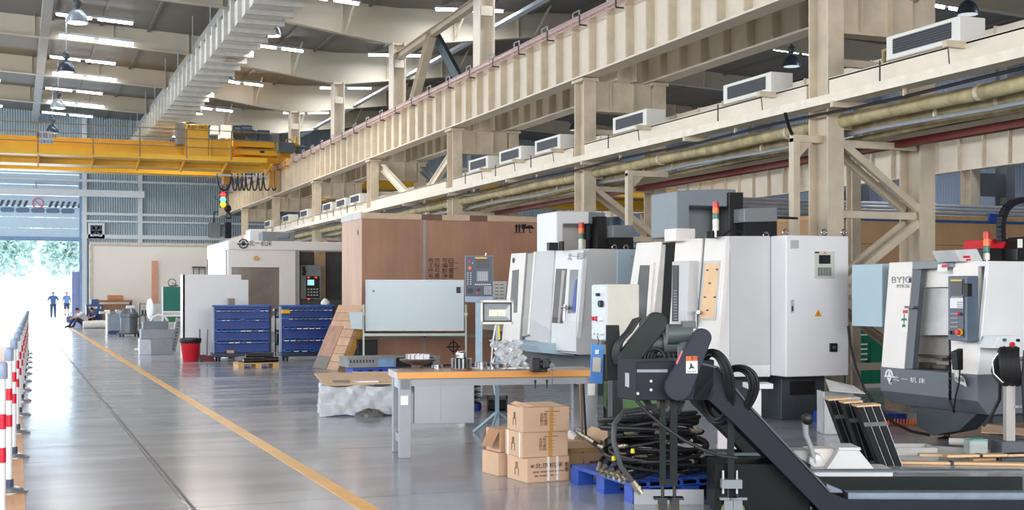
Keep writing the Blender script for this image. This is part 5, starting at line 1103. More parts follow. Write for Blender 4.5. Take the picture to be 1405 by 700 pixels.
for i in range(14):
    g.append([((j - 6) * .022 * (1.2 - i * .02) + .02 * math.sin(i * 1.7 + j) + (13 - i) * -.008 + .12, .04 * math.sin(j * 1.9 + i * .7), .004 + (13 - i) * .02 + .012 * math.sin(j * 2.3)) for j in range(13)])
MB().sheet(g).build('film', film, t, True)
# dark carton and coil under the bench
a = F(668, 566); t = thing('dark_crate', 'dark open-sided crate on the floor beyond the bench legs', 'crate', (a.x, a.y, 0), -TH)
m = MB(); wv = 30 / FPX * 15.5; m.box(0, wv, 0, .3, .0, .02); m.box(0, wv, 0, .3, .16, .19); m.box(0, .02, 0, .3, 0, .19); m.box(wv - .02, wv, 0, .3, 0, .19); m.box(wv * .5 - .01, wv * .5 + .01, 0, .3, 0, .19); m.box(0, wv, .28, .3, 0, .19); m.build('shell', black, t)
a = F(659, 566); t = thing('spring_stack', 'stack of dark wire coils behind the bench drawer box', 'coil', (a.x, a.y + .3, 0))
for k in range(10): MB().tube([(.1 * math.cos(i * R(24)), .1 * math.sin(i * R(24)), .1 + k * .035) for i in range(15)], .012, 6, closed=True).build('coil', steel if k % 2 else black, t, True)
MB().lathe([(.11, 0), (.12, .02), (.12, .09), (.1, .09)], n=20).build('blue_base', M('base_navy', (30, 56, 120), 0.4), t, True)
# ---- plastic-wrapped pallet load
a = F(440, 572); t = thing('wrapped_pallet', 'low pallet load wrapped in clear film with cardboard sheets on top', 'pallet', (a.x, a.y, 0), R(-12))
Wp, Dp, Hp = .95, 1.25, .36
MB().box(.06, Wp - .06, .06, Dp - .06, 0, .12).build('pallet', M('pallet_navy', (46, 74, 120), 0.5, var=0.2), t); MB().box(.05, Wp - .05, .05, Dp - .05, .12, Hp - .02).build('load', M('load_grey', (150, 158, 174), 0.5, var=0.5, scale=7), t)
g = []; per = 72
for i in range(10):
    z = Hp + .012 - i * (Hp + .0) / 9; row = []
    for k in range(per + 1):
        an = 2 * math.pi * k / per; cx_, cy_ = math.cos(an), math.sin(an); q = max(abs(cx_), abs(cy_)); bx_, by_ = cx_ / q, cy_ / q
        o = 1 + .028 * math.sin(an * 11 + i * .8) + .02 * math.sin(an * 23 - i) + (.05 * (i / 9) ** 2)
        row.append((Wp / 2 + bx_ * Wp / 2 * o * .99, Dp / 2 + by_ * Dp / 2 * o * .99, z + .012 * math.sin(an * 7 + i)))
    g.append(row)
MB().sheet(g).build('film', M('wrap_film', (236, 238, 240), 0.12, alpha=.6, var=0.1, scale=6, bump=1.0, bscale=10), t, True)
for (x, y, w, dd, z, rz, la) in ((.05, .0, .62, .6, Hp + .02, 8, 'pale cardboard sheet with a grey printed square, on the film-wrapped pallet'), (.36, .1, .62, .6, Hp + .032, -4, 'second cardboard sheet overlapping the first on the film-wrapped pallet')):
    q = Matrix.Rotation(R(-12), 3, 'Z') @ Vector((x, y, 0)); s = thing('cardboard_sheet', la, 'cardboard', (a.x + q.x, a.y + q.y, z), R(-12 + rz)); s.rotation_euler.x = R(6); MB().box(0, w, 0, dd * 1.5, 0, .008).build('sheet', card_pale, s)
    if x < .2: MB().box(.14, .36, .14, .34, .008, .010).build('printed_square', M('print_grey', (150, 140, 132), 0.7), s)
q = Matrix.Rotation(R(-12), 3, 'Z') @ Vector((.42, .15, 0)); s = thing('white_strip', 'bent white packing strip lying on the cardboard sheets', 'packing', (a.x + q.x, a.y + q.y, Hp + .045), R(-12)); m = MB(); m.box(0, .3, 0, .05, 0, .02); m.box(0, .05, 0, .4, 0, .02); m.build('strip', ink_white, s)
q = Matrix.Rotation(R(-12), 3, 'Z') @ Vector((.6, -.1, 0)); s = thing('dark_film_bundle', 'bunched grey film on the floor at the corner of the wrapped pallet', 'film', (a.x + q.x, a.y + q.y, 0)); g = []
for i in range(9): g.append([(.17 * math.cos(j * R(20)) * math.cos(i * R(11)) * (1 + .25 * math.sin(j * 2 + i)), .08 * math.sin(j * R(20)) * math.cos(i * R(11)), .09 * math.sin(i * R(11)) * (1 + .2 * math.sin(j * 3))) for j in range(19)])
MB().sheet(g).build('film', M('film_grey_dark', (110, 106, 104), 0.25, var=0.3, scale=12, bump=.8, bscale=16), s, True)
# ---- steel slab on blue crate beyond
a = F(484.5, 517.5); q_ = F(484.5, 517.5); t = thing('plastic_crate', 'blue slotted plastic crate under the grey slotted steel slab', 'crate', (a.x, a.y, 0), 0)
wc = .85; m = MB(); m.box(0, wc, 0, .6, .12, .17); m.box(0, wc, 0, .6, 0, .03)
for k in range(5): x = k * (wc - .1) / 4; m.box(x, x + .1, 0, .6, .03, .12)
m.build('crate', M('crate_blue', (36, 76, 178), 0.4), t, bevel=.004)
t = thing('slotted_slab', 'long grey slotted steel slab lying on a blue crate behind the bench', 'machine part', (a.x - .1, a.y - .05, .172), 0)
m = MB(); m.box(0, 1.75, 0, .7, 0, .16); m.box(-.01, 1.76, -.01, .71, .155, .19); m.build('slab', M('slab_grey', (140, 142, 142), 0.45, 0.3, var=0.12), t, bevel=.004)
m = MB()
for k in range(8): m.box(.03 + k * .06, .055 + k * .06, -.008, 0, .09, .14)
m.build('slot', black, t, each=True); MB().box(.56, .86, -.014, 0, .01, .15).build('blue_plate', M('plate_lightblue', (120, 160, 200), 0.4), t); MB().box(.9, 1.6, -.03, 0, .0, .17).build('dark_plate', slate, t)
pt = PZ(524, 498, .35); t = thing('carton_wedge', 'small cream carton corner beside the bench top behind the wrapped load', 'carton', (pt.x, pt.y - 4.0, 0), R(-20)); MB().box(0, .3, 0, .25, 0, .47).build('box', paper, t, bevel=.004)
# ---- whiteboard on a stand
d = 25.2; a = PD(503, 500, d); t = thing('whiteboard', 'blank wheeled whiteboard on pale tube legs in front of the plywood crate', 'whiteboard', (a.x, a.y, 0), -TH + R(3))
def l3(u, v): return ((u - 503) / FPX * d, 0, H - (v - VH) / FPX * d)
z0, z1 = l3(503, 452.5)[2], l3(503, 385.5)[2]; wbw = l3(635, 400)[0]
bd = MB().box(0, wbw, 0, .03, z0, z1).build('board', board_white, t, bevel=.003)
m = MB(); m.box(-.02, wbw + .02, -.008, .035, z0 - .025, z0); m.box(-.02, wbw + .02, -.008, .035, z1, z1 + .022); m.box(-.02, 0, -.008, .035, z0, z1); m.box(wbw, wbw + .02, -.008, .035, z0, z1); m.build('frame', galv, t)
for x in (-.06, wbw + .06): m = MB(); m.bar((x, .02, .08), (x, .02, z0 + .5), .035, .035); m.bar((x, -.3, .08), (x, .34, .08), .035, .035); m.build('leg', pale_steel, t); 
for x in (-.06, wbw + .06):
    for y in (-.28, .32): MB().lathe([(.035, -.012), (.035, .012)], (x, y, .035), (1, 0, 0), 12).build('caster', black, t)
    MB().cyl((x - .03, 0, z0 + .3), (x + .03, 0, z0 + .3), .03, 10).build('pivot_knob', ink_white, t)
MB().bar((-.06, .02, z0 - .1), (wbw + .06, .02, z0 - .1), .03, .05).build('cross_rail', pale_steel, t)
q = l3(629.5, 398); MB().box(q[0] - .05, q[0] + .03, -.03, 0, q[2] - .06, q[2] + .06).build('eraser', black, t, bevel=.005); q = l3(512.5, 399.5); MB().cyl((q[0], -.012, q[2]), (q[0], 0, q[2]), .025, 12).build('magnet', mid_grey, t)
s = thing('paper_sheet', 'pale sheet hanging over the left leg of the whiteboard', 'paper', (a.x - .12, a.y - .06, PD(495, 452, d).z - .0), -TH); MB().solid([(-.25, 0, .33), (.02, 0, .35), (.02, .02, 0), (-.2, .02, .02)], (0, .006, 0)).build('sheet', board_white, s)
# ---- big plywood crate
d = 26.5; fc = PD(497, 400, d); Yk_ = fc.y; xl_c = fc.x; xr_c = PY(746.5, 400, Yk_).x; zc_ = PY(497, 292, Yk_).z; yb_c = PX(470, 400, xl_c).y
t = thing('plywood_crate', 'huge reddish plywood crate with handling symbols behind the whiteboard', 'crate', (xl_c, Yk_, 0), 0)
MB().box(0, xr_c - xl_c, 0, yb_c - Yk_, .02, zc_ - .12).build('panels', ply, t); MB().box(-.012, 0, .0, yb_c - Yk_, .02, zc_ - .12).build('side_panel', ply_pale, t)
m = MB(); xx = 0.0; seg = [(0, 583, ply_pale), (583, 0, None)]
us_ = [497, 578, 606, 644, 668, 746.5]
for i, (u0, u1) in enumerate(zip(us_, us_[1:])): MB().box(PY(u0, 300, Yk_).x - xl_c - (.02 if i == 0 else 0), PY(u1, 300, Yk_).x - xl_c, -.03, yb_c - Yk_, zc_ - .12, zc_).build('top_batten', [M('batten_pale', (214, 186, 158), 0.6), M('batten_brown', (120, 92, 76), 0.6)][i % 2], t)
MB().box(-.03, -.005, -.02, yb_c - Yk_ + .02, zc_ - .12, zc_ + .02).build('side_batten', M('batten_grey', (206, 204, 204), 0.55), t)
xs = PY(582.5, 400, Yk_).x - xl_c; MB().box(xs - .03, xs + .03, -.008, 0, .02, zc_ - .12).build('steel_strap', M('strap_grey', (166, 166, 168), 0.4, 0.4), t); zq = PY(560, 462, Yk_).z; MB().box(0, xr_c - xl_c, -.008, 0, zq - .035, zq + .035).build('steel_strap', M('strap_grey', (166, 166, 168), 0.4, 0.4), t)
MB().box(xr_c - xl_c - .04, xr_c - xl_c + .004, -.006, 0, .02, zc_ - .12).build('corner_strip', M('corner_brown', (110, 82, 70), 0.6), t)
def cp_(u, v): p = PY(u, v, Yk_); return (p.x - xl_c, -.006, p.z)
m = MB()
for u in (708.5, 712.5): x, y, z = cp_(u, 314); m.box(x - .02, x + .02, y, 0, z - .07, z + .05); m.solid([(x - .045, y, z + .04), (x + .045, y, z + .04), (x, y, z + .11)], (0, .005, 0))
x, y, z = cp_(710.5, 319); m.box(x - .09, x + .09, y, 0, z - .015, z); m.build('up_arrows', ink, t)
x, y, z = cp_(718.3, 314); m = MB(); m.solid([(x - .06, y, z + .1), (x + .06, y, z + .1), (x + .05, y, z + .02), (x + .015, y, z - .02), (x + .015, y, z - .07), (x + .045, y, z - .085), (x - .045, y, z - .085), (x - .015, y, z - .07), (x - .015, y, z - .02), (x - .05, y, z + .02)], (0, .005, 0)); m.build('fragile_glass_mark', ink, t)
x, y, z = cp_(726.5, 314); m = MB(); m.solid([(x + .1 * math.cos(k * R(18)), y, z + .08 * math.sin(k * R(18))) for k in range(11)], (0, .005, 0)); m.box(x - .008, x + .008, y, 0, z - .08, z); m.tube([(x, y, z - .08), (x + .03, y, z - .09), (x + .04, y, z - .06)], .008, 5); m.build('umbrella_mark', ink, t)
text('收货 号码\n工程 编号\n件号 数量\n毛重 净重\n100×200', .11, cp_(605, 372), FY, M('stencil_dark', (64, 46, 40), 0.7), t, sx=1.25); text('------\n-----', .12, cp_(622, 364), FY, M('stencil_dark', (64, 46, 40), 0.7), t)
x, y, z = cp_(622, 476); m = MB(); m.tube([(x + .1 * math.cos(k * R(30)), y, z + .1 * math.sin(k * R(30))) for k in range(12)], .012, 5, closed=True); m.box(x - .16, x + .16, y, 0, z - .012, z + .012); m.box(x - .012, x + .012, y, 0, z - .16, z + .16); m.build('centre_mark', ink, t)
text('⚘', .2, (-.016, .3, zc_ - .42), FX, M('stencil_dark', (64, 46, 40), 0.7), t)
s = thing('pinned_sheet', 'white printed sheets pinned low on the plywood crate beside the control panel', 'paper', (0, 0, 0)); s.location = PY(677, 426, Yk_ - .02)
MB().solid([PY(u, v, Yk_ - .015) - s.location for u, v in ((676, 386), (696, 386), (692, 425), (676, 425))], (0, .004, 0)).build('sheet', paper, s)
m = MB()
for j in range(7):
    for i in range(2): m.solid([PY(u, v, Yk_ - .02) - s.location for u, v in ((679 + i * 7, 390 + j * 4.6), (684 + i * 7, 390 + j * 4.6), (684 + i * 7, 391.2 + j * 4.6), (679 + i * 7, 391.2 + j * 4.6))], (0, .003, 0))
m.build('printed_lines', ink_grey, s)
s2 = thing('pinned_sheet', 'blank white sheet pinned on the crate below the flood lamp level', 'paper', (0, 0, 0)); s2.location = PY(690, 452, Yk_ - .02); MB().solid([PY(u, v, Yk_ - .015) - s2.location for u, v in ((662, 440), (704, 440), (704, 456), (662, 452))], (0, .004, 0)).build('sheet', paper, s2)
# black block added to fill the dark gap at the crate corner
a = F(470, 505.5); t = thing('gap_filler', 'black block filling the dark gap between the leaning planks and the crate', 'box', (a.x + .12, a.y - .75, 0)); MB().box(0, .42, 0, .5, 0, .6).build('case', black, t, bevel=.02); MB().box(-.02, .44, -.02, .52, .6, .63).build('lid', M('lid_brown', (104, 78, 66), 0.6), t)
# ---- leaning plank panel
near = F(463, 508.8); far = F(429.5, 505); Ln = (far - near).length; ang = math.atan2(far.y - near.y, far.x - near.x)
t = thing('plank_panel', 'thick panel of joined planks leaning against the crate corner', 'panel', (near.x, near.y, 0), ang - R(90))
X_ = Matrix.Rotation(R(24), 4, 'Y'); hgt = 1.42
for k in range(8):
    m = MB(); m.X = X_; m.box(0, .07, 0.0 if k else 0, Ln, k * hgt / 8 + .004, (k + 1) * hgt / 8 - .004); m.build('plank', [M('plank_tan', (184, 146, 114), 0.6, var=0.14), M('plank_light', (192, 154, 122), 0.6, var=0.1)][k % 2], t)
for y in (0, Ln - .12): m = MB(); m.X = X_; m.box(.07, .2, y, y + .12, 0.0, hgt); m.build('batten', M('batten_gold', (190, 138, 66), 0.6, var=0.12), t)
m = MB(); m.X = X_; m.box(-.012, 0, Ln * .45, Ln, .0, .95); m.build('plywood_sheet', M('sheet_rough', (170, 128, 108), 0.65, var=0.18), t); m = MB(); m.X = X_; m.box(-.016, -.012, Ln * .45, Ln, .0, .28); m.build('dark_patch', M('patch_grey', (112, 104, 102), 0.6), t)
# ============================================================ CHIP CONVEYORS
class Frame:                                                  # upright frame turned square to the sight axis at depth d
    def __init__(s, u, d): s.u, s.d = u, d
    def p(s, u, v, y=0.0): return Vector(((u - s.u) / FPX * s.d, y, H - (v - VH) / FPX * s.d))
    def poly(s, pts, y=0.0): return [s.p(u, v, y) for u, v in pts]
    def rect(s, u0, v0, u1, v1, y=0.0): return s.poly([(u0, v0), (u1, v0), (u1, v1), (u0, v1)], y)
def stadium(f, c0, r0, c1, r1, n=10):
    a = math.atan2(c1[1] - c0[1], c1[0] - c0[0]); pts = []
    for k in range(n + 1): t = a + math.pi / 2 + math.pi * k / n; pts.append((c0[0] + r0 * math.cos(t), c0[1] + r0 * math.sin(t)))
    for k in range(n + 1): t = a - math.pi / 2 + math.pi * k / n; pts.append((c1[0] + r1 * math.cos(t), c1[1] + r1 * math.sin(t)))
    return pts
D1 = 8.5; f1 = Frame(940, D1); a = PD(940, 600, D1)
cv = thing('chip_conveyor', 'slate chip conveyor in front, its head carrying an orange and white warning label', 'conveyor', (a.x, a.y, 0), -TH)
hb_ = MB().hexa([f1.p(873, 550), f1.p(980, 549), f1.p(980, 549, .42), f1.p(851, 548, .24) + Vector((.0, 0, -.01)), f1.p(873, 497), f1.p(980, 494), f1.p(980, 494, .42), f1.p(851, 496, .24)]).build('drive_head', slate, cv, bevel=.006)
MB().solid(f1.rect(874, 507, 916, 511, -.006), (0, .006, 0)).build('bright_lip', M('lip_grey', (130, 136, 146), 0.4), hb_)
pa_, pb_ = f1.p(853.5, 512, .2), f1.p(865, 532, .08)
MB().solid([f1.p(856.5, 512.5, .2) + Vector((-.006, 0, 0)), f1.p(865.5, 513.5, .09) + Vector((-.006, 0, 0)), f1.p(865.5, 533, .09) + Vector((-.006, 0, 0)), f1.p(856.5, 531, .2) + Vector((-.006, 0, 0))], (.004, -.002, 0)).build('rating_plate', M('plate_grey', (176, 180, 184), 0.45), hb_)
for u, v in ((875, 540), (893, 523), (893, 535)): q = f1.p(u, v); MB().cyl(q, q + Vector((0, -.012, 0)), .010, 8).build('bolt', steel, hb_, True)
dc = MB().solid(f1.poly(stadium(f1, (961, 463), 12.5, (928.5, 530), 19), -.10), (0, .10, 0)).build('drive_cover', M('cover_slate', (46, 49, 60), 0.5, var=0.06, spec=.2), cv, bevel=.008)
wl_ = MB().solid(f1.rect(938.5, 488, 954, 511, -.104), (0, .004, 0)).build('warning_label', ink_white, dc)
MB().solid(f1.rect(938.5, 488, 954, 494.5, -.106), (0, .002, 0)).build('label_band', M('label_orange', (240, 104, 24), 0.5), wl_)
text('⚠警告', .026, f1.p(946.3, 491.3, -.107), FY, ink, wl_); text('当心夹手', .016, f1.p(946.3, 509, -.105), FY, ink, wl_)
m = MB(); m.solid(f1.poly([(944, 498), (946, 497), (947, 501), (951, 505), (946, 504), (941, 506), (944, 502)], -.107), (0, .002, 0)); m.build('hand_mark', ink, wl_)
MB().solid(f1.poly([(924.5, 497), (932.5, 480), (934.5, 481), (926.5, 499)], -.104), (0, .003, 0)).build('red_label', M('label_pink', (196, 96, 110), 0.5), dc)
m = MB(); q = f1.p(945, 460, .2); m.cyl(q + Vector((-.12, 0, .0)), q + Vector((.05, 0, .0)), .07); m.cyl(q + Vector((.0, 0, -.2)), q + Vector((0, 0, 0)), .05); m.box(q.x - .02, q.x + .07, q.y - .05, q.y + .05, q.z + .04, q.z + .09); m.build('gear_motor', M('motor_cast', (84, 92, 92), 0.5, var=.12), cv, True)
side = [(958, 500), (985, 506), (1026, 556), (1138, 676), (1163, 686), (1440, 687), (1440, 716), (1140, 716), (1118, 694), (1010, 584), (972, 549), (950, 549)]
MB().solid(f1.poly(side), (0, .03, 0)).build('side_plate', slate, cv, bevel=.004)
back = [(x, y - (10 if i in (4, 5) else 0)) for i, (x, y) in enumerate(side)]
back = [(958, 500), (985, 506), (1026, 552), (1128, 660), (1148, 668), (1440, 668), (1440, 716), (1140, 716), (1118, 694), (1010, 584), (972, 549), (950, 549)]
MB().solid(f1.poly(back, .45), (0, .03, 0)).build('back_plate', green_black, cv)
m = MB()
for (u0, v0), (u1, v1) in zip([(985, 512), (1026, 561), (1138, 681), (1163, 692)], [(1026, 561), (1138, 681), (1163, 692), (1440, 693)]): p, q = f1.p(u0, v0, .03), f1.p(u1, v1, .03); m.add([p, q, q + Vector((0, .42, 0)), p + Vector((0, .42, 0))], [(0, 1, 2, 3)])
m.build('trough_floor', black, cv)
m = MB()
for (u0, v0), (u1, v1) in zip([(958, 499), (985, 505), (1026, 555)], [(985, 505), (1026, 555), (1138, 675)]): p, q = f1.p(u0, v0), f1.p(u1, v1); m.bar(p + Vector((0, .05, .004)), q + Vector((0, .05, .004)), .13, .012)
m.build('edge_flange', M('flange_slate', (60, 66, 76), 0.32), cv)
m = MB(); p, q = f1.p(1166, 683, .1), f1.p(1440, 683, .1); m.bar(p, q, .12, .05); m.build('chain_guard', M('guard_bluegrey', (112, 124, 140), 0.35, 0.4, var=0.12, scale=14), cv); MB().solid(f1.poly([(1140, 668), (1160, 676), (1163, 680), (1142, 680)], .12), (0, .12, 0)).build('gusset', M('guard_bluegrey', (136, 150, 166), 0.35), cv)
MB().solid(f1.poly([(1122, 657.5), (1440, 657.5), (1440, 660), (1122, 660)], .40), (0, .1, 0)).build('back_rail', M('rail_slate', (92, 106, 112), 0.35, 0.3), cv)
tk = MB().box(f1.p(985, 0).x, f1.p(1118, 0).x, .12, .5, .03, f1.p(0, 640).z).build('coolant_tank', M('tank_dark', (16, 22, 22), 0.5, spec=.15), cv, bevel=.006)
for (u0, u1, v1) in ((908.5, 916, 660), (922.5, 932, 669)): MB().box(f1.p(u0, 0).x, f1.p(u1, 0).x, .1, .145, f1.p(0, v1).z, f1.p(0, 549).z).build('leg', green_black, cv)
MB().box(f1.p(908, 0).x, f1.p(932, 0).x, .09, .15, f1.p(0, 669).z, f1.p(0, 660).z).build('leg_bar', green_black, cv)
MB().box(f1.p(1001, 0).x, f1.p(1009.5, 0).x, .06, .1, f1.p(0, 668).z, f1.p(0, 570).z).build('leg', green_black, cv)
MB().box(f1.p(992, 0).x, f1.p(1020, 0).x, .04, .12, f1.p(0, 672).z, f1.p(0, 660).z).build('leg_bar', mid_grey, cv)
for u in (995, 1014): MB().tube([f1.p(u, 680, .08), f1.p(u, 648, .08)], .008, 6).build('screw_rod', galv, cv)
for u, r in ((912, .045), (928.5, .045), (1003, .05), (1016, .05)):
    p = f1.p(u, 700, .12); cw = MB().cyl((p.x, .105, .05), (p.x, .135, .05), .048, 16).build('caster', M('caster_wheel', (120, 116, 84), 0.5), cv, True)
    m = MB(); m.box(p.x - .03, p.x + .03, .095, .1, .045, .13); m.box(p.x - .03, p.x + .03, .14, .145, .045, .13); m.box(p.x - .06, p.x + .06, .08, .16, .12, .135); m.build('caster_fork', black if u < 990 else mid_grey, cw)
    MB().tube([(p.x, .12, .13), (p.x, .12, f1.p(0, 666).z)], .012, 6).build('caster_stem', black, cw)
cr_ = random.Random(5)
for k in range(11):                                           # cable loops over the neck of the conveyor
    g_ = k % 2; cu, cv_, rx, ry, tl = ((984, 534, 12 + k * .9, 46 + k * .8, -6), (1005, 545, 18 + k * 1.1, 36 + k * .8, 9))[g_]; pts = []
    for i in range(36):
        s = i / 36 * 2 * math.pi; du, dv = rx * math.cos(s), ry * math.sin(s)
        pts.append(f1.p(cu + du - tl * dv / 40 + 1.0 * math.sin(2 * s + k), cv_ + dv, .12 - (.20 + .006 * k) * math.cos(s + .7) ))
    MB().tube(pts, .0105, 7, closed=True).build('cable_loop', rubber, cv, True)
MB().tube([f1.p(u, v, -.02 - .04 * i) for i, (u, v) in enumerate(((872, 548), (886, 564), (908, 583), (935, 601), (960, 613), (982, 620), (1003, 622)))], .012, 8).build('drop_cable', rubber, cv, True)
for k in range(3): MB().tube([f1.p(u + k * 4, v + k * 2, .12) for u, v in ((884, 548), (893, 562), (912, 572), (926, 566), (934, 548))], .011, 7).build('drop_cable', rubber, cv, True)
# rear conveyor
D2 = 9.7; f2 = Frame(900, D2); a = PD(900, 600, D2)
c2v = thing('chip_conveyor', 'dark green-black chip conveyor behind, with a long tilted drive cover', 'conveyor', (a.x, a.y, 0), -TH)
MB().solid(f2.poly(stadium(f2, (901, 443), 14.5, (862, 492), 14), -.05), (0, .16, 0)).build('drive_cover', M('cover_green', (40, 50, 48), 0.5, var=0.08, spec=.2), c2v, bevel=.01)
MB().solid(f2.poly([(834, 447), (852, 447), (856, 524), (834, 524)], .16), (0, .06, 0)).build('end_plate', green_black, c2v, bevel=.004)
MB().solid(f2.poly([(850, 490), (960, 488), (960, 545), (905, 545), (870, 525), (850, 520)], .12), (0, .4, 0)).build('drive_head', green_black, c2v, bevel=.006)
MB().solid(f2.poly([(940, 500), (985, 520), (1086, 614), (1086, 640), (1040, 640), (960, 560)], .1), (0, .42, 0)).build('trough', green_black, c2v, bevel=.006)
MB().solid(f2.poly([(965, 623), (1078, 623), (1078, 627), (965, 627)], .06), (0, .05, 0)).build('top_rail', M('rail_slate', (92, 106, 112), 0.35, 0.3), c2v)
MB().box(f2.p(965, 0).x, f2.p(1078, 0).x, .12, .5, 0.02, f2.p(0, 627).z).build('coolant_tank', M('tank_dark', (16, 22, 22), 0.5, spec=.15), c2v)
m = MB(); q = f2.p(928, 470, .05); m.cyl(q + Vector((-.1, 0, 0)), q + Vector((.12, 0, .02)), .09); m.cyl(q + Vector((-.1, 0, 0)), q + Vector((-.2, 0, -.02)), .06); m.box(q.x - .04, q.x + .08, q.y - .06, q.y + .06, q.z + .06, q.z + .12); m.build('gear_motor', M('motor_cast', (84, 92, 92), 0.5, var=.12), c2v, True)
for k in range(5): MB().tube([f2.p(u - k * 1.6, v + k * .7, .02 + .02 * k) for u, v in ((878, 436), (872, 446), (866, 455), (857, 464), (851, 474), (849, 486), (853, 498))], .014, 7).build('cable_loop', rubber, c2v, True)
for k in range(4): MB().tube([f2.p(898 + 6 * k + (14 + k) * math.cos(s * R(20)), 492 - 14 * math.sin(s * R(20)), .0 + .03 * k) for s in range(10)], .014, 7).build('cable_loop', rubber, c2v, True)
# ============================================================ RIGHT-HAND FLOOR
# white casting with a crank lever
d = 10.0; fr = Frame(1140, d); a = PD(1140, 640, d); t = thing('white_casting', 'white steel frame with a sloping-sided bracket behind the conveyor run', 'machine part', (a.x, a.y, 0), -TH)
MB().solid(fr.poly([(1134, 644), (1152, 617), (1178, 617), (1200, 644)]), (0, .25, 0)).build('bracket', white_metal, t, bevel=.006); MB().solid(fr.rect(1150, 614, 1180, 617.5, -.02), (0, .3, 0)).build('bracket_cap', white_metal, t)
MB().box(fr.p(1095, 0).x, fr.p(1225, 0).x, 0, .3, 0, fr.p(0, 644).z).build('base', white_metal, t); MB().box(fr.p(1112, 0).x, fr.p(1150, 0).x, .1, .28, fr.p(0, 644).z, fr.p(0, 618).z).build('pedestal', white_warm, t, bevel=.01); MB().solid(fr.rect(1088, 618, 1114, 640, .0), (0, .2, 0)).build('gear_case', M('case_grey', (170, 172, 172), 0.45), t, bevel=.012)
lv = MB().tube([fr.p(1116, 634, -.05), fr.p(1110, 612, -.06), fr.p(1103, 596, -.06), fr.p(1102, 576, -.06)], [.022, .02, .024, .026], 10).build('crank_lever', M('lever_grey', (166, 170, 172), 0.4), t, True); q = fr.p(1104, 573.5, -.09); MB().lathe([(.02, -.02), (.045, -.01), (.045, .015), (.02, .03)], q, (0, -1, 0), 14).build('lever_knob', black, lv, True)
MB().lathe([(.05, 0), (.06, .02), (.05, .06), (.03, .07)], fr.p(1117, 631, -.0), (0, -1, 0), 14).build('hub', white_metal, t, True)
d = 12.2; fr = Frame(1012, d); a = PD(1012, 620, d); t = thing('white_plate', 'white metal plate standing under the slope of the front conveyor', 'plate', (a.x, a.y, 0), -TH)
MB().solid([fr.p(985, 575), fr.p(1030, 575), fr.p(1056, 622), (fr.p(1056, 0).x, 0, 0), (fr.p(985, 0).x, 0, 0)], (0, .04, 0)).build('plate', M('plate_lilac_white', (224, 218, 220), 0.4), t, bevel=.005); MB().box(fr.p(990, 0).x, fr.p(1040, 0).x, .04, .3, 0, .04).build('foot', white_metal, t)
d = 13.6; fr = Frame(1035, d); a = PD(1035, 560, d); t = thing('white_stand', 'white T-shaped bracket stand beside the base of the large machining centre', 'stand', (a.x, a.y - .1, 0), -TH)
m = MB(); m.solid(fr.rect(1019, 526, 1054, 533), (0, .3, 0)); m.build('top', white_metal, t, bevel=.006); m = MB(); m.box(fr.p(1026, 0).x, fr.p(1040, 0).x, .1, .2, 0, fr.p(0, 533).z); m.build('post', white_metal, t); MB().box(fr.p(1020, 0).x, fr.p(1050, 0).x, 0, .3, 0, .03).build('foot', white_metal, t)
# dark slabs leaning with tan caps
cap_m = M('cap_tan', (226, 190, 146), 0.6, var=0.06)
sl_m = M('slab_black', (22, 24, 26), 0.5, var=0.15, spec=.2)
for i, (u0, u1, vt, ub0, ub1, d, la) in enumerate(((1137, 1166, 545, 1170, 1196, 11.9, 'bundle of dark guide strips with a tan cap, left of three leaning ones'), (1158, 1184, 549, 1186, 1212, 11.55, 'bundle of dark guide strips with a tan cap, middle of three leaning ones'), (1176, 1209, 554, 1208, 1240, 11.2, 'bundle of dark guide strips with a tan cap, widest of three leaning ones'))):
    fr = Frame(ub0, d); a = PD(ub0, 640, d); t = thing('guide_strip_bundle', la, 'machine part', (a.x, a.y, 0), -TH, 'leaning guide strip bundles')
    vb = VH + (H - .0) * FPX / d; T_ = [fr.p(u0, vt + 5), fr.p(u1, vt + 3)]; k_ = (vb - vt) / (640 - vt); B_ = [fr.p(u0 + (ub0 - u0) * k_, vb), fr.p(u1 + (ub1 - u1) * k_, vb)]
    n = 3
    for j in range(n):
        A0, A1 = T_[0].lerp(T_[1], j / n), T_[0].lerp(T_[1], (j + .84) / n); C0, C1 = B_[0].lerp(B_[1], j / n), B_[0].lerp(B_[1], (j + .84) / n)
        MB().solid([A0, A1, C1, C0], (0, .16, 0)).build('strip', sl_m, t); m = MB(); e = Vector((0, -.004, 0)); m.solid([A1 + e - (A1 - A0) * .06, A1 + e, C1 + e, C1 + e - (C1 - C0) * .06], (0, .004, 0)); m.build('bright_edge', galv, t)
    up = (T_[0] - B_[0]).normalized() * .016
    MB().solid([T_[0] + Vector((0, -.006, 0)), T_[1] + Vector((0, -.006, 0)), T_[1] + Vector((0, -.006, 0)) + up, T_[0] + Vector((0, -.006, 0)) + up], (0, .18, 0)).build('end_cap', cap_m, t)
    m = MB(); q0, q1 = T_[0].lerp(B_[0], .26), T_[1].lerp(B_[1], .26); q2, q3 = T_[0].lerp(B_[0], .33), T_[1].lerp(B_[1], .33); e = Vector((0, -.007, 0)); m.solid([q0 + e, q1 + e, q3 + e, q2 + e], (0, .004, 0)); m.build('clear_tape', M('tape_grey', (96, 98, 96), 0.25), t)
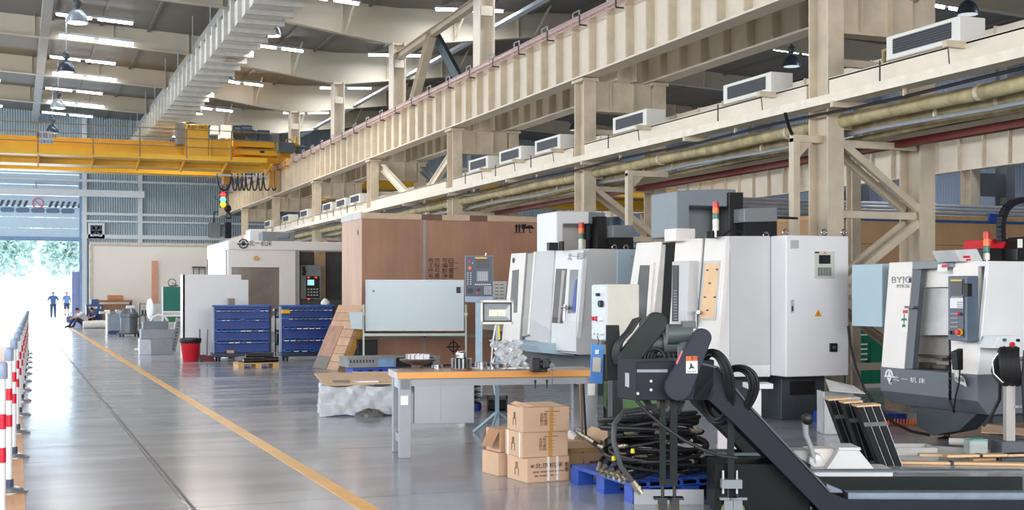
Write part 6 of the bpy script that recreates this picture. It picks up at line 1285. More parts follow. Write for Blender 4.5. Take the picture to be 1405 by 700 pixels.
# tan strips on the floor
fl_l = ['nearest floor', 'second', 'third', 'fourth', 'fifth', 'sixth', 'seventh', 'last']
for i, (u, v, L_, rz) in enumerate(((1232, 637, 1.5, -16), (1262, 631, 1.35, -14), (1300, 637, 1.0, -2), (1336, 633, .75, 4), (1342, 622, .6, 12), (1384, 636, .6, 6), (1372, 628, .5, 16), (1398, 622, .5, 8))):
    a = F(u, v); t = thing('wooden_strip', '%s of the tan wooden strips lying behind the conveyor run, counted from the leaning bundles' % ['first', 'second', 'third', 'fourth', 'fifth', 'sixth', 'seventh', 'last'][i], 'strip', (a.x, a.y, .002 + .028 * (i % 3)), R(rz) - TH * .6, 'tan strips on the floor')
    MB().box(0, L_, 0, .10, .0, .022).build('strip', cap_m, t); m = MB(); m.box(.3 * L_, .3 * L_ + .03, -.002, .102, -.001, .024); m.box(.75 * L_, .75 * L_ + .02, -.002, .102, -.001, .024); m.build('black_band', black, t, each=True)
a = F(1239, 627); t = thing('channel_frame', 'open white channel frame lying on the floor beyond the tan strips', 'frame', (a.x, a.y + .12, .0), -TH); m = MB(); m.box(0, .42, 0, .02, 0, .07); m.box(0, .42, .34, .36, 0, .07); m.box(0, .02, 0, .36, 0, .07); m.box(.4, .42, 0, .36, 0, .07); m.build('frame', M('frame_pale', (190, 188, 184), 0.4), t)
MB().bar((.42, .2, .035), (.95, -.12, .035), .03, .06).build('side_arm', M('frame_pale', (190, 188, 184), 0.4), t)
a = F(1302, 614); t = thing('film_roll', 'white film roll lying on blue cloth in front of the lathe', 'roll', (a.x, a.y, .06), R(-18) - TH); m = MB(); m.tube([(0, 0, 0), (.30, 0, 0)], .035, 14); m.build('roll', paper, t, True); MB().tube([(.3, 0, 0), (.36, .02, -.02), (.42, -.02, -.01), (.5, .0, -.02)], [.03, .035, .03, .02], 8).build('loose_end', M('film_dark', (100, 100, 100), 0.3, var=.4, scale=20), t, True)
a = F(1306, 622); t = thing('blue_cloth', 'blue cloth on the floor under the white film roll', 'cloth', (a.x, a.y, .003), -TH); g = [[(x * .05, y * .04, .012 + .012 * math.sin(x * 1.3 + y)) for x in range(9)] for y in range(6)]; MB().sheet(g).build('cloth', M('cloth_blue', (44, 74, 150), 0.8), t, True)
a = F(1341, 632); t = thing('plastic_tub', 'clear plastic tub of small parts beside the grey post', 'tub', (a.x, a.y + .1, 0), -TH); tubm = M('tub_clear', (222, 234, 232), 0.15, trans=.5, var=.1, scale=12)
m = MB(); m.box(0, .17, 0, .16, 0, .17); m.build('tub', tubm, t, bevel=.01); MB().box(.03, .17, .0, .16, .17, .18).build('teal_lid', M('lid_teal', (96, 180, 168), 0.4), t)
a = F(1360, 628); a = PD(1388, 612, 11.6); t = thing('grey_stand', 'grey square post with crossbar on a dark foot, holding the cable reel', 'stand', (a.x, a.y, 0), -TH); fr = Frame(1388, 11.6)
MB().box(fr.p(1370, 0).x, fr.p(1430, 0).x, -.08, .2, 0, fr.p(0, 605).z).build('foot', dark_grey, t, bevel=.006); pm_ = M('post_taupe', (176, 172, 168), 0.45, var=.08)
MB().box(fr.p(1381, 0).x, fr.p(1393, 0).x, 0, .08, fr.p(0, 605).z, fr.p(0, 508).z).build('post', pm_, t); MB().box(fr.p(1381, 0).x, fr.p(1440, 0).x, 0, .08, fr.p(0, 510).z, fr.p(0, 493).z).build('crossbar', pm_, t); MB().box(fr.p(1382, 0).x, fr.p(1440, 0).x, -.06, .1, fr.p(0, 493).z, fr.p(0, 490).z).build('plate', pm_, t)
q = fr.p(1384, 558, -.02); MB().box(q.x + .05, q.x + .12, q.y, q.y + .03, q.z - .01, q.z + .01).build('peg', pm_, t)
for k in range(10):
    r_ = .17 + .004 * (k % 3); q = fr.p(1372 + k * 2.6, 503, .02); MB().tube([q + Vector((.03 * math.sin(i * R(30)), .12 * math.cos(i * R(18)), r_ * math.sin(i * R(18)) * .95)) for i in range(20)], .018, 7, closed=True).build('cable_turn', rubber, t, True)
MB().tube([fr.p(u, v, -.06) for u, v in ((1366, 484), (1358, 495), (1360, 512), (1372, 524), (1386, 520))], .006, 6).build('white_cord', ink_white, t, True); MB().tube([fr.p(1378, 522, .1), fr.p(1380, 550, .15), fr.p(1372, 572, .2), fr.p(1360, 588, .2)], .016, 7).build('drop_hose', rubber, t, True)
for j in range(2): MB().tube([fr.p(1400 + j * 6, 480, -.1), fr.p(1397 + j * 6, 520, -.1), fr.p(1400 + j * 6, 560, -.08), fr.p(1408, 600, -.02)], .014, 7).build('drop_hose', rubber, t, True)
a = PD(1346, 594, 11.9); t = thing('cardboard_sheet', 'tan cardboard sheet propped flat behind the grey post', 'cardboard', (a.x, a.y, a.z), -TH); MB().solid([(0, 0, 0), (.34, -.15, -.01), (.6, .2, .0), (.12, .3, .05)], (0, 0, .006)).build('sheet', card, t); MB().box(.15, .5, .0, .2, -a.z, -.012).build('prop_box', M('prop_dark', (86, 78, 76), 0.6), t)
a = PD(1402, 612, 11.4); t = thing('red_can', 'small red can at the foot of the grey post', 'can', (a.x - .05, a.y - .25, 0), 0); MB().lathe([(.03, 0), (.032, .005), (.032, .07), (.025, .08)], n=14).build('can', red, t, True)
# green tool cabinet, bag, tray cartons
gY = 17.2; gx0, gx1 = PY(1128, 480, gY).x, PY(1214, 480, gY).x; gz = PY(1180, 450, gY).z
t = thing('tool_cabinet', 'green tool cabinet with pale drawer handles between the two right-hand machines', 'cabinet', (gx0, gY, 0), 0)
gw = gx1 - gx0; xm_ = PY(1163, 480, gY).x - gx0
MB().box(0, gw, 0, .6, .06, gz - .04).build('carcass', green, t, bevel=.006); MB().box(-.01, gw + .01, -.01, .61, gz - .04, gz).build('worktop', M('cab_top_brown', (150, 96, 70), 0.5), t); MB().box(.02, gw - .02, .03, .57, 0, .06).build('plinth', M('plinth_white', (206, 200, 196), 0.5), t)
for (v0, v1, vh) in ((453, 470, 459.5), (470, 478, 472.5), (478, 485, 479), (485, 491, 485.8), (491, 505, 506.3 - 13)):
    za, zb2_ = PY(1180, v1, gY).z, PY(1180, v0, gY).z; xe_ = gw - .02 if v0 == 453 else xm_ + .42
    dr_ = MB().box(xm_ + .02, xe_, -.016, 0, za + .006, zb2_ - .006).build('drawer', green, t); zh = PY(1180, vh, gY).z; MB().box(xm_ + .05, xe_ - .06, -.035, -.016, zh - .012, zh + .012).build('handle', ink_white, dr_)
dr_ = MB().box(xm_ + .44, gw - .02, -.016, 0, .1, PY(1180, 472, gY).z).build('door', green, t); q = PY(1190, 500, gY); MB().box(q.x - gx0 - .04, q.x - gx0 + .02, -.03, -.016, q.z - .09, q.z + .09).build('door_latch', black, dr_)
p = PY(1168, 446, gY + .2); t = thing('dark_bag', 'dark soft bag lying on top of the green tool cabinet', 'bag', (p.x, gY + .15, gz), 0); MB().lathe([(.02, 0), (.2, .01), (.24, .06), (.18, .12), (.05, .15)], (.2, .1, 0), n=18).build('bag', M('bag_slate', (64, 70, 78), 0.7, bump=.5, bscale=10), t, True); MB().lathe([(.02, 0), (.12, .01), (.13, .04), (.08, .08), (.02, .09)], (-.06, .1, 0), n=14).build('pocket', M('bag_maroon', (110, 52, 56), 0.7), t, True)
p = PD(1130, 600, 13.7); t = thing('open_tray', 'open pale metal box with a tilted lid, behind the leaning guide strips', 'box', (p.x, p.y, 0), -TH); m = MB(); m.box(0, .4, 0, .01, 0, .40); m.box(0, .01, 0, .3, 0, .46); m.box(.39, .4, 0, .3, 0, .4); m.box(0, .4, .29, .3, 0, .44); m.box(0, .4, 0, .3, 0, .01); m.build('tray', M('tray_pale', (196, 196, 196), 0.4), t); MB().solid([(.06, -.02, .47), (.44, -.06, .44), (.4, .3, .5), (.1, .32, .57)], (0, 0, .006)).build('lid', M('lid_pale', (216, 214, 214), 0.4), t)
p = F(1262, 588); plastic_pallet('blue plastic pallet before the lathe with orange things on it', (p.x + .1, p.y + .35, 0), R(-14), .9, .6, .13)
pp_ = (p.x - .45, p.y + .62, .131); t = thing('orange_cloth', 'orange work cloth heaped on the blue pallet by the lathe', 'cloth', pp_, R(-20)); g = [[((x - 6) * .045, (y - 4) * .05, .01 + .13 * math.exp(-((x - 5) ** 2 + (y - 4) ** 2) / 14) * (1 + .3 * math.sin(x * 1.7) * math.cos(y * 1.3))) for x in range(13)] for y in range(9)]; MB().sheet(g).build('cloth', M('cloth_orange', (240, 104, 40), 0.75), t, True); MB().solid([(.2, .0, .02), (.33, .05, .02), (.3, .12, .03), (.2, .1, .06)], (0, 0, .004)).build('white_tag', paper, t)
a, c = F(1214, 584), F(1282, 587); t = thing('coiled_air_hose', 'orange spiral air hose stretched along the floor before the blue pallet', 'hose', (a.x, a.y, 0), 0); dv = c - a; L_ = dv.length; dv.normalize(); nv = Vector((-dv.y, dv.x, 0))
MB().tube([dv * (L_ * k / 160) + nv * (.035 * math.cos(k * R(36))) + Vector((0, 0, .045 + .035 * math.sin(k * R(36)))) for k in range(161)], .008, 6).build('hose', M('hose_orange', (244, 118, 40), 0.4), t, True)
pts = [PD(u, v, d) for u, v, d in ((1164, 448, 13.2), (1167, 475, 13.0), (1174, 505, 12.8), (1186, 535, 12.6), (1204, 559, 12.6), (1226, 580, 12.7), (1250, 592, 12.9), (1275, 597, 13.0))]
t = thing('floor_cable', 'black cable sagging from the control cabinet down to the floor by the lathe', 'cable', tuple(pts[0])); MB().tube([q - pts[0] for q in pts], .016, 7).build('cable', rubber, t, True)
# tan and reddish plywood crates far right
for (x0, x1, y, z, mt, la, bl) in ((14.0, 22.5, 19.5, 3.0, ply_tan, 'long tan plywood crate wall with a blue top edge behind the right-hand column', True), (13.6, 16.2, 24.2, 2.75, ply, 'reddish plywood crate behind the machine column head', False)):
    t = thing('plywood_crate', la, 'crate', (x0, y, 0)); w_ = x1 - x0
    MB().box(0, w_, 0, 2.2, .02, z - .08).build('panels', mt, t); m = MB(); m.box(-.02, w_, -.02, 2.2, z - .08, z); m.build('top_batten', wood, t)
    if bl: MB().box(-.03, w_, -.03, 0, z - .13, z - .08).build('blue_edge', M('edge_blue', (44, 92, 150), 0.5), t); q = PY(1363, 283, y); MB().box(q.x - x0 - .15, q.x - x0 + .15, -.08, 0, z - .12, z + .06).build('blue_clip', blue, t)
    m = MB()
    for x in (2.1, 4.2, 6.3): 
        if x < w_: m.box(x - .006, x + .006, -.004, 0, .02, z - .55)
    m.box(0, w_, -.004, 0, z - .56, z - .55); m.build('panel_joint', M('joint_brown', (120, 84, 56), 0.7), t)
t = thing('steel_rack', 'pale pipe bundle resting on rack arms behind the tan crate', 'rack', (17.2, 24.5, 0))
for k in range(4): MB().tube([(-3, k * .8, 3.35 + .16 * k), (12, k * .8 + .3, 3.35 + .16 * k)], .06, 8).build('pipe', galv, t)
m = MB()
for x in (0, 4, 8): m.box(x - .06, x + .06, -.1, 0.0, 0, 3.3); m.box(x - .06, x + .06, -.1, 3, 3.2, 3.28); m.cut()
m.build('rack_frame', cream_old, t, each=True)
# ============================================================ FAR FLOOR
# ---- wheeled bin racks
def bin_proto(w, dp, h):
    t = thing('parts_bin', 'x', 'bin')
    m = MB(); q = .004
    m.box(0, w, 0, dp, 0, q); m.box(0, w, dp - q, dp, 0, h)
    for x in (0, w - q): m.prism([(0, 0), (dp, 0), (dp, h), (dp * .3, h), (0, h * .5)], 'x', x, x + q)
    m.box(0, w, 0, q, 0, h * .38); m.build('tray', bin_blue, t); return t
def shade_inside(t, w, dp, h): MB().box(.006, w - .006, dp * .3, dp - .006, .006, h * .86).build('inside_shade', M('bin_inside_shade', (26, 24, 56), 0.6, var=.3, scale=30), t)  # dark block paints the shade inside an open bin
def rack(label, u0, u1, vb, rows, short, open_from=None):
    a = F(u0, vb); d = (a - EYE).dot(CF); Y = a.y; x1 = PY(u1, 450, Y).x - a.x
    t = thing('bin_rack', label, 'rack', (a.x, Y, 0), 0, 'wheeled blue bin racks'); Z = lambda v: PY(u0, v, Y).z
    m = MB(); m.box(.03, x1 - .03, .25, .27, .17, Z(421)); m.build('back_panel', M('rack_panel_blue', (40, 72, 150), 0.45, var=.16, scale=3), t)
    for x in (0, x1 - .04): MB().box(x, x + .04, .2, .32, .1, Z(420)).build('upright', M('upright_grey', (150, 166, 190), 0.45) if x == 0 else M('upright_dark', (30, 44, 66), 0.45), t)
    MB().box(0, x1, .2, .32, Z(421) - .0, Z(420) + .02).build('top_bar', rack_blue, t); MB().box(-.01, x1 + .01, -.05, .5, .10, .19).build('base_frame', M('rack_base_navy', (28, 44, 72), 0.45), t, bevel=.004)
    m = MB(); v = 432
    while v < 488:
        if all(abs(v - r[0]) > 4.5 for r in rows):
            for k in range(14): x = .1 + k * (x1 - .24) / 13; m.box(x, x + .05, .243, .25, Z(v) - .006, Z(v) + .006)
        v += 5.2
    m.build('louvre_slots', M('slot_navy', (26, 62, 124), 0.5), t)
    for v, n, w, h, dp, miss, white in rows: MB().box(.04, x1 - .04, .235, .25, Z(v) - .02, Z(v) + .012).build('hanging_rail', bin_blue, t)
    for x in (.12, x1 - .12):
        for y in (0, .45):
            cw = MB().cyl((x - .02, y, .05), (x + .02, y, .05), .05, 14).build('caster', black, t, True); MB().box(x - .03, x + .03, y - .03, y + .03, .07, .11).build('caster_fork', black, cw)
    for ri, (v, n, w, h, dp, miss, white) in enumerate(rows):
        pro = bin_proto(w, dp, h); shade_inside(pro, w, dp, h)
        lab = 'blue bin in the %s row of the rack %s' % (['top', 'second', 'third', 'fourth', 'fifth'][ri], short); grp = 'bins in the %s row of the rack %s' % (['top', 'second', 'third', 'fourth', 'fifth'][ri], short)
        first = True
        for k in range(n):
            if k in miss: continue
            x = a.x + .07 + k * (x1 - .14 - w) / max(1, n - 1) if n > 4 else a.x + .1 + k * .19
            o = pro if first else copy_tree(pro)
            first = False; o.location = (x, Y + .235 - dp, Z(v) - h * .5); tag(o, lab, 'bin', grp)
            if k in white:
                for ch in [q for q in COL.objects if q.parent == o and q.name.startswith('tray')]: pass
                MB().box(.008, w - .008, -.003, 0.001, .006, h * .34).build('card_label', paper, o); o['label'] = lab.replace('blue bin', 'white-carded blue bin'); o['group'] = grp.replace('bins', 'carded bins')
    return t
rack('blue wheeled bin rack standing next to the red bin', 293.5, 374.5, 496.5, [(426, 11, .10, .065, .12, (8,), (0, 1, 2, 3, 4, 5, 6, 7)), (439, 11, .10, .065, .12, (5,), (1, 2, 8)), (453.5, 9, .125, .08, .16, (), (4, 5, 7)), (469.5, 9, .125, .08, .16, (), (2, 3, 5))], 'beside the red waste bin')
rack('blue wheeled bin rack half hidden by the leaning planks', 386.5, 462, 495.5, [(425, 10, .10, .065, .12, (0,), (1, 2, 3, 4, 5, 6, 7)), (437, 10, .10, .065, .12, (0,), (1, 2, 3, 4, 5, 6)), (450, 8, .125, .08, .16, (), (2, 3, 4, 5)), (466.5, 8, .125, .08, .16, (), (0, 2, 3, 4)), (481.5, 4, .125, .07, .16, (), (1, 2))], 'behind the leaning planks')
a = F(386.5, 495.5); p = PY(392, 427, a.y + .1); t = thing('amber_box', 'yellow rounded box hung at the top corner of the second bin rack', 'box', (p.x - .09, a.y + .1, p.z - .06)); MB().box(0, .2, 0, .14, 0, .09).build('box', M('box_amber', (240, 178, 36), 0.45), t, bevel=.02)
a = F(293.5, 496.5); p = PY(318, 484, a.y); t = thing('small_carton', 'small tan box on the base ledge of the first bin rack', 'box', (p.x - .1, a.y + .0, .19)); MB().box(0, .15, 0, .1, 0, .06).build('box', card, t)
p = PY(455, 416, F(386, 495).y); t = thing('paper_bag', 'crumpled white bag on top of the second bin rack', 'bag', (p.x - .1, F(386, 495).y + .22, PY(386, 420, F(386, 495).y).z + .02)); MB().lathe([(.02, 0), (.1, .01), (.11, .06), (.06, .12), (.03, .15)], n=10).build('bag', paper, t, True)
# dark tool stuff between the racks
a = PY(376, 480, F(374, 494).y + .8); t = thing('tool_stand', 'dark small tool stand glimpsed in the gap between the bin racks', 'stand', (a.x + .02, a.y, 0))
for z in (.3, .62, .95, 1.12): MB().box(0, .26, 0, .3, z, z + .05).build('shelf', dark_grey, t)
for x in (0, .23): MB().box(x, x + .03, 0, .03, 0, 1.17).build('upright', black, t)
MB().box(.05, .22, .03, .25, .35, .58).build('dark_box', M('box_navy', (30, 30, 52), 0.5), t); MB().cyl((.14, .1, 1.0), (.14, .1, 1.1), .07).build('reel', mid_grey, t)
# wooden pallet with black rolls
a = F(327, 506); t = thing('wooden_pallet', 'small wooden pallet with dark rolls in front of the bin racks', 'pallet', (a.x, a.y, 0), 0); wv = F(387, 506).x - a.x
for k in range(5): MB().box(0, wv, k * .14, k * .14 + .10, .09, .11).build('deck_board', wood, t)
for x in (0, wv / 2 - .06, wv - .12): MB().box(x, x + .12, 0, .66, 0.0, .09).build('bearer', wood, t)
for i, (x, y, z, L_, r_, la) in enumerate(((.12, .1, .16, .42, .05, 'lowest dark film roll on the wooden pallet'), (.35, .2, .17, .5, .06, 'glossy black roll on the right of the wooden pallet'), (.2, .3, .255, .55, .045, 'grey-black roll lying on top of the other rolls'), (.08, .45, .17, .3, .06, 'pale-ended roll at the back left of the wooden pallet'))):
    s = thing('film_roll', la, 'roll', (a.x + x, a.y + y, z), R(4 - 5 * i)); MB().tube([(0, 0, 0), (L_ * .5, 0, .0), (L_, 0, 0)], [r_, r_ * 1.05, r_], 12).build('roll', black if i != 3 else M('roll_grey', (120, 128, 136), 0.4), s, True); MB().cyl((-.01, 0, 0), (.0, 0, 0), r_ * .5).build('core', card_pale, s)
a = F(263, 496.5); t = thing('waste_bin', 'red waste bin lined with a black bag', 'bin', (a.x, a.y + .2, 0)); MB().lathe([(.16, 0), (.17, .01), (.225, .46), (.235, .47), (.235, .5), (.215, .5), (.15, .03)], n=28).build('tub', red, t, True)
MB().lathe([(.21, .40), (.238, .43), (.246, .50), (.242, .525), (.21, .53), (.18, .46), (.14, .2)], n=22).build('bag_liner', black, t, True)
a = F(286, 496); t = thing('dustpan', 'red long-handled dustpan standing between the red bin and the rack', 'dustpan', (a.x, a.y + .1, 0)); m = MB(); m.solid([(-.15, -.08, 0), (.15, -.08, 0), (.15, .15, 0), (-.15, .15, 0)], (0, 0, .012)); m.box(-.15, .15, .13, .15, 0, .12); m.solid([(-.15, -.08, 0), (-.15, .15, 0), (-.15, .15, .12)], (.012, 0, 0)); m.solid([(.138, -.08, 0), (.138, .15, 0), (.138, .15, .12)], (.012, 0, 0)); m.build('pan', red_paint, t); MB().tube([(.0, .14, .08), (.02, .16, .72)], .012, 6).build('handle', dark_grey, t)
a = F(277, 494); t = thing('broom', 'thin broom handle leaning behind the red bin', 'broom', (a.x, a.y + .4, 0)); MB().tube([(0, 0, .1), (.02, .1, .7)], .012, 6).build('handle', black, t); MB().box(-.15, .15, -.03, .03, 0, .1).build('brush', dark_grey, t)
# ---- grey boxes, vacuum cleaner, cabinets
def boxes(u0, u1, v0, v1, dep, mb=None): a = F(u0, v1); b_ = PY(u1, v1, a.y); z = PY(u0, v0, a.y).z; return a, b_.x - a.x, z
a, w_, z = boxes(208, 237, 452, 487, 1)
t = thing('grey_casting', 'grey stepped machine box on the floor left of the white guard', 'machine part', (a.x, a.y, 0)); MB().box(0, w_, 0, .5, 0, z * .62).build('block', M('block_grey', (142, 144, 150), 0.45), t, bevel=.01); MB().box(-.25, w_ + .05, .02, .48, z * .62, z).build('upper_block', M('block_grey', (142, 144, 150), 0.45), t, bevel=.01); MB().box(-.28, -.0, .1, .5, .0, z * .62).build('pale_side', M('block_pale', (196, 202, 212), 0.4), t, bevel=.005); MB().box(-.2, w_ * .8, .05, .4, z, z + .2).build('top_tray', M('tray_slate', (110, 118, 126), 0.45), t)
MB().tube([(.0, .2, z + .2), (.05, .2, z + .3), (.2, .2, z + .36), (.35, .2, z + .3), (.42, .2, z + .2)], .03, 8).build('hose_arch', ink_white, t, True)
a = F(196, 483); t = thing('white_channel', 'white rounded channel lying on the floor before the grey casting', 'channel', (a.x - .2, a.y + .1, 0), R(-8)); MB().tube([(0, 0, .05), (.75, 0, .05)], .05, 10).build('channel', paper, t, True)
a = F(237, 482); q = PY(246, 437, a.y + .3); t = thing('leaning_profile', 'pale perforated profile leaning beside the white guard', 'profile', (a.x, a.y, 0)); m = MB(); m.bar((0, 0, .02), q - Vector((a.x, a.y, 0)), .16, .06, (0, 1, 0)); m.build('profile', galv, t)
m = MB(); dq = q - Vector((a.x, a.y, 0))
for k in range(9): c_ = dq * ((k + .7) / 10); m.cbox((c_.x, c_.y - .06, c_.z), (.05, .06, .03))
m.build('hole_marks', dark_grey, t)
a = F(178, 462); t = thing('vacuum_cleaner', 'industrial drum vacuum cleaner on a wheeled base near the yellow line', 'vacuum cleaner', (a.x, a.y + .3, 0))
MB().lathe([(.34, .12), (.34, .2), (.30, .2), (.30, .7), (.33, .72), (.33, .82), (.26, .9), (.2, 1.0), (.08, 1.02)], n=26).build('drum', M('drum_slate', (104, 112, 120), 0.35, 0.5), t, True); MB().lathe([(.42, .08), (.42, .13), (.3, .14), (.3, .08)], n=24).build('base_ring', base_dark, t, True)
for k in range(4): an = k * R(90) + .5; MB().cyl((.38 * math.cos(an) - .03, .38 * math.sin(an), .07), (.38 * math.cos(an) + .03, .38 * math.sin(an), .07), .07, 12).build('wheel', black, t, True)
MB().tube([(.3, 0, .7), (.55, 0, .8), (.6, 0, .45), (.5, -.1, .15), (.62, -.2, .06)], .035, 8).build('hose', dark_grey, t, True); MB().box(-.1, .2, -.12, .12, 1.0, 1.12).build('motor_head', M('head_pale', (200, 206, 212), 0.4), t, bevel=.03)
a, w_, z = boxes(148, 168, 431, 459, 1)
t = thing('low_cabinet', 'low grey cabinet with white side and parts piled on top, left of the vacuum cleaner', 'cabinet', (a.x, a.y, 0)); MB().box(0, w_, 0, .7, .15, z).build('body', M('cab_bluegrey', (130, 142, 160), 0.45), t, bevel=.01); MB().box(-.04, 0.02, 0, .7, 0, z).build('white_side', white_metal, t); MB().box(0, w_, .0, .7, .02, .12).build('base', M('base_navy', (30, 56, 120), 0.4), t); 
for k in range(6): MB().box(-.3 + k * .2, -.1 + k * .2, .1 + .05 * (k % 3), .5, z, z + .1 + .05 * (k % 2)).build('piled_part', [galv, paper, mid_grey][k % 3], t, bevel=.02)
for i, (u0, u1, v0, v1, mt, la) in enumerate(((133, 180, 412, 443, wood_dark, 'long brown bench with wooden top along the white partition'), (118, 140, 418, 441, M('desk_navy', (70, 92, 140), 0.5), 'blue desk by the door edge behind the seated workers'))):
    a = PD((u0), v1, 62 - 2 * i); w_ = (u1 - u0) / FPX * 62; z = H - (v0 - VH) / FPX * (62 - 2 * i); t = thing('work_table', la, 'table', (a.x, a.y, 0), 0); MB().box(0, w_, 0, .8, z - .1, z).build('table_top', mt, t)
    for x in (0.02, w_ - .1): MB().box(x, x + .08, 0.05, .75, 0, z - .1).build('leg', base_dark, t)
    MB().box(.1, w_ - .1, .1, .7, .25, z - .2).build('stored_crate', [wood_dark, M('desk_navy', (70, 92, 140), 0.5)][i], t)
    MB().box(w_ * .3, w_ * .75, .1, .6, z, z + .25).build('parts_pile', [M('pile_orange', (190, 130, 90), 0.6), M('desk_navy', (70, 92, 140), 0.5)][i], t, bevel=.03)
a = PD(177, 442, 62.5); t = thing('standing_plank', 'tall reddish plank standing against the white partition', 'plank', (a.x + 1.35, YP - .12, 0)); MB().box(-.14, .14, 0, .06, 0, H - (357 - VH) / FPX * 63).build('plank', M('plank_red', (206, 150, 124), 0.6, var=.12), t); MB().box(-.2, .3, -.04, 0, .4, 1.0).build('foot_board', wood_dark, t)
a = PD(191, 441, 55); t = thing('shelf_frame', 'dark open shelf frame between the plank and the green board', 'shelf', (a.x, a.y, 0))
for x in (0, .55): MB().box(x, x + .05, 0, .05, 0, 1.15).build('upright', dark_grey, t)
for z in (.2, .6, 1.1): MB().box(0, .6, 0, .5, z, z + .04).build('shelf', mid_grey, t)
for k in range(3): MB().box(.1 + .15 * k, .2 + .15 * k, .1, .4, .64, .85).build('stored_box', base_dark, t)
a = PD(206, 437, 50); t = thing('pedestal_disc', 'white round disc on a stand beside the green board', 'fan', (a.x, a.y, 0)); MB().lathe([(.05, -.02), (.4, -.02), (.42, 0), (.4, .03), (.05, .06)], (0, 0, H - (424 - VH) / FPX * 50), (-1, -.2, 0), 24).build('disc', white_metal, t, True); MB().tube([(0, 0, 0), (0, 0, .9)], .03, 8).build('post', galv, t); MB().lathe([(.25, 0), (.25, .03), (.05, .05)], n=16).build('foot', base_dark, t, True)
a = PD(212, 420, 48); t = thing('grey_screen', 'pale grey flat screen panel beside the white disc', 'panel stand', (a.x - .0, a.y + .4, 0)); MB().box(0, .45, 0, .04, .5, H - (417 - VH) / FPX * 48).build('panel', M('screen_palegrey', (186, 188, 190), 0.5), t); MB().box(.05, .1, 0, .04, 0, .5).build('leg', galv, t); MB().box(.35, .4, 0, .04, 0, .5).build('leg', galv, t)
d = 41; a = PD(223, 460, d); t = thing('notice_board', 'green board on a pale frame with a clip-on fan, behind the white guard', 'board', (a.x, a.y, 0)); zz = lambda v: H - (v - VH) / FPX * d
MB().box(.02, .85, 0, .03, zz(427), zz(393.5)).build('board', M('board_green', (22, 106, 92), 0.5), t)
for x in (0, .85): MB().box(x - .02, x + .02, -.01, .04, 0, zz(393)).build('leg', ink_white, t)
for v in (428, 433): MB().box(0, .85, -.015, .035, zz(v) - .02, zz(v) + .02).build('frame_rail', ink_white, t)
MB().box(.05, .85, 0, .25, zz(442), zz(435)).build('green_shelf', M('shelf_green', (30, 110, 66), 0.5), t)
q = Vector((.3, .02, zz(388))); m = MB(); m.tube([q + Vector((.12 * math.cos(k * R(24)), 0, .12 * math.sin(k * R(24)))) for k in range(15)], .015, 6, closed=True); m.tube([q + Vector((0, 0, -.12)), q + Vector((.12, 0, -.16)), q + Vector((0, 0, 0)), q + Vector((.2, 0, -.1))], .02, 6); m.box(q.x - .1, q.x + .15, -.03, .07, zz(393), zz(393) + .04); m.build('clip_fan', dark_grey, t)
a = PD(222, 448, 39); t = thing('parts_heap_table', 'low table of jumbled small parts under the green board', 'table', (a.x + .25, a.y, 0)); MB().box(0, .8, 0, .5, .35, .4).build('table_top', mid_grey, t)
for x in (0, .75): MB().box(x, x + .05, 0, .5, 0, .35).build('leg', base_dark, t)
for k in range(9): MB().box(.05 + .08 * k, .12 + .08 * k, .05 + .06 * (k % 4), .2 + .06 * (k % 4), .4, .48 + .04 * (k % 3)).build('small_part', [chrome, base_dark, galv][k % 3], t, bevel=.01)
d = 68; a = PD(100, 431, d); t = thing('door_leaf', 'violet-grey door leaf standing ajar at the edge of the doorway', 'door leaf', (a.x, a.y, 0)); MB().box(0, 23 / FPX * d, 0, .08, .0, H + (405 - 373) / FPX * d).build('leaf', M('leaf_violet', (150, 158, 206), 0.5), t); MB().box(-.04, 0, -.01, .09, 0, H + (405 - 372) / FPX * d).build('leaf_edge', M('leaf_edge', (120, 132, 180), 0.5), t); MB().box(.75, .9, -.03, 0, 1.0, 1.1).build('handle', dark_grey, t)
for i, (u, v, L_, la) in enumerate(((114, 451, 1.2, 'long white roll on the floor beside the seated worker'), (128, 451, .8, 'short pale roll behind the long white roll'))):
    a = F(u, v); t = thing('fabric_roll', la, 'roll', (a.x, a.y + .45 * i, .17), R(5)); MB().tube([(0, 0, 0), (L_ * .5, 0, .02), (L_, 0, 0)], [.17, .18, .16], 14).build('roll', paper, t, True); MB().cyl((-.01, 0, 0), (0, 0, 0), .08).build('core', mid_grey, t)
a = PD(247, 372, YP - 2); t = thing('wall_shelf', 'small dark bracket shelf fixed high on the white partition', 'shelf', (PY(263, 366, YP).x, YP, PY(263, 366, YP).z - .9)); MB().box(0, .65, -.4, 0, .85, .9).build('shelf_board', base_dark, t)
for x in (.02, .3, .6): MB().box(x, x + .04, -.4, -.36, 0, .9).build('bracket', base_dark, t)
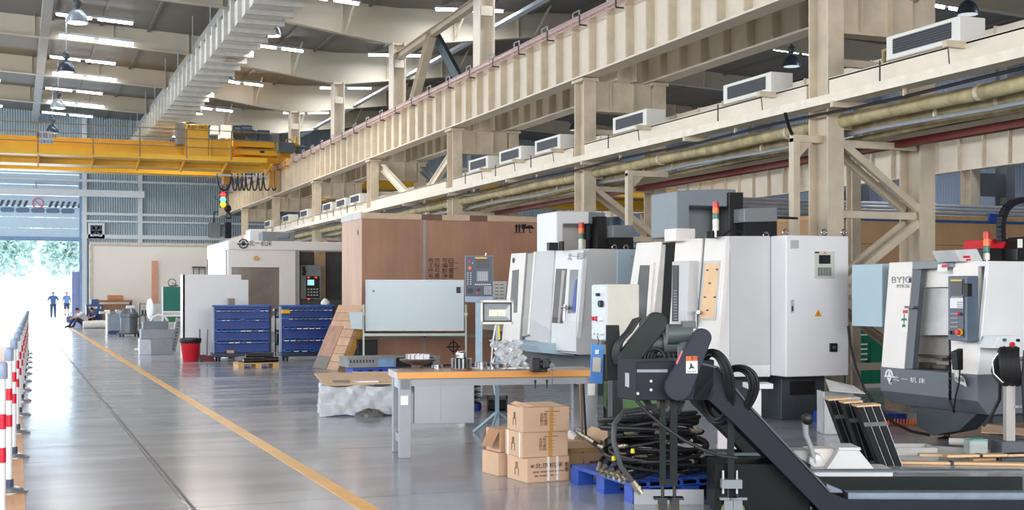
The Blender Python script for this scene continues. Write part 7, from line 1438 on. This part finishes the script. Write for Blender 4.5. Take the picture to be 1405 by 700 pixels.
# ---- red and white barrier posts
red_band = M('band_red', (214, 26, 52), 0.4)
post_w = M('post_white', (232, 232, 234), 0.4)
def post():
    t = thing('barrier_post', 'x', 'post', (0, 0, 0), 0, 'red and white barrier posts')
    MB().tube([(0, 0, .03), (0, 0, 1.04)], .024, 16).build('tube', post_w, t, True)
    for z0, z1 in ((.50, .59), (.70, .79)): MB().tube([(0, 0, z0), (0, 0, z1)], .0252, 16).build('red_band', red_band, t, True)
    MB().lathe([(.03, 1.0), (.034, 1.005), (.034, 1.09), (.028, 1.10), (.01, 1.10)], n=16).build('cap', M('cap_bluegrey', (150, 166, 190), 0.4), t, True)
    MB().lathe([(.03, .03), (.034, .04), (.034, .10), (.026, .10)], n=16).build('collar', M('collar_navy', (70, 80, 104), 0.45), t, True)
    MB().lathe([(.05, .045), (.11, .03), (.135, .012), (.135, 0), (.02, 0)], n=32).build('foot', M('foot_alloy', (170, 172, 178), 0.3, 0.7), t, True)
    for z in (.32, .55, .76): MB().tube([(-.05 + .022 * math.cos(k * R(36)), 0, z + .022 * math.sin(k * R(36))) for k in range(10)], .007, 6, closed=True).build('eyelet', post_w, t, True)
    return t
PL = ['nearest red and white barrier post, cut by the picture edge', 'second barrier post from the camera, its foot on the orange strip', 'third barrier post from the camera along the orange strip', 'fourth barrier post from the camera along the orange strip', 'fifth barrier post from the camera along the orange strip', 'sixth barrier post from the camera along the orange strip', 'seventh barrier post from the camera along the orange strip', 'eighth barrier post from the camera', 'ninth barrier post from the camera', 'tenth barrier post from the camera', 'eleventh barrier post from the camera', 'twelfth barrier post from the camera', 'farthest barrier post in the row']
p0 = post()
for i, la in enumerate(PL):
    o = p0 if i == 0 else copy_tree(p0); y = 8.2 + 2.22 * i; x = -.08 + .03 * i; o.location = (x, y, 0); o['label'] = la
# ============================================================ PEOPLE
skin = M('skin', (196, 150, 124), 0.55, var=.05); hair_m = M('hair_black', (30, 26, 26), 0.6); shoe_m = M('shoe_dark', (50, 50, 56), 0.6)
def person(label, loc, rz, J, shirt, trousers, shorts=False):
    t = thing('person', label, 'person', loc, rz)
    V = {k: Vector(v) for k, v in J.items()}
    def limb(m, ks, rs): m.tube([V[k] for k in ks], rs, 10)
    m = MB(); up = (V['neck'] - V['hip']).normalized(); fw = Vector((0, -1, 0)); hd = V['head']
    m.tube([V['hip'], V['waist'], V['chest'], V['neck'] - up * .06, V['neck'], hd - up * .06], [.14, .13, .16, .11, .055, .055], 14)
    m.lathe([(.02, -.12), (.06, -.10), (.078, -.03), (.082, .04), (.06, .10), (.02, .12)], hd, up, 16)
    m.lathe([(.018, 0), (.008, .03)], hd + fw * .075 - up * .01, fw, 6); m.cbox(hd + fw * .07 - up * .05, (.04, .02, .01))
    for s in (-1, 1): m.lathe([(.02, -.02), (.022, 0), (.01, .02)], hd + Vector((s * .08, 0, 0)), (0, 0, 1), 6)
    for s in 'LR':
        limb(m, ['sh' + s, 'el' + s, 'wr' + s], [.05, .042, .028]); m.tube([V['chest'] + up * .08, V['sh' + s]], [.1, .06], 10); limb(m, ['hp' + s, 'kn' + s, 'an' + s], [.085, .055, .04]); m.tube([V['hip'], V['hp' + s]], [.12, .09], 10)
        d = (V['wr' + s] - V['el' + s]).normalized(); sd = d.cross(Vector((0, 1, 0))); sd = sd.normalized() if sd.length > .1 else Vector((1, 0, 0)); w = V['wr' + s]
        m.tube([w, w + d * .05, w + d * .09], [.028, .038, .034], 8)
        for k, ln in enumerate((.06, .075, .07, .055)): o = w + d * .085 + sd * ((k - 1.5) * .018); m.tube([o, o + d * ln * .5, o + d * ln + fw * .015], [.0095, .009, .007], 6)
        m.tube([w + d * .02 + sd * .03, w + d * .06 + sd * .05, w + d * .09 + sd * .05], [.012, .011, .008], 6)
        a = V['an' + s]; to = Vector(J.get('toe' + s, a + fw * .2 - Vector((0, 0, .05)))); m.tube([a, a.lerp(to, .6), to], [.04, .04, .03], 8)
    b_ = m.build('body', skin, t, True); r = b_.modifiers.new('join', 'REMESH'); r.mode = 'VOXEL'; r.voxel_size = .011; r.use_smooth_shade = True
    m = MB(); m.tube([V['hip'] + up * .0, V['waist'], V['chest'], V['neck'] - up * .05, V['neck'] - up * .01], [.165, .16, .185, .13, .075], 14)
    for s in 'LR': m.tube([V['chest'] + up * .1, V['sh' + s], V['sh' + s].lerp(V['el' + s], .75)], [.12, .075, .062], 10)
    c = m.build('shirt', shirt, t, True); r = c.modifiers.new('join', 'REMESH'); r.mode = 'VOXEL'; r.voxel_size = .014; r.use_smooth_shade = True
    m = MB(); m.tube([V['hip'] + up * .06, V['hip'] - up * .06], [.16, .16], 14)
    for s in 'LR':
        if shorts: m.tube([V['hip'], V['hp' + s], V['hp' + s].lerp(V['kn' + s], .95)], [.14, .11, .085], 10)
        else: m.tube([V['hip'], V['hp' + s], V['kn' + s], V['an' + s]], [.14, .105, .075, .06], 10)
    c = m.build('trousers', trousers, t, True); r = c.modifiers.new('join', 'REMESH'); r.mode = 'VOXEL'; r.voxel_size = .014; r.use_smooth_shade = True
    MB().lathe([(.07, -.02), (.088, .03), (.088, .07), (.06, .118), (.015, .132)], hd - fw * .012, up, 16).build('hair', hair_m, t, True)
    for s in 'LR':
        a = V['an' + s]; to = Vector(J.get('toe' + s, a + fw * .2 - Vector((0, 0, .05)))); MB().tube([a - (to - a) * .25 - Vector((0, 0, .02)), a.lerp(to, .5), to], [.05, .05, .04], 10).build('shoe', shoe_m, t, True)
    return t
stand = dict(hip=(0, 0, .92), waist=(0, 0, 1.06), chest=(0, .0, 1.28), neck=(0, 0, 1.45), head=(0, -.02, 1.6), shL=(.19, 0, 1.40), elL=(.26, .03, 1.12), wrL=(.24, -.06, .88), shR=(-.19, 0, 1.40), elR=(-.26, .03, 1.12), wrR=(-.24, -.06, .88), hpL=(.1, 0, .9), knL=(.11, -.03, .48), anL=(.12, .02, .09), hpR=(-.1, 0, .9), knR=(-.11, -.04, .48), anR=(-.12, 0, .09))
hips = dict(stand); hips.update(elL=(.36, .06, 1.16), wrL=(.2, -.12, 1.02), elR=(-.36, .06, 1.16), wrR=(-.2, -.12, 1.02))
pt = M('shirt_navy', (64, 84, 128), 0.8); pt2 = M('shirt_blue', (92, 116, 160), 0.8); tr1 = M('trousers_navy', (50, 60, 96), 0.8)
a = F(73, 435.8); person('person in dark blue work clothes standing outside the door, nearer the parked car', (a.x, a.y, -.02), 0, hips, pt, tr1)
a = F(91.5, 433.0); person('person in a blue shirt standing outside the door, nearer the door leaf', (a.x, a.y, -.02), R(10), stand, pt2, tr1, True)
sit = dict(hip=(0, .0, .22), waist=(0, -.04, .36), chest=(0, -.16, .56), neck=(0, -.28, .70), head=(0, -.38, .80), shL=(.18, -.22, .66), elL=(.2, -.42, .5), wrL=(.1, -.62, .45), shR=(-.18, -.22, .66), elR=(-.2, -.42, .48), wrR=(-.08, -.62, .42), hpL=(.11, -.06, .2), knL=(.16, -.46, .46), anL=(.15, -.62, .09), hpR=(-.11, -.06, .2), knR=(-.16, -.45, .44), anR=(-.15, -.7, .09))
a = F(117, 450); person('person in a pale grey shirt sitting bent forward beside the white roll', (a.x, a.y, 0), R(-70), sit, M('shirt_pale', (206, 208, 216), 0.8), M('trousers_dark', (56, 60, 84), 0.8))
sb_ = thing('low_block', 'low wooden block used as a seat by the worker in a pale shirt', 'block', (a.x, a.y + .0, 0), R(-70)); MB().box(-.2, .2, -.14, .2, 0, .07).build('block', wood_dark, sb_, bevel=.01)
a = F(132, 449.0); person('person in dark blue sitting behind the one in a pale shirt', (a.x + .1, a.y + .2, 0), R(-50), sit, M('shirt_darkblue', (54, 70, 116), 0.8), tr1)
sb_ = thing('low_block', 'low wooden block under the worker in dark blue', 'block', (a.x + .1, a.y + .2, 0), R(-50)); MB().box(-.2, .2, -.14, .2, 0, .07).build('block', wood_dark, sb_, bevel=.01)
a = F(101, 443); t = thing('tool_bag', 'dark tool bag and rags on the floor in front of the seated workers', 'bag', (a.x, a.y + .5, 0)); MB().box(-.35, .35, -.2, .2, 0, .35).build('bag', M('bag_navy', (60, 76, 120), 0.7), t, bevel=.08); MB().tube([(-.15, 0, .35), (-.1, 0, .55), (.1, 0, .55), (.15, 0, .35)], .025, 7).build('strap', base_dark, t, True)
# ============================================================ CAMERA, LIGHT, VIEW
cam = bpy.data.cameras.new('camera'); co = bpy.data.objects.new('camera', cam); COL.objects.link(co)
co.location = EYE; co.rotation_euler = (R(90), 0, -TH); cam.sensor_width = 36; cam.lens = FPX / 1405 * 36; cam.shift_y = 55 / 1405; cam.clip_end = 500; cam.clip_start = 0.05
SC.camera = co
w = bpy.data.worlds.new('daylight'); SC.world = w; w.use_nodes = True
bg = w.node_tree.nodes['Background']; bg.inputs['Color'].default_value = (.80, .90, 1, 1); bg.inputs['Strength'].default_value = 2.2
def area(name, loc, rot, sx, sy, e, col=(1, 1, 1), spread=None):
    l = bpy.data.lights.new(name, 'AREA'); l.shape = 'RECTANGLE'; l.size = sx; l.size_y = sy; l.energy = e; l.color = col
    if spread: l.spread = spread
    o = bpy.data.objects.new(name, l); COL.objects.link(o); o.location = loc; o.rotation_euler = rot; return o
# daylight entering by the long window band of the left wall, one per window run
for k in range(3):
    y0 = YBACK + 3 * BAY * k; area('window_daylight', (XL - .25, y0 + 1.5 * BAY, 5.8), (0, R(-78), 0), 4.6, 3 * BAY - 1, 2300, (.93, .97, 1))
area('window_daylight', (XL - .25, YEND - 6, 5.8), (0, R(-78), 0), 4.6, 11, 900, (.8, .9, 1))
# lamps at the hall ends: sky light at the far door, added front light
area('hall_end_light', (-1.5, YEND + 1.2, 2.6), (R(-90), 0, 0), 8.5, 4.8, 700, (.66, .82, 1))
area('hall_end_light', (2, YBACK + .2, 3.4), (R(80), 0, 0), 22, 6.4, 2500, (.98, .98, 1), R(125))  # broad front lamp added before the closed camera-end wall, no door there
SC.view_settings.view_transform = 'Standard'; SC.view_settings.look = 'None'; SC.view_settings.gamma = 1; SC.view_settings.use_curve_mapping = False
SC.view_settings.exposure = 0.12
SC.cycles.max_bounces = 6; SC.cycles.diffuse_bounces = 4; SC.cycles.glossy_bounces = 3; SC.cycles.transmission_bounces = 5; SC.cycles.sample_clamp_indirect = 6; SC.cycles.use_denoising = True
# lettering becomes plain meshes
bpy.context.view_layer.update()
dg = bpy.context.evaluated_depsgraph_get()
for o in [x for x in COL.objects if x.type == 'FONT']:
    me = bpy.data.meshes.new_from_object(o.evaluated_get(dg)); n = o.name.split('.')[0]; mw, par = o.matrix_basis.copy(), o.parent
    lab = o.get('label'); bpy.data.objects.remove(o)
    q = bpy.data.objects.new(n, me); COL.objects.link(q); q.parent = par; q.matrix_basis = mw
    if lab: q['label'] = lab
